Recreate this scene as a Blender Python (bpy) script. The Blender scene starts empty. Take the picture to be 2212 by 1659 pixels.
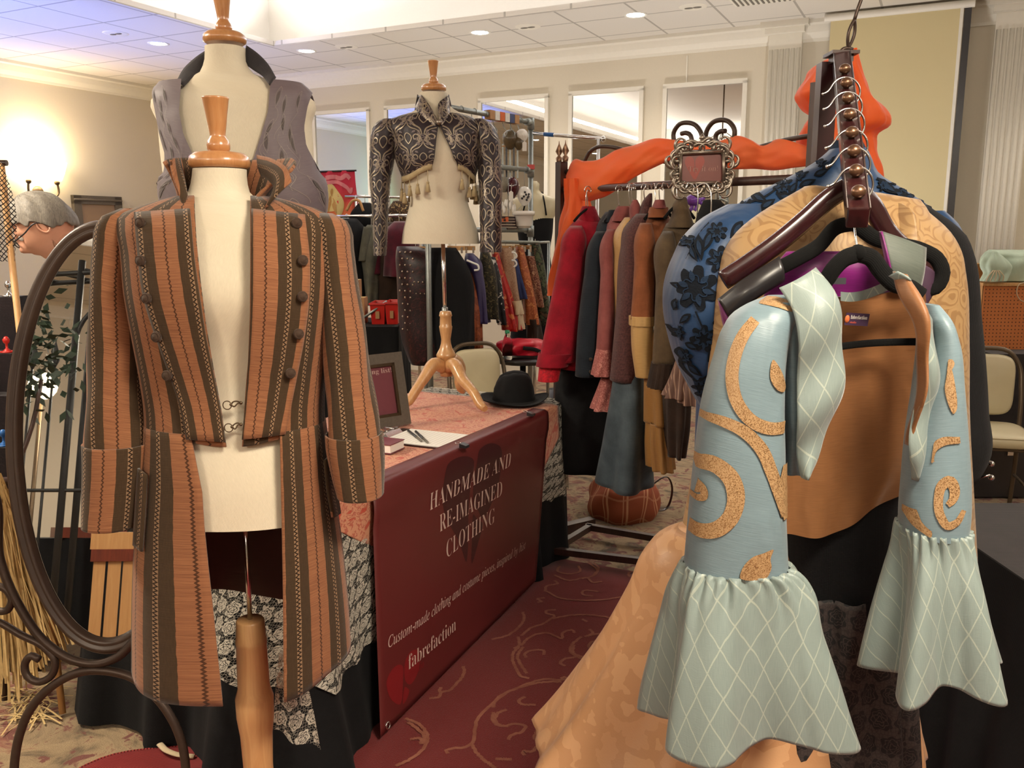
import bpy, bmesh, math, random
import numpy as np
from mathutils import Vector, Matrix

random.seed(7)
RNG = np.random.RandomState(5)
SC = bpy.context.scene
COL = SC.collection
PI = math.pi

# ------------------------------------------------------------------ camera
FPX = 1855.0                      # focal length in pixels of the 2212 px wide frame
CAM_H = 1.55
PITCH = math.radians(10)
cam_d = bpy.data.cameras.new('camera')
cam_d.sensor_width = 36.0
cam_d.lens = FPX / 2212.0 * 36.0
cam_d.clip_start = 0.05
cam_o = bpy.data.objects.new('camera', cam_d)
cam_o.location = (0, 0, CAM_H)
cam_o.rotation_euler = (PI / 2 - PITCH, 0, 0)
COL.objects.link(cam_o)
SC.camera = cam_o

# ------------------------------------------------------------------ world, view, exposure
wd = bpy.data.worlds.new('world')
SC.world = wd
wd.use_nodes = True
wd.node_tree.nodes['Background'].inputs[0].default_value = (1.0, 0.9, 0.78, 1)
wd.node_tree.nodes['Background'].inputs[1].default_value = 0.02
SC.view_settings.view_transform = 'Standard'
SC.view_settings.look = 'None'
SC.view_settings.gamma = 1.0
SC.view_settings.use_curve_mapping = False
SC.view_settings.exposure = 0.0
SC.cycles.use_denoising = True
SC.cycles.use_adaptive_sampling = True
SC.cycles.adaptive_threshold = 0.025
SC.cycles.max_bounces = 7
SC.cycles.diffuse_bounces = 3
SC.cycles.glossy_bounces = 4
SC.cycles.transparent_max_bounces = 10
SC.cycles.caustics_reflective = False
SC.cycles.caustics_refractive = False
SC.cycles.sample_clamp_indirect = 4.0

# ------------------------------------------------------------------ frames of reference
_c, _s = math.cos(PITCH), math.sin(PITCH)
ROOM_A = 0.4625                    # the room is turned this much against the view
E1 = np.array([math.cos(ROOM_A), -math.sin(ROOM_A), 0.0])
E2 = np.array([math.sin(ROOM_A), math.cos(ROOM_A), 0.0])

def ray(px, py):
    return np.array([(px - 1106) / FPX, _c - (py - 829.5) / FPX * _s, -_s - (py - 829.5) / FPX * _c])
def W(px, py, Y):                  # a sight line met at depth Y
    r = ray(px, py); return np.array([0, 0, CAM_H]) + r * (Y / r[1])
def WZ(px, py, z):                 # ... met at height z
    r = ray(px, py); return np.array([0, 0, CAM_H]) + r * ((z - CAM_H) / r[2])
def R(u, v, z=0.0):                # room coordinates to world
    return E1 * u + E2 * v + np.array([0, 0, z])
def toroom(p):
    return float(np.dot(p, E1)), float(np.dot(p, E2)), float(p[2])
def WV(px, py, v):                 # ... met on a room plane v = const
    r = ray(px, py); return np.array([0, 0, CAM_H]) + r * (v / np.dot(r, E2))
def WU(px, py, u):
    r = ray(px, py); return np.array([0, 0, CAM_H]) + r * (u / np.dot(r, E1))
def XatPx(px, Y, z):               # world X of a pixel column at depth Y and height z
    return (px - 1106) / FPX * (Y * _c - (z - CAM_H) * _s)

# ------------------------------------------------------------------ large area lights (cove of the raised ceiling)
CEIL = 3.35
TU0, TU1, TV0, TV1 = -6.05, 3.2, -4.6, 6.9
def area_light(name, loc, direction, sx, sy, power, color):
    d = bpy.data.lights.new(name, 'AREA')
    d.shape = 'RECTANGLE'; d.size = sx; d.size_y = sy
    d.energy = power; d.color = color
    o = bpy.data.objects.new(name, d)
    o.location = tuple(loc)
    o.rotation_euler = Vector(tuple(direction)).to_track_quat('-Z', 'Y').to_euler()
    COL.objects.link(o)
    return o
COVE = (1.0, 0.93, 0.86)
COVEB = (0.95, 0.95, 1.0)
def cove(name, u, v, du, dv, length, power, col):
    q = R(u, v, 3.56); d = E1 * du + E2 * dv + np.array([0, 0, 1.3])
    o = area_light(name, q, d, 0.16, length, power, col)
    ax = (E2 if du else E1)
    z = Vector(tuple(-d)).normalized(); y = Vector(tuple(ax)); x = y.cross(z).normalized(); y = z.cross(x)
    o.rotation_euler = Matrix((x, y, z)).transposed().to_euler()
cove('cove_light', (TU0 + TU1) / 2, TV1 + 0.14, 0, -1, TU1 - TU0, 150, COVEB)
cove('cove_light', (TU0 + TU1) / 2, TV0 - 0.14, 0, 1, TU1 - TU0, 120, COVE)
cove('cove_light', TU0 - 0.14, (TV0 + TV1) / 2, 1, 0, TV1 - TV0, 120, COVE)
cove('cove_light', TU1 + 0.14, (TV0 + TV1) / 2, -1, 0, TV1 - TV0, 120, COVE)

# ------------------------------------------------------------------ objects
ORG = {}
def tag(o, label=None, cat=None, group=None, kind=None):
    if label: o['label'] = label
    if cat: o['category'] = cat
    if group: o['group'] = group
    if kind: o['kind'] = kind
    return o
def thing(name, loc, label, cat, group=None):
    o = bpy.data.objects.new(name, None)
    o.empty_display_size = 0.1
    o.location = tuple(float(x) for x in loc)
    COL.objects.link(o)
    ORG[o] = np.array(loc, float)
    return tag(o, label, cat, group)

class MB:
    """mesh builder: everything added ends up in one mesh object"""
    def __init__(s): s.v = []; s.f = []; s.uv = []; s.m = []; s.sm = []
    def add(s, verts, faces, uvs=None, m=0, smooth=True):
        b = len(s.v)
        s.v.extend([tuple(map(float, p)) for p in verts])
        s.uv.extend([tuple(map(float, p)) for p in uvs] if uvs is not None else [(float(p[0]) + float(p[1]), float(p[2])) for p in verts])
        for f in faces:
            s.f.append([b + i for i in f]); s.m.append(m); s.sm.append(smooth)
        return b
    def grid(s, P, uv=None, m=0, cu=False, smooth=True):
        P = np.asarray(P, float); nv, nu = P.shape[:2]
        if uv is None: uv = metric_uv(P)
        fs = []
        for j in range(nv - 1):
            for i in range(nu if cu else nu - 1):
                k = (i + 1) % nu
                fs.append((j * nu + i, j * nu + k, (j + 1) * nu + k, (j + 1) * nu + i))
        s.add(P.reshape(-1, 3), fs, np.asarray(uv).reshape(-1, 2), m, smooth)
        return s
    def cap(s, ring, m=0):
        ring = np.asarray(ring); n = len(ring); c = ring.mean(0)
        s.add(list(ring) + [c], [(i, (i + 1) % n, n) for i in range(n)], None, m, True)
        return s
    def box(s, c, size, ax=None, m=0):
        c = np.array(c, float); h = np.array(size, float) / 2
        A = np.eye(3) if ax is None else np.array(ax, float)
        vs = [c + A[0] * h[0] * i + A[1] * h[1] * j + A[2] * h[2] * k for i in (-1, 1) for j in (-1, 1) for k in (-1, 1)]
        fs = [(0, 1, 3, 2), (4, 6, 7, 5), (0, 4, 5, 1), (2, 3, 7, 6), (0, 2, 6, 4), (1, 5, 7, 3)]
        # separate verts per face so that uvs are metric
        for f in fs:
            q = [vs[i] for i in f]
            e = np.linalg.norm(q[1] - q[0]); g = np.linalg.norm(q[3] - q[0])
            s.add(q, [(0, 1, 2, 3)], [(0, 0), (e, 0), (e, g), (0, g)], m, False)
        return s
    def solidbox(s, c, size, ax=None, m=0):
        c = np.array(c, float); h = np.array(size, float) / 2
        A = np.eye(3) if ax is None else np.array(ax, float)
        vs = [c + A[0] * h[0] * i + A[1] * h[1] * j + A[2] * h[2] * k for i in (-1, 1) for j in (-1, 1) for k in (-1, 1)]
        s.add(vs, [(0, 1, 3, 2), (4, 6, 7, 5), (0, 4, 5, 1), (2, 3, 7, 6), (0, 2, 6, 4), (1, 5, 7, 3)], None, m, False)
        return s
    def tube(s, pts, r, n=8, m=0, caps=True, closed=False, flat=1.0):
        pts = np.array(pts, float); N = len(pts)
        rr = np.full(N, r, float) if np.isscalar(r) else np.array(r, float)
        T = np.gradient(pts, axis=0) if not closed else (np.roll(pts, -1, 0) - np.roll(pts, 1, 0))
        T /= (np.linalg.norm(T, axis=1)[:, None] + 1e-12)
        ref = np.array([0, 0, 1.0]) if abs(T[0][2]) < 0.9 else np.array([1.0, 0, 0])
        x = np.cross(ref, T[0]); x /= np.linalg.norm(x)
        P = np.zeros((N, n + 1, 3)); uv = np.zeros((N, n + 1, 2)); L = 0
        for i in range(N):
            x = x - T[i] * np.dot(x, T[i]); x /= (np.linalg.norm(x) + 1e-12); y = np.cross(T[i], x)
            if i: L += np.linalg.norm(pts[i] - pts[i - 1])
            for k in range(n + 1):
                a = 2 * PI * k / n
                P[i, k] = pts[i] + rr[i] * (x * math.cos(a) + y * math.sin(a) * flat)
                uv[i, k] = (a * rr[i], L)
        Q = P[:, :n]
        fs = []
        M = N if closed else N - 1
        for i in range(M):
            i2 = (i + 1) % N
            for k in range(n):
                k2 = (k + 1) % n
                fs.append((i * n + k, i * n + k2, i2 * n + k2, i2 * n + k))
        b = s.add(Q.reshape(-1, 3), fs, uv[:, :n].reshape(-1, 2), m)
        if caps and not closed:
            s.f.append([b + k for k in range(n)][::-1]); s.m.append(m); s.sm.append(False)
            s.f.append([b + (N - 1) * n + k for k in range(n)]); s.m.append(m); s.sm.append(False)
        return s
    def bar(s, p0, p1, r, n=10, m=0): return s.tube([p0, p1], r, n, m)
    def lathe(s, c, prof, n=24, m=0, sx=1.0, sy=1.0, ax=None):
        c = np.array(c, float); A = np.eye(3) if ax is None else np.array(ax, float)
        P = np.zeros((len(prof), n, 3)); uv = np.zeros((len(prof), n, 2))
        for j, (r, z) in enumerate(prof):
            for k in range(n):
                a = 2 * PI * k / n
                P[j, k] = c + A[0] * r * sx * math.cos(a) + A[1] * r * sy * math.sin(a) + A[2] * z
                uv[j, k] = (a * max(r, .01), z)
        s.grid(P, uv, m, cu=True)
        for j in (0, -1):
            if prof[j][0] > 1e-4: s.cap(P[j], m)
        return s
    def ball(s, c, r, n=14, m=0, sx=1, sy=1, sz=1, ax=None):
        k = max(6, n // 2)
        return s.lathe(c, [(r * math.sin(PI * i / k) + 1e-5, -r * sz * math.cos(PI * i / k)) for i in range(k + 1)], n, m, sx, sy, ax)
    def prism(s, poly, n, th, m=0):
        poly = np.array(poly, float); n = np.array(n, float); n /= np.linalg.norm(n); N = len(poly)
        a = poly + n * th / 2; b = poly - n * th / 2
        s.add(list(a) + list(b), [tuple(range(N)), tuple(range(2 * N - 1, N - 1, -1))] +
              [(i, N + i, N + (i + 1) % N, (i + 1) % N) for i in range(N)], None, m, False)
        return s
    def build(s, name, mats, parent=None, solid=0, sub=0, bevel=0, weld=True, offset=0):
        me = bpy.data.meshes.new(name)
        org = ORG[parent] if parent is not None else None
        V = np.array(s.v, float)
        if org is None: org = (V.min(0) + V.max(0)) / 2; org[2] = V[:, 2].min()
        me.from_pydata((V - org).tolist(), [], s.f)
        ul = me.uv_layers.new(name='UVMap')
        li = np.zeros(len(me.loops), dtype=np.int32); me.loops.foreach_get('vertex_index', li)
        ul.data.foreach_set('uv', np.array(s.uv, np.float32)[li].ravel())
        me.polygons.foreach_set('material_index', s.m)
        me.polygons.foreach_set('use_smooth', s.sm)
        for m in (mats if isinstance(mats, (list, tuple)) else [mats]): me.materials.append(m)
        me.validate(); me.update()
        o = bpy.data.objects.new(name, me); COL.objects.link(o)
        ORG[o] = np.array(org)
        if parent is not None: o.parent = parent
        else: o.location = tuple(org)
        if bevel:
            b = o.modifiers.new('bevel', 'BEVEL'); b.width = bevel; b.segments = 2; b.limit_method = 'ANGLE'
        if solid:
            q = o.modifiers.new('thickness', 'SOLIDIFY'); q.thickness = solid; q.offset = offset
        if sub:
            q = o.modifiers.new('smooth', 'SUBSURF'); q.levels = sub; q.render_levels = sub
        return o

def metric_uv(P):
    nv, nu = P.shape[:2]
    du = np.zeros((nv, nu)); du[:, 1:] = np.linalg.norm(np.diff(P, axis=1), axis=2); du = np.cumsum(du, 1)
    dv = np.zeros((nv, nu)); dv[1:] = np.linalg.norm(np.diff(P, axis=0), axis=2); dv = np.cumsum(dv, 0)
    return np.stack([du, -dv], 2)

def crom(keys, n):
    """rows of numbers -> n rows, smooth through the keys, spaced by the first column"""
    K = np.array(keys, float)
    if len(K) == 1: return np.repeat(K, n, 0)
    d = np.r_[0, np.cumsum(np.abs(np.diff(K[:, 0])) + 1e-6)]
    t = np.linspace(0, d[-1], n)
    out = np.zeros((n, K.shape[1]))
    m = np.gradient(K, d, axis=0) if len(K) > 2 else np.repeat((K[1] - K[0])[None] / d[1], 2, 0)
    for a in range(n):
        i = min(np.searchsorted(d, t[a], 'right') - 1, len(d) - 2); h = d[i + 1] - d[i]; x = (t[a] - d[i]) / h
        out[a] = ((2 * x**3 - 3 * x**2 + 1) * K[i] + (x**3 - 2 * x**2 + x) * h * m[i] + (-2 * x**3 + 3 * x**2) * K[i + 1] + (x**3 - x**2) * h * m[i + 1])
    return out
def spline(pts, n=24, closed=False):
    P = np.array(pts, float)
    if closed: P = np.vstack([P, P[:1]])
    d = np.r_[0, np.cumsum(np.linalg.norm(np.diff(P, axis=0), axis=1) + 1e-9)]
    if closed:
        m = np.zeros_like(P); Q = np.vstack([P[-2], P, P[1]]); dd = np.r_[-(d[-1] - d[-2]), d, d[-1] + d[1]]
        m = ((Q[2:] - Q[:-2]).T / (dd[2:] - dd[:-2])).T
    else:
        m = np.gradient(P, d, axis=0) if len(P) > 2 else np.repeat(((P[1] - P[0]) / d[1])[None], 2, 0)
    t = np.linspace(0, d[-1], n + (1 if closed else 0)); out = []
    for a in t:
        i = min(np.searchsorted(d, a, 'right') - 1, len(d) - 2); h = d[i + 1] - d[i]; x = (a - d[i]) / h
        out.append((2 * x**3 - 3 * x**2 + 1) * P[i] + (x**3 - 2 * x**2 + x) * h * m[i] + (-2 * x**3 + 3 * x**2) * P[i + 1] + (x**3 - x**2) * h * m[i + 1])
    out = np.array(out)
    return out[:-1] if closed else out

# ------------------------------------------------------------------ garments: rings round an upright axis
def ring_pt(cx, a, Y, b, phi, z, sq=1.0):
    sn, cs = math.sin(phi), math.cos(phi)
    if sq != 1.0:
        sn = math.copysign(abs(sn) ** sq, sn); cs = math.copysign(abs(cs) ** sq, cs)
    return np.array([cx - a * sn, Y + b * cs, z])
class Rings:
    """a body from rows (py, xl, xr, Y, b): outline in the photo, depth and half thickness of its own"""
    def __init__(s, rows, n=40, sq=1.0, tilt=0.0):
        rr = crom(rows, n); s.n = n; s.sq = sq
        s.py = rr[:, 0]
        s.Y, s.b = rr[:, 3], rr[:, 4]
        s.z = np.array([W(1106, p, max(y - 0.9 * b, .3))[2] for p, y, b in zip(rr[:, 0], s.Y, s.b)])
        xl = np.array([XatPx(x, y, z) for x, y, z in zip(rr[:, 1], s.Y, s.z)])
        xr = np.array([XatPx(x, y, z) for x, y, z in zip(rr[:, 2], s.Y, s.z)])
        s.cx = (xl + xr) / 2; s.a = np.maximum((xr - xl) / 2, 1e-4)
    def phi_at(s, j, px):          # angle (front half) seen at pixel column px
        Y = s.Y[j] - s.b[j]
        for _ in range(4):
            x = XatPx(px, Y, s.z[j]); q = np.clip((s.cx[j] - x) / s.a[j], -1, 1)
            if s.sq != 1.0: q = math.copysign(abs(q) ** (1 / s.sq), q)
            Y = s.Y[j] - s.b[j] * math.sqrt(max(0, 1 - q * q))
        return PI - math.asin(q)
    def surf(s, nu=64, f0=None, f1=None, fold=None, zoff=None, grow=0.0):
        """f0, f1: angles per row (None = all the way round).  returns P"""
        P = np.zeros((s.n, nu, 3))
        for j in range(s.n):
            a0 = 0 if f0 is None else f0[j]; a1 = -2 * PI if f1 is None else f1[j]
            t = j / (s.n - 1)
            for i in range(nu):
                ph = a0 + (a1 - a0) * (i / (nu - 1) if f0 is not None else i / nu)
                g = grow + (fold(i / (nu - 1), t, ph) if fold else 0)
                p = ring_pt(s.cx[j], s.a[j] + g, s.Y[j], s.b[j] + g, ph, s.z[j], s.sq)
                if zoff: p[2] += zoff(i / (nu - 1), t, ph)
                P[j, i] = p
        return P
    def front(s, px, py, off=0.0):
        j = int(np.clip(np.argmin(np.abs(s.py - py)), 0, s.n - 1))
        jj = np.interp(py, s.py, np.arange(s.n)) if s.py[0] < s.py[-1] else j
        j0 = int(min(jj, s.n - 2)); w = jj - j0
        q = []
        for k in (j0, j0 + 1):
            ph = s.phi_at(k, px)
            q.append(ring_pt(s.cx[k], s.a[k] + off, s.Y[k], s.b[k] + off, ph, s.z[k], s.sq))
        return q[0] * (1 - w) + q[1] * w
def tubes(rows, n=24, nu=28, sq=0.85, fold=None, zoff=None):
    return Rings(rows, n, sq).surf(nu, fold=fold, zoff=zoff)
def close_ring(P):
    return np.concatenate([P, P[:, :1]], 1)
def patch(rings, left, right, nv=24, nu=12, off=0.006, sag=0.0):
    """cloth patch lying on the front of a Rings body between two pixel edges [(px,py)..]"""
    Lc = spline(np.array(left, float), nv); Rc = spline(np.array(right, float), nv)
    P = np.zeros((nv, nu, 3))
    for j in range(nv):
        for i in range(nu):
            t = i / (nu - 1); q = Lc[j] * (1 - t) + Rc[j] * t
            P[j, i] = rings.front(q[0], q[1], off + sag * math.sin(PI * t))
    return P
def sheet(left, right, nv=24, nu=12, bulge=0.0, fold=None):
    """free cloth between two edges given as [(px,py,Y)..]; bulge towards the viewer"""
    Lc = spline(np.array([W(*q) for q in left]), nv); Rc = spline(np.array([W(*q) for q in right]), nv)
    P = np.zeros((nv, nu, 3))
    for j in range(nv):
        for i in range(nu):
            t = i / (nu - 1); p = Lc[j] * (1 - t) + Rc[j] * t
            p[1] -= bulge * math.sin(PI * t)
            if fold: p = p + np.array(fold(t, j / (nv - 1)))
            P[j, i] = p
    return P

class Surf:
    def __init__(s, P):
        s.P = np.asarray(P, float); s.nv, s.nu = s.P.shape[:2]
        s.Lu = np.linalg.norm(np.diff(s.P, axis=1), axis=2).sum(1).mean()
        s.Lv = np.linalg.norm(np.diff(s.P, axis=0), axis=2).sum(0).mean()
    def at(s, x, y):
        i = np.clip(x * (s.nu - 1), 0, s.nu - 1.001); j = np.clip(y * (s.nv - 1), 0, s.nv - 1.001)
        i0, j0 = int(i), int(j); a, b = i - i0, j - j0; P = s.P
        p = (P[j0, i0] * (1 - a) + P[j0, i0 + 1] * a) * (1 - b) + (P[j0 + 1, i0] * (1 - a) + P[j0 + 1, i0 + 1] * a) * b
        du = P[j0, i0 + 1] - P[j0, i0]; dv = P[j0 + 1, i0] - P[j0, i0]
        n = np.cross(du, dv); n /= (np.linalg.norm(n) + 1e-12)
        return p, n
    def pt(s, x, y, off):          # x, y in metres from the top left corner
        if x < 0 or y < 0 or x > s.Lu or y > s.Lv: return None
        p, n = s.at(x / s.Lu, y / s.Lv)
        return p + n * off
    def ribbon(s, mb, pts, w, off, m):
        pts = np.array(pts, float); N = len(pts)
        T = np.gradient(pts, axis=0); T /= (np.linalg.norm(T, axis=1)[:, None] + 1e-9)
        Nn = np.stack([-T[:, 1], T[:, 0]], 1)
        ww = np.full(N, w, float) if np.isscalar(w) else np.array(w)
        prev = None; vs = []; fs = []
        for i in range(N):
            q = [s.pt(*(pts[i] + Nn[i] * ww[i] * k), off) for k in (-.5, 0, .5)]
            if any(x is None for x in q): prev = None; continue
            vs += q; c = len(vs) - 3
            if prev is not None:
                fs += [(prev, prev + 1, c + 1, c), (prev + 1, prev + 2, c + 2, c + 1)]
            prev = c
        if fs: mb.add(vs, fs, None, m)
    def blob(s, mb, c, poly, off, m, rings=3):
        """filled star-shaped outline around c"""
        c = np.array(c, float); poly = np.array(poly, float); n = len(poly)
        vs = []; ok = []
        for k in range(1, rings + 1):
            for q in poly:
                p = s.pt(*(c + (q - c) * k / rings), off); ok.append(p is not None); vs.append(p if p is not None else np.zeros(3))
        p = s.pt(*c, off); ok.append(p is not None); vs.append(p if p is not None else np.zeros(3)); fs = []
        for i in range(n):
            j = (i + 1) % n
            fs.append((rings * n, i, j))
            for k in range(rings - 1): fs.append((k * n + i, (k + 1) * n + i, (k + 1) * n + j, k * n + j))
        fs = [f for f in fs if all(ok[i] for i in f)]
        used = sorted({i for f in fs for i in f})
        if not fs: return
        mp = {u: k for k, u in enumerate(used)}
        mb.add([vs[u] for u in used], [tuple(mp[i] for i in f) for f in fs], None, m)

def spiral(c, r0, r1, a0, a1, n=30):
    t = np.linspace(0, 1, n); r = r0 + (r1 - r0) * t; a = a0 + (a1 - a0) * t
    return np.stack([c[0] + r * np.cos(a), c[1] + r * np.sin(a)], 1)
def leaf(c, L, w, ang, n=14):
    t = np.linspace(0, 1, n); x = t * L; y = w * np.sin(PI * t ** 0.8)
    up = np.stack([x, y], 1); dn = np.stack([x, -y], 1)[::-1][1:-1]
    q = np.vstack([up, dn]); q[:, 0] -= L / 2
    ca, sa = math.cos(ang), math.sin(ang)
    return np.stack([c[0] + q[:, 0] * ca - q[:, 1] * sa, c[1] + q[:, 0] * sa + q[:, 1] * ca], 1)
def flower(c, r, k=6, depth=.35, ph=0.0, n=48):
    a = np.linspace(0, 2 * PI, n, endpoint=False)
    rr = r * (1 - depth * (0.5 - 0.5 * np.cos(k * a)) ** 2)
    return np.stack([c[0] + rr * np.cos(a + ph), c[1] + rr * np.sin(a + ph)], 1)
# ------------------------------------------------------------------ procedural materials
class NT:
    def __init__(s, name):
        s.mat = bpy.data.materials.new(name); s.mat.use_nodes = True
        s.t = s.mat.node_tree; s.n = s.t.nodes; s.l = s.t.links
        s.b = s.n['Principled BSDF']
    def new(s, typ, **kw):
        o = s.n.new(typ)
        for k, v in kw.items(): setattr(o, k, v)
        return o
    def put(s, sock, v):
        if isinstance(v, bpy.types.NodeSocket): s.l.new(v, sock)
        elif isinstance(v, (tuple, list)) and len(v) == 3 and sock.type == 'RGBA': sock.default_value = (*v, 1)
        else: sock.default_value = v
    def m(s, op, a, b=0.0, c=0.0):
        o = s.new('ShaderNodeMath', operation=op)
        for i, v in enumerate((a, b, c)): s.put(o.inputs[i], v)
        return o.outputs[0]
    def mix(s, f, a, b):
        o = s.new('ShaderNodeMix', data_type='RGBA')
        s.put(o.inputs[0], f); s.put(o.inputs[6], a); s.put(o.inputs[7], b)
        return o.outputs[2]
    def uv(s):
        o = s.new('ShaderNodeUVMap'); o.uv_map = 'UVMap'; return o.outputs[0]
    def xyz(s, v):
        o = s.new('ShaderNodeSeparateXYZ'); s.l.new(v, o.inputs[0]); return o.outputs
    def vec(s, x, y, z=0.0):
        o = s.new('ShaderNodeCombineXYZ')
        for i, v in enumerate((x, y, z)): s.put(o.inputs[i], v)
        return o.outputs[0]
    def scale(s, v, sx, sy=None, sz=None):
        o = s.new('ShaderNodeMapping'); s.l.new(v, o.inputs[0])
        o.inputs['Scale'].default_value = (sx, sx if sy is None else sy, sx if sz is None else sz); return o.outputs[0]
    def obj(s): return s.new('ShaderNodeTexCoord').outputs['Object']
    def noise(s, v, sc, det=3.0, rough=0.5, dist=0.0):
        o = s.new('ShaderNodeTexNoise'); s.l.new(v, o.inputs['Vector'])
        o.inputs['Scale'].default_value = sc; o.inputs['Detail'].default_value = det
        o.inputs['Roughness'].default_value = rough; o.inputs['Distortion'].default_value = dist
        return o.outputs[0], o.outputs[1]
    def vor(s, v, sc, feat='F1', rnd=1.0):
        o = s.new('ShaderNodeTexVoronoi', feature=feat); s.l.new(v, o.inputs['Vector'])
        o.inputs['Scale'].default_value = sc
        o.inputs['Randomness'].default_value = rnd
        return o.outputs
    def ramp(s, f, stops, interp='LINEAR'):
        o = s.new('ShaderNodeValToRGB'); r = o.color_ramp; r.interpolation = interp
        while len(r.elements) < len(stops): r.elements.new(0.5)
        for e, (p, c) in zip(r.elements, stops): e.position = p; e.color = (*c, 1) if len(c) == 3 else c
        s.l.new(f, o.inputs[0]); return o.outputs[0]
    def bump(s, h, st=0.3, dist=0.001):
        o = s.new('ShaderNodeBump'); s.put(o.inputs['Height'], h)
        o.inputs['Strength'].default_value = st; o.inputs['Distance'].default_value = dist
        s.l.new(o.outputs[0], s.b.inputs['Normal'])
    def fin(s, col=None, rough=0.7, metal=0.0, sheen=0.0, spec=None, alpha=None, coat=0.0):
        if col is not None: s.put(s.b.inputs['Base Color'], col)
        s.put(s.b.inputs['Roughness'], rough); s.put(s.b.inputs['Metallic'], metal)
        if sheen: s.b.inputs['Sheen Weight'].default_value = sheen; s.b.inputs['Sheen Roughness'].default_value = 0.4
        if spec is not None: s.b.inputs['Specular IOR Level'].default_value = spec
        if coat: s.b.inputs['Coat Weight'].default_value = coat; s.b.inputs['Coat Roughness'].default_value = 0.15
        if alpha is not None: s.put(s.b.inputs['Alpha'], alpha)
        return s.mat

def S(r, g, b):                    # sRGB 0-255 to linear
    return tuple(((x / 255) / 12.92 if x / 255 < 0.04045 else ((x / 255 + 0.055) / 1.055) ** 2.4) for x in (r, g, b))
_cache = {}
def plain(name, col, rough=0.6, metal=0.0, var=0.12, sc=30, coat=0.0, spec=None):
    if name in _cache: return _cache[name]
    t = NT(name); f, _ = t.noise(t.obj(), sc)
    c = t.mix(t.m('MULTIPLY', f, 1.0), tuple(x * (1 - var) for x in col), tuple(min(1, x * (1 + var)) for x in col))
    _cache[name] = t.fin(c, rough, metal, coat=coat, spec=spec); return _cache[name]
def cloth(name, col, col2=None, rough=0.85, weave=900, var=0.25, sheen=0.15, sc=9, bump=0.35):
    """woven cloth with slubs and slight unevenness"""
    if name in _cache: return _cache[name]
    t = NT(name); uv = t.uv(); x = t.xyz(uv)
    f, _ = t.noise(t.scale(uv, 1, 1, 1), sc, 4, .6)
    g, _ = t.noise(t.scale(uv, weave * .35, weave * .05), 1.0, 2)
    col2 = col2 or tuple(c * (1 - var) for c in col)
    c = t.mix(t.ramp(f, [(.35, (0, 0, 0)), (.65, (1, 1, 1))]), col, col2)
    c = t.mix(t.m('MULTIPLY', g, 0.35), c, tuple(v * 0.55 for v in col2))
    h = t.m('ADD', t.m('SINE', t.m('MULTIPLY', x[0], weave * 2)), t.m('SINE', t.m('MULTIPLY', x[1], weave * 2)))
    t.bump(h, bump, 0.0004)
    _cache[name] = t.fin(c, rough, sheen=sheen, spec=.25); return _cache[name]
def satin(name, col, col2, rough=0.38, sc=14):
    if name in _cache: return _cache[name]
    t = NT(name); uv = t.uv()
    f, _ = t.noise(t.scale(uv, 30, 500), 1.0, 2)
    g, _ = t.noise(uv, sc, 3)
    c = t.mix(f, col, col2)
    w, _ = t.noise(t.scale(t.obj(), 9, 9, 4), 1.0, 2, .5, .6)
    t.bump(t.m('ADD', t.m('MULTIPLY', f, .03), t.m('MULTIPLY', w, 1.6)), 0.35, 0.022)
    _cache[name] = t.fin(c, rough, sheen=0.2, spec=.45); return _cache[name]
def wood(name, c1, c2, rough=0.35, sc=1.0, coat=0.3):
    if name in _cache: return _cache[name]
    t = NT(name); p = t.scale(t.obj(), 22 * sc, 22 * sc, 2.2 * sc)
    f, _ = t.noise(p, 2.0, 5, .6, 1.4); g, _ = t.noise(t.scale(t.obj(), 160 * sc, 160 * sc, 5 * sc), 1.0, 2)
    c = t.mix(t.ramp(f, [(.3, (0, 0, 0)), (.7, (1, 1, 1))]), c1, c2)
    c = t.mix(t.m('MULTIPLY', g, .25), c, tuple(v * .5 for v in c2))
    t.bump(g, .08, .0006)
    _cache[name] = t.fin(c, rough, coat=coat); return _cache[name]
def emit(name, col, st):
    t = NT(name); t.fin(col, 0.5)
    t.b.inputs['Emission Color'].default_value = (*col, 1); t.b.inputs['Emission Strength'].default_value = st
    return t.mat
def blotch(name, cols, sc=30, rough=0.8, dist=0.6, rnd=1.0):
    """printed or brocaded cloth: patches of several colours"""
    if name in _cache: return _cache[name]
    t = NT(name); uv = t.uv()
    f, _ = t.noise(uv, sc, 2.5, .55, dist)
    k = len(cols)
    c = t.ramp(f, [(0.30 + 0.40 * i / k, q) for i, q in enumerate(cols)], 'CONSTANT')
    g, _ = t.noise(t.scale(uv, 250, 250), 1, 2); t.bump(t.m('ADD', f, g), .3, .0008)
    _cache[name] = t.fin(c, rough, sheen=.1, spec=.3); return _cache[name]

M = {}
M['torso'] = cloth('torso_jersey', S(232, 222, 200), S(226, 214, 190), .9, 1400, .05, .05, 3, .25)
M['maple'] = wood('varnished_maple', S(205, 150, 98), S(180, 120, 72), .28, 1.0, .5)
M['beech'] = wood('pale_beech', S(218, 172, 120), S(196, 145, 95), .32, 1.0, .4)
M['cherry'] = wood('dark_cherry', S(58, 26, 28), S(40, 18, 20), .25, 1.0, .5)
M['walnut'] = wood('dark_walnut', S(72, 48, 40), S(50, 32, 28), .42, 1.0, .2)
M['pine'] = wood('raw_pine', S(206, 160, 104), S(186, 136, 84), .6, .8, 0)
M['chrome'] = plain('chrome', (.75, .75, .74), .18, 1, .03)
M['steel'] = plain('galvanised_steel', S(150, 155, 152), .45, .8, .15, 60)
M['iron'] = plain('brown_iron', S(70, 56, 48), .45, .55, .2, 80)
M['bronze'] = plain('bronze', S(120, 90, 70), .32, .8, .2, 50)
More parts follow.
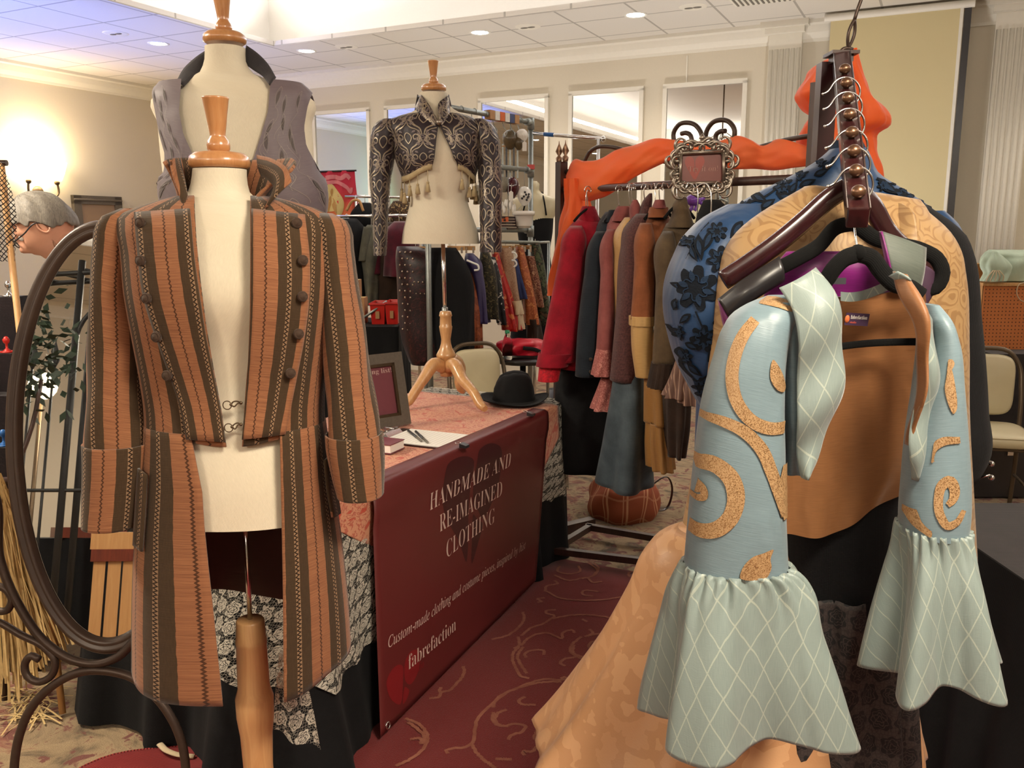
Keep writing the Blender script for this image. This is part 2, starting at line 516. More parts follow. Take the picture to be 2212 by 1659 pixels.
M['pewter'] = plain('antique_pewter', S(150, 140, 128), .34, .85, .35, 70)
M['brassdark'] = plain('aged_brass', S(96, 80, 62), .4, .8, .2, 60)
M['black'] = cloth('black_cloth', (.007, .007, .008), (.005, .005, .006), .9, 900, .2, .02, 6)
M['blackvelvet'] = cloth('black_velvet', (.004, .004, .004), (.003, .003, .003), 1.0, 1500, .2, .0, 20)
M['feltblack'] = cloth('black_felt', (.010, .010, .011), (.007, .007, .008), 1.0, 2000, .2, .05, 30)
M['white'] = plain('white_paint', S(236, 232, 222), .5, 0, .03)
M['whiteplastic'] = plain('white_plastic', S(230, 230, 225), .35, 0, .03)
M['paper'] = plain('paper', S(246, 243, 236), .7, 0, .02)
M['ceramic'] = plain('white_ceramic', S(240, 236, 228), .18, 0, .03, coat=.3)
M['card'] = plain('cardboard', S(176, 132, 90), .8, 0, .1)
M['redplastic'] = plain('red_plastic', S(196, 38, 30), .35, 0, .08)
M['vinyl'] = plain('cream_vinyl', S(196, 184, 150), .42, 0, .06, 12)
M['plum'] = plain('plum_print', S(120, 62, 72), .45, 0, .06)
M['grey'] = plain('grey_paint', S(110, 104, 94), .5, 0, .1)
M['greyframe'] = plain('grey_wash_frame', S(98, 90, 80), .55, 0, .25, 90)
M['pen'] = plain('grey_pen', S(60, 60, 64), .35, 0, .1)
M['tasselcream'] = cloth('cream_fringe', S(196, 176, 138), S(170, 150, 112), .85, 1500)
M['leather'] = plain('black_leather', S(34, 32, 34), .32, 0, .25, 40, coat=.2)
M['taglabel'] = plain('white_tag', S(232, 228, 220), .7, 0, .03)
M['skin'] = plain('skin', S(226, 168, 140), .5, 0, .1, 25)
M['greyhair'] = wood('grey_hair', S(158, 150, 138), S(108, 102, 94), .6, 3, 0)
M['green_cap'] = plain('green_cap', S(30, 130, 84), .4, 0, .05)
M['mirrorglass'] = NT('mirror_glass').fin((.92, .93, .92), .01, 1.0)

def _glass():
    t = NT('clear_plastic'); t.fin((.95, .98, .97), .05)
    t.b.inputs['Transmission Weight'].default_value = 1.0; t.b.inputs['IOR'].default_value = 1.2
    return t.mat
M['glass'] = _glass()

def _coat(name, lighten=1.0):
    t = NT(name); uv = t.uv(); x = t.xyz(uv)
    wob, _ = t.noise(t.scale(uv, 6, 40), 1.0, 2)
    u = t.m('ADD', x[0], t.m('MULTIPLY', t.m('SUBTRACT', wob, .5), .003))
    f = t.m('FRACT', t.m('DIVIDE', u, .098))
    slub, _ = t.noise(t.scale(uv, 14, 520), 1.0, 4, .6)
    mot, _ = t.noise(t.scale(uv, 16, 16), 1.0, 3)
    ter = t.mix(t.ramp(slub, [(.34, (0, 0, 0)), (.66, (1, 1, 1))]), S(160, 110, 76), S(120, 78, 53))
    ter = t.mix(t.m('MULTIPLY', mot, .4), ter, S(138, 88, 64))
    zig = t.m('FRACT', t.m('DIVIDE', x[1], .009))
    zz = t.m('ABSOLUTE', t.m('SUBTRACT', zig, .5))
    def inband(a, b):
        return t.m('MULTIPLY', t.m('GREATER_THAN', f, a), t.m('LESS_THAN', f, b))
    # stitched line in the middle of the terracotta
    dev = t.m('ABSOLUTE', t.m('SUBTRACT', f, t.m('ADD', .255, t.m('MULTIPLY', t.m('SUBTRACT', zz, .25), .07))))
    st = t.m('LESS_THAN', dev, .018)
    ter = t.mix(t.m('MULTIPLY', st, .85), ter, S(58, 34, 20))
    olive_n, _ = t.noise(t.scale(uv, 500, 60), 1.0, 2)
    olv = t.mix(olive_n, S(76, 58, 40), S(56, 43, 29))
    chain_dev = t.m('ABSOLUTE', t.m('SUBTRACT', f, t.m('ADD', .735, t.m('MULTIPLY', t.m('SUBTRACT', zz, .25), .13))))
    ch = t.m('LESS_THAN', chain_dev, .021)
    chc = t.mix(ch, S(142, 114, 88), S(40, 28, 18))
    c = t.mix(inband(.51, 1.0), ter, olv)
    c = t.mix(inband(.695, .785), c, chc)
    t.bump(t.m('ADD', t.m('MULTIPLY', slub, 1.2), t.m('MULTIPLY', inband(.02, .5), .6)), .55, .0016)
    return t.fin(c, .9, sheen=.2, spec=.2)
M['coat'] = _coat('striped_chenille')

def _lattice():
    t = NT('pale_lattice_silk'); uv = t.uv(); x = t.xyz(uv)
    a = t.m('MULTIPLY', x[0], 1 / .044); b = t.m('MULTIPLY', x[1], 1 / .082)
    l1 = t.m('ABSOLUTE', t.m('SUBTRACT', t.m('FRACT', t.m('ADD', a, b)), .5))
    l2 = t.m('ABSOLUTE', t.m('SUBTRACT', t.m('FRACT', t.m('SUBTRACT', a, b)), .5))
    ln = t.m('LESS_THAN', t.m('MINIMUM', l1, l2), .028)
    w, _ = t.noise(t.scale(uv, 900, 40), 1.0, 2)
    w2, _ = t.noise(t.scale(uv, 40, 900), 1.0, 2)
    base = t.mix(w, S(134, 147, 142), S(114, 128, 127))
    c = t.mix(t.m('MULTIPLY', ln, .42), base, S(186, 190, 174))
    t.bump(t.m('ADD', t.m('MULTIPLY', ln, 2.0), t.m('ADD', w, w2)), .35, .0007)
    return t.fin(c, .42, sheen=.25, spec=.4)
M['lattice'] = _lattice()
M['paleblue'] = satin('pale_blue_silk', S(122, 142, 150), S(100, 120, 130), .42, 5)
def _glitter(name, c1, c2):
    t = NT(name); v = t.vor(t.obj(), 700)
    r = t.xyz(t.new('ShaderNodeTexCoord').outputs['Object'])
    w = t.new('ShaderNodeTexWhiteNoise'); t.l.new(v['Position'], w.inputs['Vector'])
    c = t.mix(w.outputs[0], c1, c2)
    t.bump(w.outputs[0], .5, .0006)
    return t.fin(c, .42, t.m('MULTIPLY', t.m('GREATER_THAN', w.outputs[0], .7), .6), spec=.5)
M['goldthread'] = _glitter('gold_thread', S(174, 142, 102), S(148, 112, 76))
M['lining'] = satin('copper_lining', S(144, 97, 59), S(120, 79, 46), .5, 8)
M['peach'] = blotch('peach_damask', [S(194, 148, 108), S(186, 140, 100), S(200, 155, 114)], 14, .4, .15)
def _tan():
    t = NT('tan_brocade'); q_ = t.xyz(t.obj()); uv = t.vec(q_[0], q_[2]); _, dc = t.noise(uv, 9, 2); dv = t.new('ShaderNodeVectorMath', operation='MULTIPLY_ADD'); t.l.new(dc, dv.inputs[0]); dv.inputs[1].default_value = (.11, .11, 0); t.l.new(uv, dv.inputs[2]); f = t.vor(dv.outputs[0], 20, 'F1', .8)['Distance']; g, _ = t.noise(uv, 30, 2); w, _ = t.noise(t.scale(t.obj(), 8, 8, 4), 1.0, 2)
    k = t.m('SINE', t.m('MULTIPLY', f, 32.0)); c = t.mix(t.ramp(k, [(.2, (0, 0, 0)), (.7, (1, 1, 1))]), S(160, 128, 86), S(134, 100, 62)); c = t.mix(t.m('MULTIPLY', g, .5), c, S(152, 120, 80))
    t.bump(t.m('ADD', t.m('MULTIPLY', w, 1.6), t.m('MULTIPLY', k, .02)), .35, .022); return t.fin(c, .55, sheen=.15)
M['tan'] = _tan()
M['bluecloth'] = satin('royal_blue_silk', S(25, 62, 102), S(18, 46, 80), .5, 6)
M['blueflock'] = cloth('navy_flocking', S(9, 14, 22), S(13, 20, 30), .95, 1500, .2, .0, 90)
M['blueflock2'] = cloth('slate_flocking', S(28, 48, 74), S(20, 36, 56), .9, 1500, .2, .0, 90)
M['purple'] = satin('magenta_satin', S(122, 26, 108), S(92, 16, 84), .42, 6)
M['tealgrey'] = satin('grey_green_velvet', S(92, 98, 90), S(66, 74, 68), .6, 30)
M['crimson'] = cloth('crimson_wool', S(160, 18, 40), S(124, 12, 30), .85, 700)
M['navywool'] = cloth('navy_wool', S(34, 42, 50), S(24, 30, 38), .9, 700)
M['rose'] = cloth('rose_twill', S(150, 86, 82), S(126, 66, 64), .85, 700)
M['roselace'] = blotch('rose_lace', [S(178, 110, 104), S(150, 84, 78), S(194, 130, 120)], 60, .85, 1.5)
M['mauve'] = cloth('mauve_tweed', S(98, 62, 60), S(66, 42, 42), .9, 300, .3, .2, 120)
M['rust'] = cloth('rust_wool', S(148, 88, 54), S(122, 70, 42), .85, 700)
M['gold'] = satin('gold_taffeta', S(196, 158, 100), S(164, 126, 74), .5, 10)
M['olive'] = cloth('olive_wool', S(98, 80, 58), S(74, 60, 44), .9, 600)
M['denim'] = cloth('slate_satin', S(84, 98, 106), S(60, 72, 80), .6, 700)
M['mustard'] = satin('mustard_taffeta', S(170, 124, 66), S(140, 98, 50), .5, 10)
M['darkbrown'] = cloth('dark_brown_cloth', S(60, 44, 34), S(42, 30, 24), .85, 700)
M['scarf'] = None
def _scarf():
    t = NT('orange_organza'); f, _ = t.noise(t.uv(), 6, 3)
    t.fin(t.mix(f, S(255, 136, 70), S(252, 108, 48)), .6, sheen=.3)
    t.b.inputs['Alpha'].default_value = .94
    t.b.inputs['Subsurface Weight'].default_value = 0
    tr = t.new('ShaderNodeBsdfTranslucent'); tr.inputs[0].default_value = (*S(255, 120, 56), 1)
    mx = t.new('ShaderNodeMixShader'); mx.inputs[0].default_value = .35
    out = t.n['Material Output']
    t.l.new(t.b.outputs[0], mx.inputs[1]); t.l.new(tr.outputs[0], mx.inputs[2]); t.l.new(mx.outputs[0], out.inputs[0])
    return t.mat
M['scarf'] = _scarf()
def _lace(name, thread, back=None, sc=26, dens=.0):
    """floral lace: roses with ringed petals joined by a net; open holes"""
    t = NT(name); uv = t.uv()
    d, dc = t.noise(uv, 30, 2)
    dv = t.new('ShaderNodeVectorMath', operation='MULTIPLY_ADD')
    t.l.new(dc, dv.inputs[0]); dv.inputs[1].default_value = (.014, .014, 0); t.l.new(uv, dv.inputs[2])
    x = t.xyz(t.scale(dv.outputs[0], sc)); ro = t.m('FLOOR', x[1])
    gx = t.m('SUBTRACT', t.m('FRACT', t.m('ADD', x[0], t.m('MULTIPLY', ro, .5))), .5); gy = t.m('SUBTRACT', t.m('FRACT', x[1]), .5)
    r = t.m('SQRT', t.m('ADD', t.m('MULTIPLY', gx, gx), t.m('MULTIPLY', gy, gy))); th = t.m('ARCTAN2', gy, gx); th = t.m('ADD', th, t.m('MULTIPLY', ro, 1.7))
    w = lambda k, a, p=0.0: t.m('MULTIPLY', t.m('SINE', t.m('ADD', t.m('MULTIPLY', th, k), p)), a)
    rose = t.m('LESS_THAN', t.m('ADD', r, w(6.0, .045)), .42)
    arc = lambda q, k, a, p: t.m('LESS_THAN', t.m('ABSOLUTE', t.m('SUBTRACT', t.m('ADD', r, w(k, a, p)), q)), .022)
    gap = t.m('MAXIMUM', t.m('MAXIMUM', arc(.11, 3.0, .03, 0.0), arc(.205, 5.0, .035, 1.0)), arc(.31, 7.0, .035, 2.0))
    ring = t.m('MULTIPLY', rose, t.m('SUBTRACT', 1.0, gap))
    e = t.vor(uv, sc * 7, 'DISTANCE_TO_EDGE', .6)['Distance']; net = t.m('LESS_THAN', e, .08)
    lf = t.vor(dv.outputs[0], sc * 2.6, 'F1', 1.0)['Distance']; vine = t.m('MULTIPLY', t.m('LESS_THAN', lf, .24), .9)
    solid = t.m('MAXIMUM', ring, t.m('MAXIMUM', t.m('MULTIPLY', net, .45), vine))
    f2, _ = t.noise(uv, 200, 2)
    col = t.mix(f2, thread, tuple(c * .8 for c in thread))
    if back is None:
        return t.fin(col, .8, alpha=t.m('MINIMUM', solid, 1.0))
    return t.fin(t.mix(solid, back, col), .8)
M['whitelace'] = _lace('white_lace', S(206, 200, 186), None, 19)
M['blacklace'] = _lace('black_lace', (.008, .008, .009), S(62, 54, 52), 19)
def _pink():
    t = NT('coral_brocade'); uv = t.uv(); x = t.xyz(uv)
    v, _ = t.noise(uv, 10, 2.5, .5, 2.2); w, _ = t.noise(uv, 26, 3, .6, 3.0)
    k = t.m('SINE', t.m('MULTIPLY', t.m('ADD', v, t.m('MULTIPLY', w, .35)), 42))
    c = t.mix(t.ramp(k, [(.35, (0, 0, 0)), (.62, (1, 1, 1))]), S(214, 152, 120), S(190, 104, 84))
    c = t.mix(t.ramp(v, [(.60, (0, 0, 0)), (.63, (1, 1, 1))]), c, S(196, 84, 62))
    t.bump(k, .4, .0012)
    return t.fin(c, .6, sheen=.2)
M['pinkbrocade'] = _pink()
def _carpet():
    t = NT('floral_carpet'); uv = t.uv()
    a, _ = t.noise(uv, 5.5, 4, .62, 1.2); b, _ = t.noise(uv, 14, 3, .6, .8); g, _ = t.noise(uv, 240, 2)
    c = t.ramp(a, [(.34, S(84, 70, 54)), (.44, S(150, 128, 98)), (.54, S(170, 146, 112)), (.62, S(140, 84, 70)), (.72, S(90, 96, 72))])
    c = t.mix(t.ramp(b, [(.56, (0, 0, 0)), (.62, (1, 1, 1))]), c, S(120, 70, 62))
    c = t.mix(t.m('MULTIPLY', g, .4), c, S(60, 48, 40))
    t.bump(g, .6, .004)
    return t.fin(c, .95, sheen=.1)
M['carpet'] = _carpet()
def _rug():
    t = NT('red_rug_pile'); uv = t.uv(); g, _ = t.noise(uv, 320, 2); a, _ = t.noise(uv, 3, 3)
    c = t.mix(g, S(134, 30, 28), S(92, 18, 18)); c = t.mix(t.m('MULTIPLY', a, .35), c, S(96, 18, 20))
    t.bump(g, .7, .004); return t.fin(c, .95, sheen=.15)
M['rug'] = _rug()
M['rugline'] = cloth('rug_line', S(170, 110, 88), S(140, 84, 66), .95, 500)
def _wallpaint(name, c1):
    t = NT(name); uv = t.uv(); a, _ = t.noise(uv, 2.0, 4); g, _ = t.noise(t.scale(uv, 60, 60), 1, 3)
    c = t.mix(t.m('ADD', t.m('MULTIPLY', a, .5), t.m('MULTIPLY', g, .4)), c1, tuple(v * .88 for v in c1))
    t.bump(g, .15, .002); return t.fin(c, .85)
M['wall'] = _wallpaint('wallpaper', S(222, 212, 192))
M['tray'] = _wallpaint('tray_paint', S(240, 236, 228))
M['trim'] = plain('white_trim', S(232, 226, 212), .5, 0, .03)
def _tiles():
    t = NT('ceiling_tile'); uv = t.uv(); x = t.xyz(uv)
    a = t.m('ABSOLUTE', t.m('SUBTRACT', t.m('FRACT', t.m('DIVIDE', x[0], .61)), .5))
    b = t.m('ABSOLUTE', t.m('SUBTRACT', t.m('FRACT', t.m('DIVIDE', x[1], .61)), .5))
    ln = t.m('GREATER_THAN', t.m('MAXIMUM', a, b), .484)
    g, _ = t.noise(uv, 90, 4)
    c = t.mix(ln, S(226, 220, 210), S(176, 170, 160)); c = t.mix(t.m('MULTIPLY', g, .15), c, S(170, 160, 150))
    t.bump(t.m('SUBTRACT', g, t.m('MULTIPLY', ln, 2)), .3, .004)
    return t.fin(c, .85)
M['tiles'] = _tiles()
# ================================================================== the room
U0, U1, V0, V1 = -9.1, 6.4, -7.0, 8.2
def quad(mb, p, q, r, s_, n=1, m=0):
    p, q, r, s_ = map(np.array, (p, q, r, s_))
    lu, lv = np.linalg.norm(q - p), np.linalg.norm(s_ - p)
    mb.add([p, q, r, s_], [(0, 1, 2, 3)], [(0, 0), (lu, 0), (lu, lv), (0, lv)], m, False)
def structure(name, mb, mat, **k):
    o = mb.build(name, mat, **k); o['kind'] = 'structure'; return o
def slab(name, mat, a, b, c, d, n, th):
    """wall panel with thickness; a,b,c,d corners of the inner face, n outward normal"""
    mb = MB(); P = [np.array(x) for x in (a, b, c, d)]; n = np.array(n)
    quad(mb, *P); Q = [p + n * th for p in P]; quad(mb, Q[3], Q[2], Q[1], Q[0])
    for i in range(4): quad(mb, P[i], P[(i + 1) % 4], Q[(i + 1) % 4], Q[i])
    return structure(name, mb, mat)
HT = 3.46
slab('floor', M['carpet'], R(U0, V0), R(U1, V0), R(U1, V1), R(U0, V1), (0, 0, -1), .1)
slab('wall_back', M['wall'], R(U0, V1), R(U1, V1), R(U1, V1, HT), R(U0, V1, HT), E2, .12)
slab('wall_left', M['wall'], R(U0, V0), R(U0, V1), R(U0, V1, HT), R(U0, V0, HT), -E1, .12)
slab('wall_right', M['wall'], R(U1, V0), R(U1, V1), R(U1, V1, HT), R(U1, V0, HT), E1, .12)
slab('wall_front', M['wall'], R(U0, V0), R(U1, V0), R(U1, V0, HT), R(U0, V0, HT), -E2, .12)
# ceiling: flat tiled border with a raised middle behind it
mb = MB()
for (a0, a1, b0, b1) in ((U0, U1, TV1, V1), (U0, U1, V0, TV0), (U0, TU0, TV0, TV1), (TU1, U1, TV0, TV1)):
    for z in (CEIL, CEIL + .05):
        P = [R(a0, b0, z), R(a1, b0, z), R(a1, b1, z), R(a0, b1, z)]
        mb.add(P, [(0, 1, 2, 3)], [(a0, b0), (a1, b0), (a1, b1), (a0, b1)], 0, False)
cs = [(TU0, TV0), (TU1, TV0), (TU1, TV1), (TU0, TV1)]
for i in range(4):
    p, q = cs[i], cs[(i + 1) % 4]; quad(mb, R(*p, CEIL), R(*q, CEIL), R(*q, CEIL + .05), R(*p, CEIL + .05))
structure('ceiling', mb, M['tiles'])
mb = MB(); o_ = .42; TZ = 4.05
cs = [(TU0 - o_, TV0 - o_), (TU1 + o_, TV0 - o_), (TU1 + o_, TV1 + o_), (TU0 - o_, TV1 + o_)]
for i in range(4):
    p, q = cs[i], cs[(i + 1) % 4]; quad(mb, R(*p, CEIL + .05), R(*q, CEIL + .05), R(*q, TZ), R(*p, TZ))
quad(mb, *[R(*c, TZ) for c in cs]); quad(mb, *[R(*c, TZ + .1) for c in cs])
structure('ceiling_raised', mb, M['tray'])

# crown mouldings
CR = [(.0, -.17), (.014, -.17), (.02, -.145), (.05, -.10), (.075, -.045), (.095, -.03), (.10, 0)]
def crown(name, p, q, inward):
    mb = MB(); P = np.array([[np.array(e) + np.array(inward) * d + np.array([0, 0, CEIL + z]) for d, z in CR] for e in (p, q)])
    mb.grid(P, smooth=False); return structure(name, mb, M['trim'])
crown('trim_1', R(U0, V1), R(U1, V1), -E2)
crown('trim_2', R(U0, V0), R(U0, V1), E1)
crown('trim_3', R(U1, V0), R(U1, V1), -E1)
crown('trim_4', R(U0, V0), R(U1, V0), E2)
# fluted pilasters on the back wall, each with its own crown block
def pilaster(name, u0, u1):
    mb = MB(); d = .07; A = (E1, E2, np.array([0, 0, 1.]))
    uc = (u0 + u1) / 2; w = u1 - u0
    mb.box(R(uc, V1 - d / 2, CEIL / 2), (w, d, CEIL), A)
    mb.box(R(uc, V1 - .06, CEIL - .07), (w + .05, .15, .05), A)
    mb.box(R(uc, V1 - .07, CEIL - .025), (w + .12, .2, .05), A)
    mb.box(R(uc, V1 - .06, .12), (w + .04, .13, .24), A)
    n = 6
    for i in range(n):                         # reeds between the flutes
        u = u0 + w * (i + .5) / n
        q = R(u, V1 - d, 0)
        mb.tube([q + np.array([0, 0, .4]), q + np.array([0, 0, 3.13])], w / n * .40, 8)
    return structure(name, mb, M['trim'])
pilaster('trim_5', -1.53, -1.25)
pilaster('trim_6', .22, .50)
mb = MB(); q = WV(1485, 110, V1 - .004); A = (E1, E2, np.array([0, 0, 1.]))
u, v, z = toroom(q); mb.box(R(u, V1 - .004, 3.03), (.012, .008, .26), A); structure('trim_8', mb, M['trim'])

# mirror panels let into the back wall
WM = [(-6.63, -5.87, 'behind the pink poster, leftmost of five'),
      (-5.63, -4.87, 'mostly hidden behind the brocade bolero'),
      (-4.45, -3.69, 'behind the grey pipe rack'),
      (-3.43, -2.70, 'between the pipe rack and the scroll ornament'),
      (-2.47, -1.73, 'behind the scrolled ornament next to the fluted pilaster')]
for (a, b, lab) in WM:
    t = thing('wall_mirror', R((a + b) / 2, V1 - .01, .85), 'tall white framed wall mirror ' + lab, 'mirror', 'mirror panels on the back wall')
    z0, z1 = .85, 2.90; A = (E1, E2, np.array([0, 0, 1.])); uc = (a + b) / 2
    mb = MB(); mb.box(R(uc, V1 - .012, (z0 + z1) / 2), (b - a - .03, .012, z1 - z0 - .03), A); mb.build('glass', M['mirrorglass'], t)
    mb = MB()
    for z in (z0, z1): mb.box(R(uc, V1 - .016, z), (b - a + .04, .032, .04), A)
    for u in (a, b): mb.box(R(u, V1 - .016, (z0 + z1) / 2), (.04, .032, z1 - z0), A)
    mb.build('frame', M['trim'], t, bevel=.004)

# projection screen let down in front of the back wall
t = thing('projection_screen', R(-.52, 7.95, 1.2), 'large cream projection screen with white side edge and black border', 'screen')
A = (E1, E2, np.array([0, 0, 1.]))
p0 = WV(1797, 12, 7.95); p1 = WV(2068, 100, 7.95); ua, ub = toroom(p0)[0], toroom(p1)[0]
zt = CEIL - .03; zb = 1.0
M['screen'] = plain('screen_cloth', S(214, 200, 156), .8, 0, .02, 4)
mb = MB(); mb.box(R((ua + ub) / 2, 7.95, (zt + zb) / 2), (ub - ua, .006, zt - zb), A); mb.build('screen_cloth', M['screen'], t)
mb = MB(); mb.box(R(ub + .012, 7.95, (zt + zb) / 2), (.024, .01, zt - zb), A); mb.build('white_edge', M['white'], t)
mb = MB(); mb.box(R(ub + .055, 7.955, (zt + zb) / 2), (.05, .012, zt - zb), A); mb.build('black_border', M['leather'], t)
mb = MB(); mb.lathe(R(ua - .05, 7.95, zt - .012), [(.03, 0), (.03, ub - ua + .15)], 16, ax=(E2, np.array([0, 0, 1.]), E1)); mb.build('roller_case', M['white'], t)

def spot(name, loc, at, power, color, size):
    d = bpy.data.lights.new(name, 'SPOT'); d.energy = power; d.color = color; d.spot_size = size; d.spot_blend = .9; d.shadow_soft_size = .1
    o = bpy.data.objects.new(name, d); o.location = tuple(loc)
    o.rotation_euler = Vector(tuple(np.array(at) - np.array(loc))).to_track_quat('-Z', 'Y').to_euler(); COL.objects.link(o)
# recessed lights, vents and sensors in the tiled border
def downlight(q, lab, first=[None]):
    if first[0] is None:
        t = thing('ceiling_light', q, lab, 'ceiling light', 'round recessed ceiling lights')
        mb = MB(); mb.lathe(q, [(.055, .02), (.075, -.002), (.095, -.008), (.10, 0)], 28); mb.build('trim_ring', M['white'], t)
        mb = MB(); mb.lathe(q + np.array([0, 0, -.003]), [(.001, 0), (.072, 0), (.074, .004)], 24); mb.build('bulb', EM_DOWN, t)
        first[0] = t
    else:
        t = first[0].copy(); COL.objects.link(t); t.location = tuple(q); t['label'] = lab
        for ch in first[0].children:
            if ch.type != 'MESH': continue
            c = ch.copy(); COL.objects.link(c); c.parent = t
    d = bpy.data.lights.new('spot', 'SPOT'); d.energy = 48; d.color = (1, .88, .72); d.spot_size = 2.2; d.spot_blend = .7; d.shadow_soft_size = .07
    o = bpy.data.objects.new('spot', d); o.location = (q[0], q[1], q[2] - .03); COL.objects.link(o)
EM_DOWN = emit('downlight_bulb', (1, .93, .82), 40)
z = CEIL
for (px, py, lab) in ((342, 94, 'leftmost lit round ceiling light, on the bluish tiles'), (662, 110, 'lit round ceiling light right of the tallest dress form'),
                      (1037, 70, 'lit round ceiling light above the brocade bolero form'), (1373, 32, 'lit round ceiling light above the mirrors, nearest the right')):
    downlight(WZ(px, py, z), lab)
for (u, v) in ((-7.4, 3.5), (-7.4, 0.5), (-7.4, -2.8), (4.6, 6.2), (4.6, 3.0), (4.6, -.2), (4.6, -3.4), (2.2, -5.6), (-.8, -5.6), (-3.8, -5.6), (1.6, 7.5)):
    downlight(R(u, v, z), 'lit round ceiling light outside the pictured part of the ceiling')
for (px, py, lab) in ((250, 72, 'small grey ceiling vent left of the leftmost ceiling light'), (748, 101, 'small ceiling vent between the second and third ceiling lights'),
                      (1140, 58, 'small round ceiling vent right of the light above the bolero'), (1497, 15, 'small round ceiling vent with two grey slots, above the fluted pilaster side')):
    q = WZ(px, py, z); t = thing('ceiling_vent', q, lab, 'ceiling vent', 'small ceiling vents')
    mb = MB(); mb.lathe(q, [(.001, -.006), (.09, -.006), (.11, -.003), (.115, 0)], 24); mb.build('cover', M['trim'], t)
    mb = MB()
    for k in (-1, 1): mb.lathe(q + E1 * .035 * k + np.array([0, 0, -.009]), [(.001, 0), (.035, 0), (.036, .004)], 14, sy=.6, ax=A)
    mb.build('slot', M['grey'], t)
q = WZ(1650, -6, z); t = thing('air_grille', q, 'dark slatted air grille cut off by the top edge', 'ceiling vent')
mb = MB(); mb.box(q + np.array([0, 0, -.006]), (.5, .3, .012), A); mb.build('frame', M['trim'], t)
mb = MB()
for k in range(12): mb.box(q + E1 * (.04 * k - .22) + np.array([0, 0, -.014]), (.014, .25, .008), A)
mb.build('slats', M['grey'], t)

# chandeliers hanging from the raised ceiling behind the viewer (seen in the mirrors)
EM_CH = emit('chandelier_glass', (1, .86, .62), 9)
def chandelier(u, v, lab):
    q = R(u, v, 2.85); t = thing('chandelier', q, lab, 'chandelier', 'lit chandeliers')
    mb = MB(); mb.bar(q + np.array([0, 0, .3]), R(u, v, TZ), .012); mb.build('stem', M['brassdark'], t)
    mb = MB(); mb.lathe(q, [(.02, -.12), (.20, -.06), (.36, .06), (.40, .16), (.385, .16), (.34, .07), (.02, -.08)], 28); mb.build('bowl', EM_CH, t)
    mb = MB(); mb.lathe(q, [(.40, .15), (.43, .16), (.43, .19), (.40, .20)], 28)
    for k in range(6):
        a = k * PI / 3; mb.bar(q + np.array([.40 * math.cos(a), .40 * math.sin(a), .18]), q + np.array([0, 0, .45]), .006, 6)
    mb.build('ring', M['brassdark'], t)
    d = bpy.data.lights.new('chandelier_lamp', 'AREA'); d.shape = 'DISK'; d.energy = 90; d.color = (1, .88, .70); d.size = .6
    o = bpy.data.objects.new('chandelier_lamp', d); o.location = tuple(q + np.array([0, 0, -.14])); COL.objects.link(o)
chandelier(-3.6, 1.0, 'lit bowl chandelier over the left side of the room')
chandelier(.6, .8, 'lit bowl chandelier over the right side of the room')
chandelier(-1.2, -2.6, 'lit bowl chandelier behind the viewer')

# wall sconce and blue / green stage lights on the left
q = WU(95, 415, U0 + .12); t = thing('wall_sconce', q, 'glowing wall sconce behind the grey haired person', 'wall lamp')
EM_SC = emit('sconce_shade', (1, .80, .48), 16)
mb = MB()
for k in (-1, 1): mb.lathe(q + E2 * .17 * k + np.array([0, 0, .13]), [(.05, 0), (.085, .08), (.12, .2), (.115, .2), (.08, .08), (.04, .005)], 18)
mb.build('shade', EM_SC, t)
mb = MB()
for k in (-1, 1):
    mb.tube(spline([q - E1 * .1, q + E2 * .09 * k + np.array([0, 0, -.07]), q + E2 * .17 * k + np.array([0, 0, -.02]), q + E2 * .17 * k + np.array([0, 0, .13])], 14), .012, 8)
    mb.ball(q + E2 * .17 * k + np.array([0, 0, .11]), .03, 10)
mb.lathe(q - E1 * .10, [(.001, .03), (.05, .03), (.07, 0)], 16, ax=(E2, np.array([0, 0, 1.]), E1))
mb.build('bracket', M['brassdark'], t)
d = bpy.data.lights.new('sconce_lamp', 'POINT'); d.energy = 34; d.color = (1, .80, .52); d.shadow_soft_size = .12
o = bpy.data.objects.new('sconce_lamp', d); o.location = tuple(q + E1 * .1 + np.array([0, 0, .42])); COL.objects.link(o)
spot('blue_stage_light', R(-7.6, 2.6, .5), R(-7.3, 5.0, CEIL), 1300, (.22, .34, 1.0), 1.0)
UPL = (1, .95, .9)
for (u, v) in ((-5.6, 6.9), (-3.0, 6.9), (-.8, 6.7)):  # unseen fill lamps, added to lift the dark back soffit
    q = R(u, v, 0); tt = thing('fill_uplight', q, 'small black floor uplight hidden behind the stalls', 'lamp', 'floor uplights')
    mb = MB(); mb.lathe(q, [(.08, 0), (.08, .18), (.07, .18), (.065, .05)], 16); mb.build('can', M['pen'], tt)
    spot('soffit_fill', q + np.array([0, 0, .19]), R(u + .2, v + .45, CEIL), 150, UPL, 1.9)
spot('green_stage_light', R(-7.4, 2.4, .5), R(U0, 3.4, 2.3), 90, (.2, 1.0, .5), .5)
spot('blue_stage_light', R(-7.5, 2.6, .5), R(U0, 4.4, 2.5), 260, (.5, .75, 1.0), 1.0)

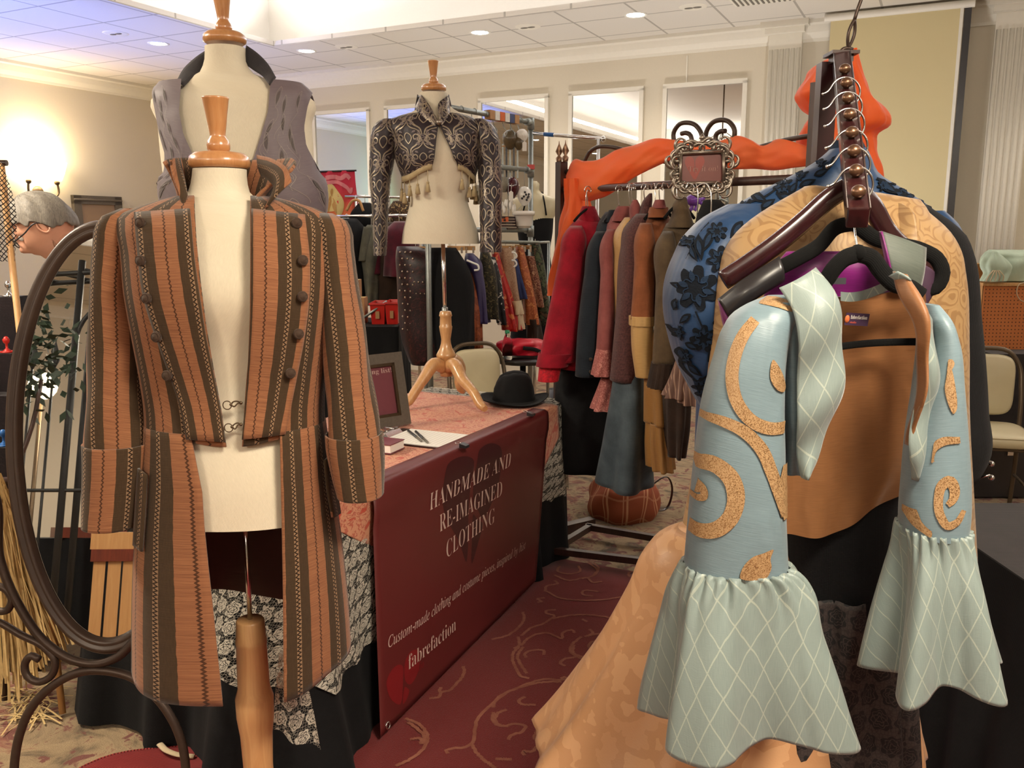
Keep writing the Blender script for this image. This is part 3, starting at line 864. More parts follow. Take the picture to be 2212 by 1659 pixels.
# framed picture on the left wall
tl = WU(152, 422, U0 + .02); t = thing('picture_frame', tl, 'small brown ornate picture frame on the left wall', 'picture')
q0, q1 = toroom(WU(152, 425, U0)), toroom(WU(256, 425, U0)); vz0, vz1 = q0[1], q1[1]; zt = q0[2] + .02; zb = zt - .62
B = (E2, -E1, np.array([0, 0, 1.]))
cen = R(U0 + .03, (vz0 + vz1) / 2, (zt + zb) / 2); w_ = vz1 - vz0; h_ = zt - zb
mb = MB()
for z in (zb + .05, zt - .05): mb.box(np.array([cen[0], cen[1], z]), (w_, .05, .1), B)
for k in (-1, 1): mb.box(cen + E2 * k * (w_ / 2 - .05), (.1, .05, h_), B)
for z in (zb + .05, zt - .05): mb.tube([np.array([cen[0], cen[1], z]) + E1 * .025 + E2 * k * w_ / 2 for k in (-1, 1)], .016, 6)
mb.build('frame', M['greyframe'], t, bevel=.012)
M['printbrown'] = plain('brown_print', S(150, 124, 100), .6, 0, .08, 8)
mb = MB(); mb.box(cen, (w_ - .16, .02, h_ - .16), B); mb.build('picture', M['printbrown'], t)
# ================================================================== dress forms
def neck_cap(t, c, r, mat, lean=(0, 0)):
    """turned wooden cap: disk, bulb and flared handle"""
    ax = (np.array([1., 0, 0]), np.array([0, 1., 0]), np.array([lean[0], lean[1], 1.]))
    mb = MB(); k = r / .057
    mb.lathe(c, [(.050 * k, 0), (.0565 * k, .004 * k), (.058 * k, .012 * k), (.055 * k, .022 * k), (.046 * k, .029 * k), (.024 * k, .032 * k)], 36, ax=ax)
    mb.lathe(c, [(.018 * k, .031 * k), (.0215 * k, .036 * k), (.022 * k, .044 * k), (.0195 * k, .052 * k), (.0155 * k, .058 * k), (.0145 * k, .062 * k), (.016 * k, .072 * k),
                 (.020 * k, .100 * k), (.0245 * k, .1285 * k), (.0255 * k, .131 * k), (.024 * k, .1325 * k), (.001, .132 * k)], 28, ax=ax)
    return mb.build('neck_cap', mat, t)
def torso_mesh(t, rows, mat, n=48, nu=64, sq=.92):
    R_ = Rings(rows, n, sq); P = R_.surf(nu)
    mb = MB(); mb.grid(P, metric_uv(P), cu=True); mb.cap(P[0]); mb.cap(P[-1])
    mb.build('torso', mat, t); return R_

# ---- the form under the striped coat
YC = 1.80
tb = W(530, 1140, YC)
form1 = thing('dress_form', (tb[0] + .01, YC, 0), 'cream dress form with maple neck cap wearing the striped coat', 'dress form')
rows1 = [(362, 420, 530, YC, .052), (400, 414, 534, YC, .054), (430, 396, 556, YC, .062), (452, 340, 640, YC, .078), (480, 288, 690, YC, .095), (560, 284, 700, YC - .01, .115), (640, 296, 696, YC - .015, .124),
         (760, 330, 668, YC, .110), (860, 346, 652, YC, .100), (950, 334, 668, YC, .112), (1060, 322, 690, YC, .124), (1145, 320, 700, YC, .124)]
TR1 = torso_mesh(form1, rows1, M['torso'])
c1 = W(475, 362, YC); neck_cap(form1, c1 + np.array([0, 0, -.002]), .060, M['maple'], (-.01, 0))
pz = W(540, 1337, YC)[2]; px0 = W(531, 1150, YC); px1 = W(540, 1337, YC)
mb = MB(); mb.bar([px0[0], YC, TR1.z[-1] + .02], [px1[0], YC, pz - .02], .0055, 14); mb.build('pole', M['chrome'], form1)
xb = px1[0]; c = np.array([xb, YC, 0])
prof = [(.040, .16), (.042, .19), (.036, .25), (.033, .34), (.036, .42), (.0415, pz - .235), (.0425, pz - .19), (.0355, pz - .165), (.0335, pz - .06), (.0345, pz - .056), (.0345, pz - .048), (.033, pz - .044), (.031, pz - .004), (.028, pz), (.007, pz)]
mb = MB(); mb.lathe(c, prof, 32); mb.build('post', M['beech'], form1)
def tripod_legs(t, c, z1, spread, mat, angs, r=.024, z0=.0):
    for a in angs:
        d = np.array([math.cos(a), math.sin(a), 0])
        pts = spline([c + d * .02 + np.array([0, 0, z1]), c + d * spread * .22 + np.array([0, 0, z1 + .012]), c + d * spread * .50 + np.array([0, 0, z0 + (z1 - z0) * .62]),
                      c + d * spread * .74 + np.array([0, 0, z0 + (z1 - z0) * .24]), c + d * spread * .90 + np.array([0, 0, z0 + r * .75]), c + d * spread + np.array([0, 0, z0 + r * .55])], 18)
        mb = MB(); mb.tube(pts, np.linspace(r * 1.1, r * .62, 18), 12, flat=.62 if False else 1.0); mb.build('leg', mat, t)
tripod_legs(form1, c, .20, .30, M['beech'], (PI / 2, PI * 7 / 6, -PI / 6), .022)

# ---- the form in the lilac vest, standing on the table
YV = 2.52
TOPZ = .762
tb = W(495, 700, YV)
form2 = thing('dress_form', (tb[0], YV, TOPZ), 'tallest cream dress form, wearing the embroidered grey vest', 'dress form')
rows2 = [(95, 445, 528, YV, .055), (130, 443, 532, YV, .056), (158, 425, 560, YV, .064), (178, 370, 630, YV, .08), (198, 338, 668, YV, .095), (260, 345, 672, YV, .112), (330, 352, 676, YV, .125), (400, 362, 672, YV, .124),
         (500, 385, 640, YV, .105), (560, 388, 636, YV, .10), (660, 372, 655, YV, .115), (760, 365, 668, YV, .125)]
TR2 = torso_mesh(form2, rows2, M['torso'])
neck_cap(form2, W(486, 95, YV), .058, M['maple'], (-.02, 0))
cx = TR2.cx[-1]; zb = TR2.z[-1]
mb = MB(); mb.bar([cx, YV, zb + .02], [cx, YV, TOPZ + .10], .008, 12); mb.build('pole', M['chrome'], form2)
mb = MB(); mb.lathe([cx, YV, TOPZ], [(.15, 0), (.15, .014), (.13, .022), (.04, .03), (.03, .10), (.012, .105)], 32); mb.build('base', M['beech'], form2)

# ---- the form in the brocade bolero, at the far end of the table
YJ = 4.02
form3 = thing('dress_form', (*WZ(962, 862, TOPZ)[:2], TOPZ), 'cream dress form on turned wooden tripod stand, wearing the brocade bolero', 'dress form')
rows3 = [(197, 907, 965, YJ, .058), (215, 905, 966, YJ, .060), (235, 898, 985, YJ, .068), (252, 850, 1022, YJ, .085), (268, 838, 1040, YJ, .10), (300, 852, 1036, YJ, .118), (335, 858, 1032, YJ, .126), (385, 874, 1018, YJ, .112),
         (430, 886, 1010, YJ, .102), (470, 878, 1022, YJ, .118), (500, 871, 1032, YJ, .128), (527, 868, 1036, YJ, .13)]
TR3 = torso_mesh(form3, rows3, M['torso'])
neck_cap(form3, W(937, 197, YJ), .056, M['maple'], (-.01, 0))
p0 = W(957, 527, YJ); p1 = W(961, 668, YJ)
mb = MB(); mb.bar([p0[0], YJ, p0[2] + .03], [p1[0], YJ, p1[2] - .02], .0095, 14); mb.build('pole', M['chrome'], form3)
mb = MB(); mb.lathe([p1[0], YJ, p1[2] - .004], [(.014, -.01), (.014, .012), (.010, .014)], 14); mb.build('collar', M['steel'], form3)
zz = lambda py: W(962, py, YJ)[2]
c = np.array([p1[0] + .003, YJ, 0])
prof = [(.001, zz(812)), (.029, zz(812)), (.031, zz(806)), (.031, zz(775)), (.046, zz(770)), (.047, zz(766)), (.042, zz(762)), (.030, zz(752)), (.024, zz(742)), (.022, zz(733)), (.030, zz(710)), (.031, zz(705)), (.028, zz(703)),
        (.027, zz(684)), (.031, zz(682)), (.029, zz(679)), (.027, zz(674)), (.024, zz(672)), (.008, zz(671))]
mb = MB(); mb.lathe(c, prof, 28); mb.build('post', M['beech'], form3)
hub = np.array([c[0], c[1], 0])
for (fx, fy) in ((872, 876), (1048, 884), (1001, 846)):
    f = WZ(fx, fy, TOPZ + .015); d = f - hub; d[2] = 0; L = np.linalg.norm(d); d /= L
    zt = zz(788); pts = spline([hub + d * .018 + np.array([0, 0, zt - .012]), hub + d * .07 + np.array([0, 0, zt + .012]), hub + d * .14 + np.array([0, 0, zt - .045]), hub + d * L * .72 + np.array([0, 0, TOPZ + .075]), hub + d * L * .9 + np.array([0, 0, TOPZ + .027]), hub + d * L + np.array([0, 0, TOPZ + .016])], 20)
    mb = MB(); mb.tube(pts, np.interp(np.linspace(0, 1, 20), [0, .2, .6, .9, 1], [.030, .032, .023, .021, .014]), 14); mb.build('leg', M['beech'], form3)

# ================================================================== the striped coat
coat = thing('coat', (form1.location.x, YC, W(530, 1520, YC)[2]), 'brown and olive striped tailcoat with covered buttons and wide cuffs on dress form', 'coat')
BR = Rings([(424, 380, 590, YC, .068), (437, 336, 640, YC, .082), (450, 296, 682, YC, .094), (466, 262, 712, YC, .106), (490, 260, 722, YC - .008, .118), (540, 270, 724, YC - .012, .130), (640, 280, 720, YC - .015, .138), (740, 296, 710, YC - .008, .130), (840, 312, 700, YC, .118), (900, 320, 696, YC, .118), (950, 322, 698, YC, .124)], 44, .92)
inL = [(446, 420), (520, 424), (600, 432), (700, 445), (800, 462), (880, 478), (955, 489)]
inR = [(446, 541), (560, 541), (680, 540), (780, 536), (860, 529), (955, 522)]
fL = [BR.phi_at(j, np.interp(BR.py[j], *zip(*inL))) for j in range(BR.n)]
fR = [BR.phi_at(j, np.interp(BR.py[j], *zip(*inR))) - 2 * PI for j in range(BR.n)]
P = BR.surf(110, fL, fR)
# hem of the bodice: corner drops at the front edges
for j in range(BR.n):
    t = max(0, (j / (BR.n - 1) - .75) / .25)
    for i in range(110):
        e = min(i, 109 - i) / 109
        P[j, i, 2] -= t * .012 * math.exp(-(e / .05) ** 2)
uv = metric_uv(P); uv[:, :, 0] = (np.arange(110)[None] / 109 * 1.08) + .03 * np.linspace(0, 1, BR.n)[:, None] * 0
mb = MB(); mb.grid(P, uv); mb.build('bodice', M['coat'], coat, solid=.004)
def shift(P, du): uv = metric_uv(P); k = uv.shape[1] // 2; uv[:, :, 0] += du - uv[:, k:k + 1, 0] + uv[-1, k, 0]; return uv
# raised revers buttoned down each side
PL = patch(BR, [(302, 459), (309, 540), (321, 640), (348, 730), (376, 810), (398, 880), (410, 945)], [(416, 452), (423, 540), (436, 640), (450, 730), (466, 810), (479, 880), (489, 950)], 30, 14, .010)
mb = MB(); uvp = metric_uv(PL); uvp[:, :, 0] = np.linspace(0, .118, 14)[None] + .062; mb.grid(PL, uvp); mb.build('revers', M['coat'], coat, solid=.004)
PR = patch(BR, [(542, 452), (542, 560), (541, 660), (537, 760), (532, 840), (523, 945)], [(652, 464), (662, 560), (661, 650), (650, 740), (636, 815), (612, 940)], 30, 14, .010)
mb = MB(); uvp = metric_uv(PR); uvp[:, :, 0] = np.linspace(0, .118, 14)[None] - .004; mb.grid(PR, uvp); mb.build('revers', M['coat'], coat, solid=.004)
def button(px, py, r=.0105):
    p = BR.front(px, py, .016); q = BR.front(px + 4, py, .016); n = np.array([q[1] - p[1], -(q[0] - p[0]), 0]); n /= np.linalg.norm(n)
    n = np.array([n[0], n[1], .05]); n /= np.linalg.norm(n); x = np.cross([0, 0, 1], n); x /= np.linalg.norm(x); y = np.cross(n, x)
    mb = MB(); mb.lathe(p, [(r * .85, -.004), (r, .001), (r, .004), (r * .82, .007), (r * .74, .006), (r * .70, .0065), (r * .3, .0085), (.0004, .009)], 20, ax=(x, y, n)); mb.build('button', M['btn'], coat)
M['btn'] = cloth('covered_button', S(74, 56, 44), S(54, 40, 32), .8, 1200)
for q in ((321, 481), (322, 563), (334, 644), (354, 726), (376, 808), (632, 482), (644, 563), (643, 642), (635, 723), (619, 807)): button(*q)
# two swivel hooks with rings bridging the opening
for (xa, ya, xb_, yb) in ((484, 872, 521, 866), (488, 921, 521, 912)):
    a = BR.front(xa, ya, .012); b = BR.front(xb_, yb, .012); m = a * .55 + b * .45
    mb = MB(); k = np.linspace(0, 2 * PI, 19)[:-1]; rc = a + (b - a) * .25
    mb.tube([rc + np.array([math.cos(x) * .0085, 0, math.sin(x) * .0085]) for x in k], .0011, 6, closed=True)
    mb.tube(spline([m, m + np.array([.006, 0, .006]), b + np.array([-.006, 0, .003]), b]), .0016, 6)
    mb.tube(spline([m, m + np.array([.006, 0, -.004]), b + np.array([-.006, 0, -.001]), b]), .0016, 6); mb.ball(b, .0035, 8); mb.ball(m, .003, 8)
    mb.build('hook_clasp', M['brassdark'], coat)
# skirts: one open ring from front edge round the back to the other front edge
SK = Rings([(936, 322, 699, YC, .126), (1000, 320, 706, YC, .138), (1100, 312, 716, YC + .01, .152), (1200, 304, 728, YC + .02, .162), (1300, 299, 738, YC + .025, .170), (1400, 297, 746, YC + .03, .176), (1518, 297, 752, YC + .03, .180)], 34, .9)
kL = [(936, 412), (1000, 424), (1060, 436), (1140, 441), (1220, 449), (1300, 458), (1400, 468), (1525, 481)]
kR = [(936, 605), (1040, 607), (1150, 609), (1300, 611), (1525, 612)]
def panel(side):
    pp, uvs = [], []
    nu = 34
    for j in range(SK.n):
        f = SK.phi_at(j, np.interp(SK.py[j], *zip(*(kL if side < 0 else kR))))
        g = PI * .42 if side < 0 else 2 * PI - PI * .42
        row = []
        for i in range(nu):
            t = i / (nu - 1); ph = f + (g - f) * t
            v = j / (SK.n - 1)
            w = .006 * v * math.sin(t * 9 + side)
            p = ring_pt(SK.cx[j], SK.a[j] + w, SK.Y[j], SK.b[j] + w, ph, SK.z[j], SK.sq)
            if side > 0: p[2] += .052 * v ** 4 * t
            else: p[2] += .02 * v ** 4 * t
            row.append(p)
        pp.append(row)
    P = np.array(pp); uv = metric_uv(P)
    uv[:, :, 0] = np.linspace(0, .215, nu)[None] + (.049 if side < 0 else .045) * 1.0
    if side < 0: uv[:, :, 0] = .23 - uv[:, :, 0] + .15
    mb = MB(); mb.grid(P, uv); mb.build('skirt_panel', M['coat'], coat, solid=.004)
panel(-1); panel(1)
# back skirt with dark lining towards the viewer
nu = 50; P = np.zeros((SK.n, nu, 3))
for j in range(SK.n):
    v = j / (SK.n - 1)
    for i in range(nu):
        t = i / (nu - 1); ph = PI * .44 - PI * .88 * t
        w = .012 * v * math.sin(t * 21) * (1 - .4 * v)
        P[j, i] = ring_pt(SK.cx[j], SK.a[j] + w - .004, SK.Y[j], SK.b[j] + w - .004, ph, SK.z[j] * 1.0, SK.sq)
        P[j, i, 2] += v * (.11 + .03 * math.cos(t * 3.0) - .04 * t)
M['coatlining'] = satin('burgundy_lining', S(62, 34, 30), S(44, 24, 22), .5, 8)
mb = MB(); mb.grid(P); mb.build('back_lining', M['coatlining'], coat)
Q = P.copy(); Q[:, :, 1] += .006; mb = MB(); mb.grid(Q); mb.build('back_skirt', M['coat'], coat)
# pocket edges
for (l, r) in (([(313, 1022), (309, 1090), (303, 1190)], [(331, 1030), (328, 1095), (321, 1196)]), ([(700, 1016), (706, 1080), (716, 1150)], [(709, 1010), (717, 1085), (726, 1158)])):
    P = patch(SK, l, r, 16, 5, .012); mb = MB(); mb.grid(P, shift(P, .05)); mb.build('pocket_flap', M['coat'], coat, solid=.005)
# sleeves and turned-back cuffs
def sleeve(rows, name, mat, parent, du=0.0, sq=.9, fold=None, n=34, nu=44, solid=.004, capt=True, par=None):
    P = close_ring(Rings(rows, n, sq).surf(nu, fold=fold)); mb = MB(); mb.grid(P, shift(P, du))
    if capt: mb.cap(P[0, :-1])
    return mb.build(name, mat, par or parent, solid=solid), P
wr = lambda u, t, ph: .003 * math.sin(ph * 3 + t * 14) * t
Sl1, _ = sleeve([(452, 268, 292, YC, .03), (462, 242, 296, YC, .05), (480, 226, 298, YC, .062), (530, 216, 300, YC, .068), (620, 208, 294, YC - .005, .066), (720, 203, 300, YC - .012, .062), (820, 198, 306, YC - .02, .060), (900, 194, 310, YC - .03, .060), (985, 192, 314, YC - .04, .060)], 'sleeve', M['coat'], coat, .055, fold=wr)
Sl2, _ = sleeve([(462, 682, 716, YC, .03), (470, 680, 736, YC, .05), (490, 684, 752, YC, .062), (540, 690, 760, YC, .068), (620, 696, 770, YC - .005, .064), (720, 702, 786, YC - .012, .062), (820, 706, 800, YC - .02, .060), (900, 710, 812, YC - .03, .060), (985, 716, 820, YC - .04, .060)], 'sleeve', M['coat'], coat, .083, fold=wr)
_, P = sleeve([(970, 187, 330, YC - .042, .070), (1010, 189, 328, YC - .044, .071), (1060, 188, 322, YC - .046, .069), (1150, 187, 306, YC - .05, .066)], 'cuff', M['coat'], coat, .02, capt=False, par=Sl1)
_, P = sleeve([(950, 706, 824, YC - .042, .066), (980, 708, 827, YC - .044, .068), (1030, 718, 828, YC - .046, .066), (1085, 732, 826, YC - .05, .062)], 'cuff', M['coat'], coat, .095, capt=False, par=Sl2)
# standing collar, flaring and open at the front
nv, nu = 16, 60; P = np.zeros((nv, nu, 3))
CB = crom([(448, 392, 582, YC, .078), (420, 392, 582, YC + .004, .083), (385, 384, 596, YC + .006, .092), (352, 372, 618, YC + .008, .100), (338, 366, 626, YC + .010, .106)], nv)
for j in range(nv):
    py, xl, xr, Y, b = CB[j]; z = W(1106, py, Y)[2]; a0 = XatPx(xl, Y, z); a1 = XatPx(xr, Y, z); v = j / (nv - 1)
    for i in range(nu):
        t = i / (nu - 1); g0 = PI * (.74 - .12 * v); g1 = -PI * (.74 - .12 * v); ph = g0 + (g1 - g0) * t
        p = ring_pt((a0 + a1) / 2, (a1 - a0) / 2, Y, b, ph, z, .95)
        ed = max(0, 1 - min(t, 1 - t) / .22)
        p[2] -= v * .014 * ed ** 1.5 * (1 if t < .5 else 2.2)          # front tips dip
        p[0] += v * .020 * ed * (1 if t > .5 else -.2)
        P[j, i] = p
uvc = metric_uv(P); uvc[:, :, 0] = np.linspace(0, .72, nu)[None] + .01
mb = MB(); mb.grid(P, uvc); mb.build('collar', M['coat'], coat, solid=.006)
P = sheet([(556, 336, YC + .07), (592, 346, YC + .01), (624, 372, YC - .05), (630, 392, YC - .07)], [(566, 380, YC + .03), (584, 392, YC - .03), (592, 410, YC - .07), (572, 452, YC - .085)], 18, 10, .01); mb = MB(); mb.grid(P, shift(P, .03)[:, :, ::1]); mb.build('collar_turnover', M['coat'], coat, solid=.005)
P = sheet([(368, 346, YC - .05), (372, 372, YC - .06), (384, 410, YC - .07), (398, 448, YC - .08)], [(388, 342, YC + .02), (394, 372, YC - .02), (402, 410, YC - .05), (408, 448, YC - .075)], 18, 8, .006); mb = MB(); mb.grid(P, shift(P, .05)); mb.build('collar_turnover', M['coat'], coat, solid=.005)

# ================================================================== the embroidered vest
vest = thing('vest', (TR2.cx[-1], YV, .95), 'grey violet sleeveless vest with leaf embroidery and dark upright collar', 'vest')
M['vestcloth'] = satin('violet_grey_silk', S(118, 104, 106), S(92, 80, 88), .55, 5)
M['vestdark'] = cloth('slate_collar', S(66, 62, 64), S(48, 46, 50), .8, 700)
M['vestthread'] = plain('beige_thread', S(150, 138, 128), .5, 0, .1)
M['vestleaf'] = cloth('olive_leaf', S(96, 86, 84), S(84, 76, 72), .6, 900)
VR = Rings([(170, 350, 650, YV, .088), (192, 332, 674, YV, .103), (230, 338, 676, YV, .118), (290, 345, 680, YV, .130), (350, 352, 690, YV, .136), (400, 350, 702, YV, .136), (470, 360, 698, YV, .128), (560, 372, 660, YV, .112), (680, 362, 672, YV, .124), (790, 352, 690, YV, .136)], 60, .92)
oL = [(170, 396), (240, 391), (290, 400), (330, 418), (420, 450), (560, 480), (790, 488)]
oR = [(170, 583), (240, 578), (290, 564), (330, 552), (420, 520), (560, 492), (790, 490)]
aL = [(170, 338), (196, 333), (240, 341), (290, 350), (330, 361), (365, 360), (392, 350), (470, 361), (790, 352)]
aR = [(170, 668), (190, 673), (225, 662), (270, 655), (310, 660), (345, 680), (385, 701), (470, 697), (790, 690)]
def vpanel(side):
    nu = 44; P = np.zeros((VR.n, nu, 3))
    for j in range(VR.n):
        py = VR.py[j]
        xi = np.interp(py, *zip(*(oL if side < 0 else oR))); xo = np.interp(py, *zip(*(aL if side < 0 else aR)))
        f0 = VR.phi_at(j, xi); f1 = VR.phi_at(j, xo)
        wrap = (PI * .30 if side < 0 else 2 * PI - PI * .30)
        under = np.clip((py - 375) / 40, 0, 1)         # below the armhole the panel runs round the side
        f1 = f1 * (1 - under) + (wrap) * under
        for i in range(nu):
            ph = f0 + (f1 - f0) * i / (nu - 1)
            P[j, i] = ring_pt(VR.cx[j], VR.a[j] + .006, VR.Y[j], VR.b[j] + .006, ph, VR.z[j], VR.sq)
    return P
for side in (-1, 1):
    P = vpanel(side); mb = MB(); mb.grid(P)
    sf = Surf(P if side > 0 else P[:, ::-1]); rs = np.random.RandomState(3 + side)
    for k in range(26):
        cx_, cy_ = rs.uniform(0.02, sf.Lu), rs.uniform(.03, sf.Lv * .62)
        cx_ = (k % 3 + .5) * sf.Lu * .24 + rs.uniform(-.012, .012); cy_ = .05 + (k // 3) * .075 + rs.uniform(-.012, .012) + (k % 2) * .035
        an = PI / 2 + rs.uniform(-.5, .5); ol = leaf((cx_, cy_), .066, .013, an); il = leaf((cx_, cy_), .042, .0075, an)
        for off in (-.0025, .0025): sf.ribbon(mb, np.vstack([ol, ol[:1]]), .0011, off, 1)
        for off in (-.002, .002): sf.blob(mb, (cx_, cy_), il, off, 2)
        tail = np.array([(cx_ + .02 * math.sin(x * 3 + k), cy_ + .03 + x * .05) for x in np.linspace(0, 1.4, 16)])
        for off in (-.0022, .0022): sf.ribbon(mb, tail, .0010, off, 1)
    mb.build('front_panel', [M['vestcloth'], M['vestthread'], M['vestleaf']], vest)
nu = 40; P = np.zeros((VR.n, nu, 3))
for j in range(VR.n):
    for i in range(nu):
        py = VR.py[j]; w_ = .42 - .14 * math.exp(-((py - 290) / 80) ** 2) if py < 420 else .34
        P[j, i] = ring_pt(VR.cx[j], VR.a[j] + .006, VR.Y[j], VR.b[j] + .006, PI * w_ - 2 * PI * w_ * i / (nu - 1), VR.z[j], VR.sq)
mb = MB(); mb.grid(P); mb.build('back_panel', M['vestcloth'], vest)
# shawl collar standing away from the neck
for (a, b) in (([(448, 138, YV + .02), (436, 152, YV - .01), (416, 168, YV - .05), (397, 186, YV - .092)], [(447, 108, YV + .03), (424, 124, YV + .02), (400, 146, YV - .01), (383, 174, YV - .06)]),
               ([(530, 138, YV + .02), (545, 150, YV - .01), (566, 164, YV - .05), (582, 184, YV - .092)], [(532, 98, YV + .03), (552, 112, YV + .02), (575, 134, YV - .01), (596, 168, YV - .06)])):
    P = sheet(a, b, 20, 6, .004); mb = MB(); mb.grid(P); mb.build('collar', M['vestdark'], vest, solid=.004)

# ================================================================== the brocade bolero
bol = thing('bolero', (TR3.cx[6], YJ, W(940, 553, YJ)[2]), 'dark plum and silver brocade bolero jacket with tasselled cream hem', 'jacket')
M['plumbro'] = satin('dark_plum_brocade', S(40, 24, 32), S(26, 16, 22), .5, 8)
M['silver'] = plain('silver_thread', S(150, 136, 116), .38, .35, .3, 120)
M['greythread'] = plain('grey_thread', S(108, 96, 96), .5, .2, .3, 120)
def damask(sf, mb, off=.0025, m1=1, m2=2, cell=(.115, .20), ph=(0, 0), both=True, seed=1):
    """mirror-symmetric paisley scrolls and roses"""
    cw, chh = cell; nx = int(sf.Lu / cw) + 2; ny = int(sf.Lv / chh * 2) + 2; offs = (off, -off) if both else (off,)
    for o in offs:
        for i in range(-1, nx):
            for j in range(-1, ny):
                cx_ = i * cw + ph[0] + (j % 2) * cw * .5; cy_ = j * chh * .5 + ph[1]
                for sx in (-1, 1):
                    mir = lambda q: np.stack([cx_ + sx * (np.array(q)[:, 0]), cy_ + np.array(q)[:, 1]], 1)
                    sf.ribbon(mb, mir(spline([(.004, .085), (.010, .06), (.030, .042), (.046, .018), (.044, -.004), (.032, -.012), (.022, -.002), (.026, .012), (.034, .010)], 26)), np.concatenate([np.linspace(.003, .009, 13), np.linspace(.009, .002, 13)]), o, m1)
                    sf.ribbon(mb, mir(spline([(.008, .088), (.020, .066), (.042, .054), (.056, .030), (.054, .014)], 16)), np.concatenate([np.linspace(.002, .005, 8), np.linspace(.005, .001, 8)]), o, m1)
                    sf.ribbon(mb, mir(spline([(.002, .086), (.016, .100), (.020, .116), (.010, .124), (.004, .114), (.010, .108)], 16)), .0032, o, m1)
                    sf.ribbon(mb, mir(spline([(.0, .035), (.010, .020), (.014, .0), (.006, -.016), (.0, -.02)], 14)), .004, o, m1)
                    for (lx, ly, la) in ((.032, .075, .6), (.020, .135, 2.2), (.044, -.026, 1.2)):
                        q = leaf((lx, ly), .018, .0045, la); sf.blob(mb, mir([(lx, ly)])[0], mir(q), o, m2, 1)
                # rose
                fc = (cx_ + cw * .5, cy_ + .012)
                for r_, k in ((.026, 6), (.017, 5), (.008, 5)):
                    fl = flower(fc, r_, k, .35, r_ * 40, 36); sf.ribbon(mb, np.vstack([fl, fl[:1]]), .0030, o, m2)
                for a in np.linspace(0, 2 * PI, 7)[:-1]:
                    c_ = (fc[0] + .031 * math.cos(a), fc[1] + .031 * math.sin(a)); sf.blob(mb, c_, leaf(c_, .014, .004, a), o, m2, 1)
BM = [M['plumbro'], M['silver'], M['greythread']]
JR = Rings([(243, 880, 1000, YJ, .085), (253, 846, 1028, YJ, .10), (268, 836, 1044, YJ, .118), (300, 848, 1040, YJ, .132), (335, 856, 1036, YJ, .138), (362, 864, 1030, YJ, .134), (384, 872, 1024, YJ, .126)], 30, .92)
jL = [(243, 936), (262, 947), (272, 947), (300, 943), (330, 940), (360, 937), (384, 935)]
jR = [(243, 950), (262, 948.5), (272, 950), (300, 962), (325, 974), (360, 985), (384, 988)]
fL = [JR.phi_at(j, np.interp(JR.py[j], *zip(*jL))) for j in range(JR.n)]; fR = [JR.phi_at(j, np.interp(JR.py[j], *zip(*jR))) - 2 * PI for j in range(JR.n)]
P = JR.surf(100, fL, fR, grow=.004)
for j in range(JR.n):
    t = max(0, (j / (JR.n - 1) - .7) / .3)
    for i in range(100):
        e = min(i, 99 - i) / 99; P[j, i, 2] += t * .05 * math.exp(-(e / .09) ** 2)     # hem rises to the front
mb = MB(); mb.grid(P); damask(Surf(P[:, ::-1]), mb, ph=(.03, .02)); mb.build('bodice', BM, bol)
HEM = P[-1].copy()
mb = MB(); hp = np.stack([HEM + [0, 0, .010], HEM + [0, 0, -.016]]); ctr = HEM.mean(0); out = (HEM - ctr); out[:, 2] = 0; out /= np.linalg.norm(out, axis=1)[:, None]
mb.grid(hp + out[None] * .004); braid = mb.build('braid', M['tasselcream'], bol, solid=.003)
for i in list(range(2, 98, 5)):
    q = HEM[i] + out[i] * .006 + np.array([0, 0, -.016]); L = .03 + .012 * (i % 3)
    mb = MB(); mb.bar(q, q + np.array([0, 0, -L]), .0016, 6); mb.ball(q + np.array([0, 0, -L]), .007, 8)
    mb.lathe(q + np.array([0, 0, -L]), [(.005, -.002), (.009, -.018), (.012, -.040), (.006, -.042)], 10); mb.build('tassel', M['tasselcream'], braid)
for rows, ph in (([(256, 826, 856, YJ, .05), (264, 814, 860, YJ, .07), (285, 804, 860, YJ, .085), (330, 800, 853, YJ, .082), (380, 799, 844, YJ - .01, .075), (430, 803, 839, YJ - .03, .068), (490, 807, 837, YJ - .05, .062), (553, 808, 833, YJ - .07, .058)], (.02, .0)),
                 ([(256, 1022, 1050, YJ, .05), (266, 1020, 1064, YJ, .07), (290, 1024, 1076, YJ, .085), (330, 1031, 1081, YJ, .082), (390, 1034, 1084, YJ - .01, .075), (430, 1036, 1084, YJ - .03, .07), (490, 1037, 1083, YJ - .05, .066), (545, 1037, 1083, YJ - .07, .062)], (.045, .03))):
    P = close_ring(Rings(rows, 34, .92).surf(36)); mb = MB(); mb.grid(P); mb.cap(P[0, :-1]); damask(Surf(P[:, ::-1]), mb, ph=ph); mb.build('sleeve', BM, bol)
for k, (a, b) in enumerate((([(909, 204, YJ + .02), (912, 207, YJ - .05), (928, 228, YJ - .09), (946, 262, YJ - .120)], [(899, 232, YJ + .01), (898, 236, YJ - .05), (912, 252, YJ - .10), (940, 274, YJ - .128)]),
                            ([(969, 204, YJ + .02), (966, 208, YJ - .05), (948, 222, YJ - .085), (949, 260, YJ - .120)], [(972, 232, YJ + .01), (972, 240, YJ - .05), (968, 252, YJ - .10), (954, 272, YJ - .128)]))):
    P = sheet(a, b, 24, 8, .006); mb = MB(); mb.grid(P)
    for o in (1,): damask(Surf(P[:, ::-1] if k == 1 else P), mb, ph=(.02, .01), cell=(.07, .12))
    mb.build('collar', BM, bol)
P = np.zeros((8, 24, 3))
for j in range(8):
    for i in range(24):
        ph = PI * .55 - PI * 1.1 * i / 23; z = W(1106, 205 + j * 5, YJ)[2]; P[j, i] = ring_pt(W(936, 210, YJ)[0], .07 + .002 * j, YJ, .07, ph, z)
mb = MB(); mb.grid(P); mb.build('collar', BM, bol, solid=.003)
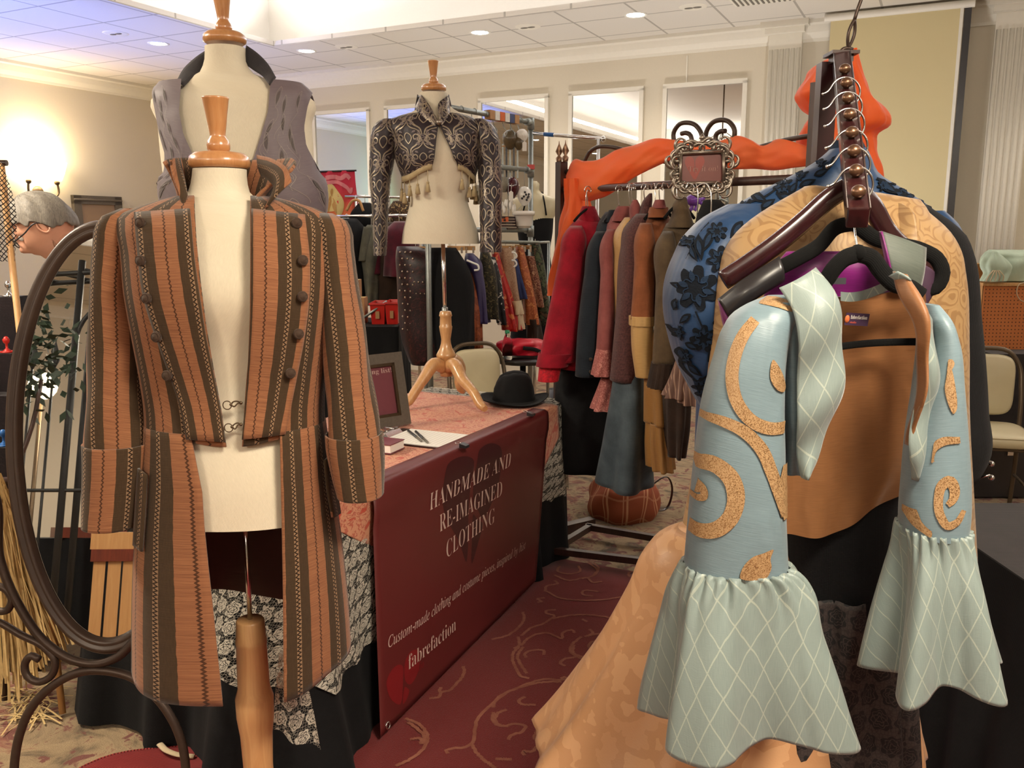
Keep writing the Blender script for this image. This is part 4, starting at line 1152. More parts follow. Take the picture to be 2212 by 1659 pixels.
mb = MB(); p = W(948, 264, YJ - .128); mb.lathe(p, [(.001, 0), (.012, 0), (.013, .004), (.006, .008), (.001, .009)], 14, ax=(np.array([1., 0, 0]), np.array([0, 0, 1.]), np.array([0, -1., 0]))); mb.build('clasp', M['pewter'], bol)
# ================================================================== the display table and what lies on it
UA, UB, VA, VB = -2.36, -1.60, 1.76, 3.79
A = (E1, E2, np.array([0, 0, 1.]))
t = thing('folding_table', R((UA + UB) / 2, (VA + VB) / 2, 0), 'long folding table hidden under the layered cloths of the stall', 'table')
mb = MB(); mb.box(R((UA + UB) / 2, (VA + VB) / 2, .725), (UB - UA, VB - VA, .03), A); mb.build('tabletop', M['grey'], t)
for v in (VA + .25, VB - .25):
    for u in (UA + .08, UB - .08):
        mb = MB(); mb.bar(R(u, v, 0), R(u, v, .71), .014); mb.build('leg', M['steel'], t)

def perim(ex, rad, n=160):
    """rounded rectangle round the table in room coordinates, starting at the far left corner"""
    u0, u1, v0, v1 = UA - ex, UB + ex, VA - ex, VB + ex; rad = max(rad, .001)
    seg = []
    for (cx_, cy_, a0) in ((u0 + rad, v0 + rad, PI), (u1 - rad, v0 + rad, 1.5 * PI), (u1 - rad, v1 - rad, 0), (u0 + rad, v1 - rad, .5 * PI)):
        for k in range(9):
            a = a0 + k / 8 * PI / 2; seg.append((cx_ + rad * math.cos(a), cy_ + rad * math.sin(a)))
    S_ = np.array(seg + seg[:1]); d = np.r_[0, np.cumsum(np.linalg.norm(np.diff(S_, axis=0), axis=1))]
    tt = np.linspace(0, d[-1], n + 1)[:-1]
    return np.stack([np.interp(tt, d, S_[:, 0]), np.interp(tt, d, S_[:, 1])], 1), tt
def skirt(mb, z0, zfun, ex0, exfun, n=220, nv=22, wave=None, rad=.03, m=0):
    base, s_ = perim(0, rad, n); nrm = np.zeros_like(base)
    T = np.roll(base, -1, 0) - np.roll(base, 1, 0); T /= np.linalg.norm(T, axis=1)[:, None]; nrm = np.stack([T[:, 1], -T[:, 0]], 1)
    P = np.zeros((nv, n, 3))
    for j in range(nv):
        t_ = j / (nv - 1)
        for i in range(n):
            z = z0 + (zfun(base[i], s_[i]) - z0) * t_
            e = ex0 + exfun(base[i], s_[i]) * t_ + (wave(s_[i], t_) if wave else 0)
            P[j, i] = R(base[i, 0] + nrm[i, 0] * e, base[i, 1] + nrm[i, 1] * e, z)
    return P
# black floor-length cloth
bc = thing('black_tablecloth', R((UA + UB) / 2, (VA + VB) / 2, .01), 'black floor length tablecloth under the white lace', 'tablecloth')
nearc = lambda b: math.exp(-((b[0] - UB) ** 2 + (b[1] - VA) ** 2) / .04)
exb = lambda b: .05 + .10 * max(0, (2.2 - b[1])) * (1 if b[0] < -1.65 else .6) + .14 * nearc(b)
bwave = lambda s, t_: .030 * t_ * math.sin(s * 19 + math.sin(s * 3) * 2) + .012 * t_ * math.sin(s * 41)
P = skirt(None, .742, lambda b, s: .012, .006, lambda b, s: exb(b), wave=bwave)
mb = MB(); mb.grid(np.concatenate([P, P[:, :1]], 1)); mb.cap(P[0]); mb.build('cloth', M['black'], bc)
# white rose lace
lc = thing('lace_tablecloth', R((UA + UB) / 2, (VA + VB) / 2, .3), 'white rose patterned lace cloth over the black tablecloth', 'tablecloth')
def zl(b, s):
    return .29 + .018 * abs(math.sin(s * 26)) - .02 * nearc(b) - .03 * math.sin(s * 2.2) + (.07 if b[1] < VA + .02 else 0)
P = skirt(None, .747, zl, .018, lambda b, s: exb(b) * (.742 - zl(b, s)) / .73, wave=lambda s, t_: bwave(s, t_ * .62))
Pl = np.concatenate([P, P[:, :1]], 1)
mb = MB(); mb.grid(Pl)
G = np.array([[R(UA - .01 + (UB - UA + .02) * i / 3, VA - .01 + (VB - VA + .02) * j / 3, .7485) for i in range(4)] for j in range(4)]); mb.grid(G)
mb.build('lace', M['whitelace'], lc)
# loose corner of the lace hanging in front of the coat's hem
Q = sheet([(604, 1395, 2.04), (596, 1480, 2.02), (590, 1575, 2.02)], [(640, 1395, 2.06), (668, 1490, 2.05), (694, 1616, 2.04)], 20, 14, .015, fold=lambda a, b: (0, .012 * math.sin(a * 10) * b, 0))
mb = MB(); mb.grid(Q); mb.build('lace_corner', M['whitelace'], lc)
# coral brocade on top
pc = thing('brocade_cloth', R((UA + UB) / 2, 2.7, .75), 'coral pink brocade cloth on the table top under the bolero form', 'tablecloth')
nu, nv = 60, 80; P = np.zeros((nv, nu, 3))
for j in range(nv):
    v = VA - .10 + (3.64 - VA + .10) * j / (nv - 1)
    for i in range(nu):
        w = i / (nu - 1) * (UB - UA + .34); hang = w - (UB - UA + .012)
        pt = .06 + .10 * abs(math.sin((v - 1.98) * 4.6)) if v < 2.6 else .14 + .05 * math.sin(v * 8)
        if hang <= 0: u, z = UA + w, .7535 + .0012 * math.sin(v * 9 + u * 7 if i else 0)
        else:
            h_ = hang / .328 * pt * 1.5; u, z = UB + .028 + .06 * h_, .7535 - h_
        vv = v
        if v < VA - .01: z -= (VA - .01 - v) * .9; vv = VA - .03
        P[j, i] = R(u, vv, z)
mb = MB(); mb.grid(P); mb.build('cloth', M['pinkbrocade'], pc, solid=.002)

# ------------------------------------------------------------------ writing
def mathbold(s):
    o = ''
    for ch in s:
        if 'A' <= ch <= 'Z': o += chr(0x1D400 + ord(ch) - 65)
        elif 'a' <= ch <= 'z': o += chr(0x1D41A + ord(ch) - 97)
        else: o += ch
    return o
def mathital(s):
    o = ''
    for ch in s:
        if ch == 'h': o += '\u210E'
        elif 'A' <= ch <= 'Z': o += chr(0x1D434 + ord(ch) - 65)
        elif 'a' <= ch <= 'z': o += chr(0x1D44E + ord(ch) - 97)
        else: o += ch
    return o
def glyphs(s, thin=0.0, space=1.0):
    c = bpy.data.curves.new('letters', 'FONT'); c.body = s; c.offset = thin; c.space_character = space; c.resolution_u = 4
    o = bpy.data.objects.new('letters', c); COL.objects.link(o)
    dg = bpy.context.evaluated_depsgraph_get(); dg.update()
    me = bpy.data.meshes.new_from_object(o.evaluated_get(dg))
    V = np.array([v.co[:] for v in me.vertices]); F = [tuple(p.vertices) for p in me.polygons]
    bpy.data.objects.remove(o); bpy.data.curves.remove(c); bpy.data.meshes.remove(me)
    V[:, 0] -= V[:, 0].min()
    return V, F
def write(mb, s, origin, xdir, ydir, width, height=None, thin=0.0, m=0, n=None, lift=.001, space=1.0):
    """lettering on a flat or slightly bent surface: baseline from origin along xdir, cap height along ydir"""
    V, F = glyphs(s, thin, space); k = width / V[:, 0].max()
    kh = k if height is None else height / .69
    nrm = np.cross(xdir, ydir); nrm /= np.linalg.norm(nrm)
    mb.add([np.array(origin) + np.array(xdir) * v[0] * k + np.array(ydir) * v[1] * kh + nrm * lift for v in V], F, None, m, False)

# ------------------------------------------------------------------ vinyl banner over the front of the table
TL, TR_ = R(-1.555, 2.13, .756), R(-1.550, 3.475, .752)
BL, BRR = WZ(822, 1592, .03), WZ(1157, 1254, .03)
ban = thing('banner', (TL + TR_) / 2 * [1, 1, 0] + [0, 0, .03], 'maroon vinyl banner with white lettering hung on the table front', 'banner')
M['vinylred'] = plain('maroon_vinyl', S(98, 36, 36), .36, 0, .10, 3)
M['vinyldark'] = plain('dark_maroon_print', S(66, 24, 28), .38, 0, .05)
M['vinylheart'] = plain('red_print', S(128, 30, 34), .38, 0, .05)
M['vinylfaint'] = plain('faint_print', S(122, 44, 44), .38, 0, .05)
M['bantext'] = plain('pale_print', S(206, 178, 168), .45, 0, .03)
def bpt(s_, t_, off=0.0):
    """s along, t down; t<0 goes back over the table edge"""
    if t_ < 0:
        p = TL * (1 - s_) + TR_ * s_; k = min(1, -t_ / .02)
        return p + E1 * (-.075 * (-t_) / .09) + np.array([0, 0, .010 * k + off])
    p = (TL * (1 - s_) + TR_ * s_) * (1 - t_) + (BL * (1 - s_) + BRR * s_) * t_
    bow = .012 * math.sin(PI * min(1, t_ * 6)) * .6
    return p + E1 * (off + bow + .006 * math.sin(s_ * 9) * math.sin(PI * t_))
P = np.array([[bpt(i / 40, -.09 + .09 * j / 4) for i in range(41)] for j in range(4)] + [[bpt(i / 40, j / 30) for i in range(41)] for j in range(31)])
mb = MB(); mb.grid(P); bsh = mb.build('sheet', M['vinylred'], ban, solid=.0015)
def bst(px, py):
    """banner coordinates of a pixel"""
    s_, t_ = .5, .5
    for _ in range(40):
        p = bpt(s_, t_); r = ray(px, py); n = np.cross(TR_ - TL, BL - TL); k = np.dot(TL - [0, 0, CAM_H], n) / np.dot(r, n); q = np.array([0, 0, CAM_H]) + r * k
        t_ = (TL[2] - q[2]) / (TL[2] - BL[2])
        a = TL * (1 - t_) + BL * t_; b = TR_ * (1 - t_) + BRR * t_; s_ = np.dot(q - a, E2) / np.dot(b - a, E2)
    return s_, t_
BW = np.linalg.norm(TR_ - TL); BHt = np.linalg.norm(BL - TL)
def bwrite(text, p0, p1, cap, fn, mat, name, thin, slant=0.0):
    s0, t0 = bst(*p0); s1, t1 = bst(*p1)
    V, F = glyphs(fn(text), thin); k = 1 / V[:, 0].max()
    mb = MB(); vs = []
    for v in V:
        x = v[0] * k; h_ = v[1] / .69 * cap / BHt
        vs.append(bpt(s0 + (s1 - s0) * x + slant * h_ * BHt / BW, t0 + (t1 - t0) * x - h_, .0022))
    mb.add(vs, F, None, 0, False)
    return mb.build(name, mat, bsh)
bwrite('HANDMADE AND', (928, 1103), (1107, 1007), .062, mathbold, M['bantext'], 'lettering', -.013)
bwrite('RE-IMAGINED', (952, 1150), (1093, 1071), .062, mathbold, M['bantext'], 'lettering', -.013)
bwrite('CLOTHING', (970, 1207), (1081, 1130), .062, mathbold, M['bantext'], 'lettering', -.013)
bwrite('Custom-made clothing and costume pieces, inspired by hist', (838, 1400), (1157, 1188), .034, mathital, M['bantext'], 'lettering', 0.0)
bwrite('fabrefaction', (885, 1448), (999, 1364), .048, mathbold, M['bantext'], 'lettering', -.012)
bwrite('studio', (888, 1468), (922, 1442), .028, mathbold, M['vinylheart'], 'lettering', -.006)
def bfill(px_poly, mat, name, off=.0014, n=80):
    q = spline(px_poly, n, True); st = np.array([bst(*p) for p in q]); c = st.mean(0); mb = MB()
    rings = 6; vs = [bpt(*(c + (x - c) * k / rings), off) for k in range(1, rings + 1) for x in st] + [bpt(*c, off)]
    N = len(st); fs = []
    for i in range(N):
        j = (i + 1) % N; fs.append((rings * N, i, j))
        for k in range(rings - 1): fs.append((k * N + i, (k + 1) * N + i, (k + 1) * N + j, k * N + j))
    mb.add(vs, fs, None, 0, True); return mb.build(name, mat, bsh)
# split heart: two long lobes with pointed tails
bfill([(1022, 995), (1020, 1090), (1021, 1215), (1000, 1170), (965, 1115), (956, 1060), (963, 1005), (985, 988), (1010, 985)], M['vinyldark'], 'heart_print')
bfill([(1030, 985), (1036, 968), (1058, 956), (1078, 963), (1085, 985), (1086, 1030), (1075, 1080), (1055, 1120), (1040, 1100), (1030, 1095)], M['vinyldark'], 'heart_print')
bfill([(1032, 1112), (1044, 1125), (1055, 1132), (1047, 1175), (1034, 1220), (1032, 1170)], M['vinyldark'], 'heart_print', .0013)
bfill([(872, 1440), (873, 1470), (868, 1522), (845, 1510), (835, 1475), (846, 1448), (862, 1436)], M['vinylheart'], 'heart_print')
bfill([(877, 1430), (890, 1408), (906, 1405), (912, 1430), (905, 1462), (890, 1480), (878, 1470)], M['vinylheart'], 'heart_print', .0012)
bfill([(877, 1485), (888, 1492), (884, 1510), (874, 1522)], M['vinylheart'], 'heart_print')
for (px, py) in ((838, 1567),):
    p = bpt(*bst(px, py), .003); n = np.cross(TR_ - TL, BL - TL); n /= -np.linalg.norm(n) if n @ E1 < 0 else np.linalg.norm(n)
    mb = MB(); x = E2; y = np.cross(n, x); mb.tube([p + (x * math.cos(a) + y * math.sin(a)) * .010 for a in np.linspace(0, 2 * PI, 21)[:-1]], .0028, 8, closed=True); mb.build('grommet', M['chrome'], bsh)
for (px, py, lab) in ((1004, 961, 'small black binder clip on the banner top edge near the clipboard'), (1148, 893, 'small dark binder clip at the far corner of the banner')):
    p = WZ(px, py, .778); tt = thing('binder_clip', p - [0, 0, .012], lab, 'clip', 'banner clips')
    mb = MB(); mb.prism([p + E1 * a + np.array([0, 0, b]) for a, b in ((-.016, -.010), (.012, -.010), (.012, .0), (-.016, .006))], E2, .028); mb.build('body', M['leather'], tt)
    mb = MB()
    for k in (1,): mb.tube(spline([p + E2 * .008 + E1 * -.012, p + E2 * .010 + E1 * -.035 + np.array([0, 0, .006]), p - E2 * .010 + E1 * -.035 + np.array([0, 0, .006]), p - E2 * .008 + E1 * -.012], 14), .0012, 6)
    mb.build('wire_handle', M['chrome'], tt)

# ------------------------------------------------------------------ small things on the table
TZ_ = .757
# sign-up frame, leaning back
a0 = R(-1.958, 2.965, TZ_ + .002); dx = -(E1 * .075 + E2 * .185); dx /= np.linalg.norm(dx); nf = np.cross(dx, [0, 0, 1.]); nf /= np.linalg.norm(nf)
if nf @ E1 < 0: nf = -nf
up = np.array([0, 0, 1.]) * .97 - nf * .20; up /= np.linalg.norm(up); nf = np.cross(up, dx); nf = nf if nf @ E1 > 0 else -nf
t = thing('sign_frame', a0 + dx * .13, 'grey photo frame with plum mailing list sign on the table', 'sign frame')
FWd, FH, fw = .27, .305, .042
mb = MB()
for k in (0, 1):
    mb.box(a0 + dx * FWd / 2 + up * (fw / 2 + k * (FH - fw)), (FWd, fw, .022), (dx, up, nf))
    mb.box(a0 + dx * (fw / 2 + k * (FWd - fw)) + up * FH / 2, (fw, FH - 2 * fw, .022), (dx, up, nf))
mb.build('frame', M['greyframe'], t, bevel=.004)
mb = MB()
for k in (0, 1):
    mb.box(a0 + dx * FWd / 2 + up * (fw + .006 + k * (FH - 2 * fw - .012)) + nf * .004, (FWd - 2 * fw, .012, .012), (dx, up, nf))
    mb.box(a0 + dx * (fw + .006 + k * (FWd - 2 * fw - .012)) + up * FH / 2 + nf * .004, (.012, FH - 2 * fw, .012), (dx, up, nf))
mb.build('inner_rim', M['brassdark'], t)
mb = MB(); mb.box(a0 + dx * FWd / 2 + up * FH / 2 - nf * .004, (FWd - fw, FH - fw, .006), (dx, up, nf)); pr_ = mb.build('print', M['plum'], t)
mb = MB(); write(mb, mathbold('mailing list!'), a0 + dx * .225 + up * .225, -dx, up, .170, .020, -.008, lift=.0); 
V_ = MB(); V_.add([np.array(p) + nf * .0005 for p in mb.v], mb.f, None, 0, False); V_.build('lettering', M['bantext'], pr_)
mb = MB(); mb.prism([a0 + dx * .13 - nf * .01 + up * .22, a0 + dx * .13 - nf * .014 + up * .02, np.append((a0 + dx * .13 - nf * .10)[:2], TZ_ + .002)], dx, .05); mb.build('easel_back', M['leather'], t)
# clipboard, paper and two pens
z = TZ_
t = thing('clipboard', R(-1.75, 2.765, z), 'dark clipboard with metal clip on the pink tabletop', 'clipboard')
rot = .05; Bx = E1 * math.cos(rot) + E2 * math.sin(rot); By = -E1 * math.sin(rot) + E2 * math.cos(rot); BB = (Bx, By, np.array([0, 0, 1.]))
cc = R(-1.765, 2.765, z + .0025)
mb = MB(); mb.box(cc, (.325, .232, .004), BB); mb.build('board', M['cherry'], t, bevel=.001)
mb = MB(); q = cc - Bx * .145; mb.prism([q + np.array([0, 0, .003]) + Bx * .02, q + np.array([0, 0, .018]) + Bx * .004, q + np.array([0, 0, .022]) - Bx * .008, q + np.array([0, 0, .003]) - Bx * .014], By, .11)
mb.bar(q - By * .06 + np.array([0, 0, .014]), q + By * .06 + np.array([0, 0, .014]), .006); mb.tube(spline([q - By * .03 + np.array([0, 0, .018]), q - Bx * .03 + np.array([0, 0, .026]), q + By * .03 + np.array([0, 0, .018])], 12), .004, 8)
mb.build('clip', M['chrome'], t)
t = thing('paper_sheet', cc + [0, 0, .003], 'white paper sheets held on the clipboard under two pens', 'paper')
mb = MB(); mb.box(cc + Bx * .018 + [0, 0, .0035], (.275, .216, .003), BB); mb.build('sheets', M['paper'], t)
M['ink'] = plain('faint_ink', S(200, 196, 190), .7, 0, .02)
mb = MB()
for k in range(14): mb.box(cc + Bx * (-.10 + .017 * k) + [0, 0, .0052], (.0009, .19, .0003), BB)
mb.build('ruled_lines', M['ink'], t)
for (p, q, lab) in (((882, 930), (912, 954), 'left of two dark grey pens on the white paper'), ((898, 932), (925, 957), 'right of two dark grey pens on the white paper')):
    a = WZ(*p, z + .0115); b = WZ(*q, z + .0115); tt = thing('pen', (a + b) / 2 - [0, 0, .005], lab, 'pen', 'pens on the clipboard'); d = (b - a) / np.linalg.norm(b - a)
    mb = MB(); mb.tube([a, a + (b - a) * .62], .0052, 10); mb.build('cap', M['pen'], tt)
    mb = MB(); mb.tube([a + (b - a) * .6, b - d * .012, b - d * .001], [.0048, .0048, .001], 10); mb.build('barrel', M['grey'], tt)
t = thing('book', R(-1.815, 2.555, z), 'thick paperback book partly hidden by the coat cuff', 'book')
q = R(-1.82, 2.555, z + .018)
mb = MB(); mb.box(q, (.145, .095, .028), BB); mb.build('pages', M['paper'], t)
mb = MB()
for k in (-1, 1): mb.box(q + np.array([0, 0, .016 * k]), (.15, .10, .003), BB)
mb.build('covers', M['plum'], t)
# black felt hat
hc = np.append(WZ(1110, 868, TOPZ)[:2], TOPZ - .004)
t = thing('fedora_hat', hc, 'black felt hat with wide wavy brim on the table end', 'hat')
nA = 64; pr = [(.0, .148), (.03, .150), (.055, .147), (.072, .138), (.084, .115), (.092, .07), (.097, .03), (.099, .016), (.104, .010), (.125, .008), (.150, .010), (.160, .014)]
P = np.zeros((len(pr), nA, 3))
for j, (r_, zz_) in enumerate(pr):
    for i in range(nA):
        a = 2 * PI * i / nA; x = r_ * 1.02 * math.cos(a); y = r_ * .93 * math.sin(a)
        dz = 0
        if zz_ > .1: dz = -.030 * math.exp(-(y / .020) ** 2) * (1 - .4 * (x / .09) ** 2) - .012 * max(0, -x / .08)
        if r_ > .1: dz = (.012 * math.cos(2 * a) + .006 * math.sin(3 * a + 1)) * ((r_ - .1) / .06) ** 1.2 + .010 * (r_ - .1) / .06
        pinch = 1 - .10 * math.exp(-((a - 3.9) / .35) ** 2) * (1 if .05 < zz_ < .14 else 0)
        P[j, i] = hc + [x * pinch, y * pinch, zz_ + dz]
mb = MB(); mb.grid(P[:8], cu=True); mb.build('crown', M['feltblack'], t)
mb = MB(); mb.grid(P[7:], cu=True); mb.build('brim', M['feltblack'], t, solid=.003)
mb = MB(); Q = P[[6, 7]].copy(); mb.grid(hc + (Q - hc) * [1.015, 1.015, 1], cu=True); mb.build('band', M['black'], t)

# ------------------------------------------------------------------ rug in the aisle, with woven scrolls
ru0, ru1, rv0, rv1 = -1.66, 2.2, .1, 3.60
rug = thing('rug', R((ru0 + ru1) / 2, (rv0 + rv1) / 2, 0), 'red rug with pale woven scrollwork in the aisle', 'rug')
mb = MB(); G = np.array([[R(ru0 + (ru1 - ru0) * i / 20, rv0 + (rv1 - rv0) * j / 20 + (.10 * (i / 20) if j == 20 else 0), .010) for i in range(21)] for j in range(21)]); mb.grid(G); mb.build('pile', M['rug'], rug, solid=.009, offset=-1)
mb = MB()
RLN = [0]
def rline(px_pts, w=.011, n=40):
    RLN[0] += 1; zz_ = .0114 + RLN[0] * 3e-5
    q = spline([WZ(*p, .0112)[:2] for p in px_pts], n); T = np.gradient(q, axis=0); T /= np.linalg.norm(T, axis=1)[:, None] + 1e-9; N = np.stack([-T[:, 1], T[:, 0]], 1)
    jit = RNG.uniform(-.0022, .0022, (n, 1)); a = q + N * (w / 2 + jit); b = q - N * (w / 2 - jit)
    mb.grid(np.stack([np.column_stack([a, np.full(n, zz_)]), np.column_stack([b, np.full(n, zz_)])]))
def zp(pts): return [(780 + x / 2.517, 1000 + y / 2.517) for x, y in pts]
for L in ([(470, 1580), (465, 1560), (500, 1552), (560, 1548), (600, 1528), (615, 1470), (640, 1380), (680, 1340), (760, 1270), (880, 1210), (1000, 1175), (1090, 1180), (1130, 1172), (1110, 1165), (1085, 1172)],
          [(720, 1330), (730, 1290), (800, 1245), (920, 1205), (1010, 1190), (1090, 1190)], [(790, 1340), (745, 1360), (730, 1400), (760, 1430), (840, 1420), (890, 1430), (880, 1460), (820, 1480), (800, 1505)],
          [(720, 1355), (715, 1390), (740, 1425), (800, 1430)], [(890, 1270), (860, 1290), (870, 1310), (950, 1315)], [(1140, 1360), (1080, 1340), (1080, 1315), (1150, 1308)],
          [(600, 1525), (640, 1590), (730, 1659)], [(940, 1500), (970, 1440), (1060, 1390), (1150, 1380), (1230, 1400)], [(955, 1500), (1000, 1440), (1080, 1410), (1170, 1408)],
          [(935, 1500), (985, 1500), (960, 1480)], [(1200, 1540), (1190, 1495), (1120, 1475), (1050, 1490), (1040, 1530), (1080, 1545), (1130, 1540), (1140, 1520)],
          [(890, 1590), (880, 1570), (930, 1570), (960, 1540), (980, 1570), (1060, 1610), (1130, 1615)], [(985, 1560), (1080, 1600), (1160, 1590)], [(730, 1610), (820, 1612)],
          [(880, 810), (885, 850), (850, 900), (790, 940), (710, 960)], [(555, 1105), (560, 1140), (520, 1200), (470, 1240), (430, 1245), (435, 1220)], [(435, 1245), (420, 1275), (370, 1280)],
          [(860, 1000), (830, 1030), (825, 1080), (850, 1130), (880, 1165), (915, 1170)], [(880, 1000), (850, 1050), (870, 1100), (900, 1145)], [(855, 945), (850, 1000), (830, 1010)], [(870, 940), (920, 900), (1000, 870), (1030, 850), (1050, 830), (1010, 820), (1005, 805), (1060, 800)],
          [(870, 995), (900, 960), (960, 930), (1010, 925), (1050, 940), (1090, 955), (1100, 920), (1150, 910), (1160, 925)], [(995, 1045), (990, 1020), (940, 1018), (890, 1040), (895, 1060)],
          [(1040, 848), (1130, 830), (1280, 830), (1380, 850), (1450, 880)], [(1230, 945), (1260, 920), (1240, 905)], [(1200, 945), (1150, 985), (1140, 1030), (1200, 1065), (1300, 1070)], [(1215, 945), (1300, 930), (1400, 950)], [(1155, 990), (1160, 1040), (1230, 1060)],
          [(1330, 995), (1345, 975), (1300, 965), (1240, 985), (1250, 1015), (1330, 1025), (1385, 1005), (1380, 975), (1300, 955)], [(1170, 1055), (1100, 1070), (1085, 1090), (1110, 1105)], [(1300, 1050), (1310, 1070), (1370, 1065)],
          [(1000, 700), (1010, 670), (1070, 655), (1050, 640)], [(1000, 695), (1080, 735), (1250, 748), (1480, 720)], [(1290, 700), (1210, 695), (1205, 715), (1260, 725)], [(960, 760), (980, 755), (960, 740), (1000, 735)],
          [(1080, 560), (1070, 590), (1130, 605), (1190, 590), (1180, 560)], [(1050, 610), (1130, 640), (1230, 625), (1260, 650), (1310, 645)], [(1265, 545), (1290, 570), (1265, 610)], [(1240, 545), (1285, 590), (1260, 615), (1200, 630)], [(1540, 590), (1460, 595), (1455, 620)], [(1440, 712), (1500, 700)],
          [(240, 1390), (310, 1420), (360, 1480), (350, 1540), (290, 1600), (190, 1650)], [(255, 1410), (310, 1450), (345, 1500), (330, 1530)], [(265, 1505), (320, 1500), (330, 1530)], [(1350, 850), (1410, 880), (1450, 900)], [(1200, 850), (1230, 865)]):
    rline(zp(L), .012, 46)
mb.build('scrollwork', M['rugline'], rug)
# ================================================================== dark wooden rack with the orange scarf
def Yr(px): return 4.25 - (px - 1216) / 559 * 1.2
ZX = np.array([0, 0, 1.])
lp = W(1213, 350, 4.25); rp = W(1774, 178, 3.05)
rack = thing('clothes_rack', (lp[0], lp[1], 0), 'dark wooden clothes rack with iron scrolls on top, draped with an orange scarf', 'clothes rack')
rd = np.array([rp[0] - lp[0], rp[1] - lp[1], 0]); rd /= np.linalg.norm(rd); rn = np.array([-rd[1], rd[0], 0]); RB = (rd, rn, ZX)
for p, w_ in ((lp, .042), (rp, .050)):
    mb = MB(); mb.box([p[0], p[1], p[2] / 2 + .02], (w_, w_, p[2] - .04), RB); mb.build('post', M['walnut'], rack, bevel=.003)
    mb = MB(); mb.box([p[0], p[1], .03], (.05, .46, .05), RB); mb.build('foot', M['walnut'], rack, bevel=.004)
a, b = W(1214, 410, 4.25), W(1774, 384, 3.05)
mb = MB(); mb.bar(a, b, .0165, 16); mb.build('hanging_rod', M['walnut'], rack)
for p, q in (((1266, 1137), (1520, 1180)), ((1196, 1189), (1470, 1222))):
    a, b = WZ(*p, .06), WZ(*q, .06); d = (b - a) / np.linalg.norm(b - a); n = np.array([-d[1], d[0], 0])
    mb = MB(); mb.box((a + b) / 2, (np.linalg.norm(b - a), .030, .03), (d, n, ZX)); mb.build('base_rail', M['walnut'], rack, bevel=.003)
a, b = WZ(1192, 1189, .06), WZ(1275, 1138, .06); d = (b - a) / np.linalg.norm(b - a)
mb = MB(); mb.box((a + b) / 2, (np.linalg.norm(b - a), .030, .03), (d, np.array([-d[1], d[0], 0]), ZX)); mb.build('base_rail', M['walnut'], rack, bevel=.003)
def irn(pts, r=.0085, n=40, nm='scroll'):
    q = spline([W(x, y, Yr(x)) for x, y in pts], n); mb = MB(); mb.tube(q, r, 10); return mb.build(nm, M['iron'], rack)
irn([(1222, 372), (1262, 350), (1272, 330), (1290, 318), (1315, 317), (1345, 323), (1390, 340), (1440, 350), (1500, 350), (1560, 340), (1640, 318), (1700, 302), (1740, 295), (1772, 290)], .009, 60, 'top_bar')
irn([(1519, 305), (1514, 286), (1503, 271), (1485, 265), (1466, 270), (1455, 288), (1457, 306), (1468, 317), (1484, 317), (1494, 306), (1492, 293), (1482, 287), (1472, 289)], .0095)
irn([(1523, 302), (1527, 282), (1538, 266), (1558, 259), (1577, 265), (1587, 283), (1584, 301), (1572, 311), (1556, 310), (1546, 302), (1547, 291), (1556, 284), (1567, 283)], .0095)
mb = MB()                                             # small lantern-like finials on the left post
for dx in (-.02, .03):
    q = lp + rd * dx; mb.lathe(q, [(.012, 0), (.016, .02), (.006, .03), (.018, .05), (.003, .085), (.001, .1)], 10)
mb.build('finial', M['bronze'], rack)

# ---- scarf
sc = thing('scarf', (lp[0] + .3, lp[1] - .3, 1.4), 'sheer orange scarf swagged along the top of the dark rack', 'scarf')
cols = crom([(1222, 380, 415, 0, .03), (1232, 354, 436, 0, .05), (1262, 346, 440, 0, .085), (1300, 338, 432, 0, .09), (1335, 322, 410, 0, .08), (1375, 308, 386, 0, .07), (1415, 299, 362, 0, .06), (1450, 299, 350, 0, .05), (1500, 305, 358, 0, .045),
             (1560, 300, 366, 0, .05), (1595, 293, 366, 0, .06), (1622, 300, 368, 0, .06), (1640, 311, 368, 0, .055), (1682, 300, 368, 0, .06), (1715, 304, 366, 0, .055), (1745, 316, 360, 0, .045), (1772, 330, 352, 0, .03)], 110)
nu = 40; P = np.zeros((110, nu, 3))
for j, (px, yt, yb, _, b) in enumerate(cols):
    Y = Yr(px); p0, p1 = W(px, yt, Y), W(px, yb, Y); cz, h_ = (p0[2] + p1[2]) / 2, (p0[2] - p1[2]) / 2; s_ = j / 109
    for i in range(nu):
        a = 2 * PI * i / nu; f = 1 + .10 * math.sin(3 * a + s_ * 16) + .07 * math.sin(5 * a - s_ * 30) + .04 * math.sin(9 * a + s_ * 50)
        P[j, i] = [p0[0], Y, cz] + ZX * h_ * math.cos(a) * (.95 + .05 * math.sin(s_ * 40)) + (-rn if False else np.array([0, -1., 0])) * b * f * math.sin(a)
mb = MB(); mb.grid(close_ring(P)); mb.build('swag', M['scarf'], sc)
def scarf_part(rows, nm, k=4, n=50, amp=.012):
    R_ = Rings(rows, n, .9)
    P = close_ring(R_.surf(48, fold=lambda u, t, ph: amp * (math.sin(k * ph + t * 5) + .5 * math.sin(9 * ph - t * 11) + .3 * math.sin(15 * ph + 20 * t))))
    mb = MB(); mb.grid(P); mb.cap(P[0, :-1]); mb.cap(P[-1, :-1]); return mb.build(nm, M['scarf'], sc)
scarf_part([(385, 1222, 1262, 4.14, .03), (430, 1222, 1275, 4.16, .05), (500, 1208, 1280, 4.18, .06), (570, 1192, 1262, 4.19, .07), (640, 1183, 1250, 4.20, .07)], 'hanging_end', 5, 40, .008)
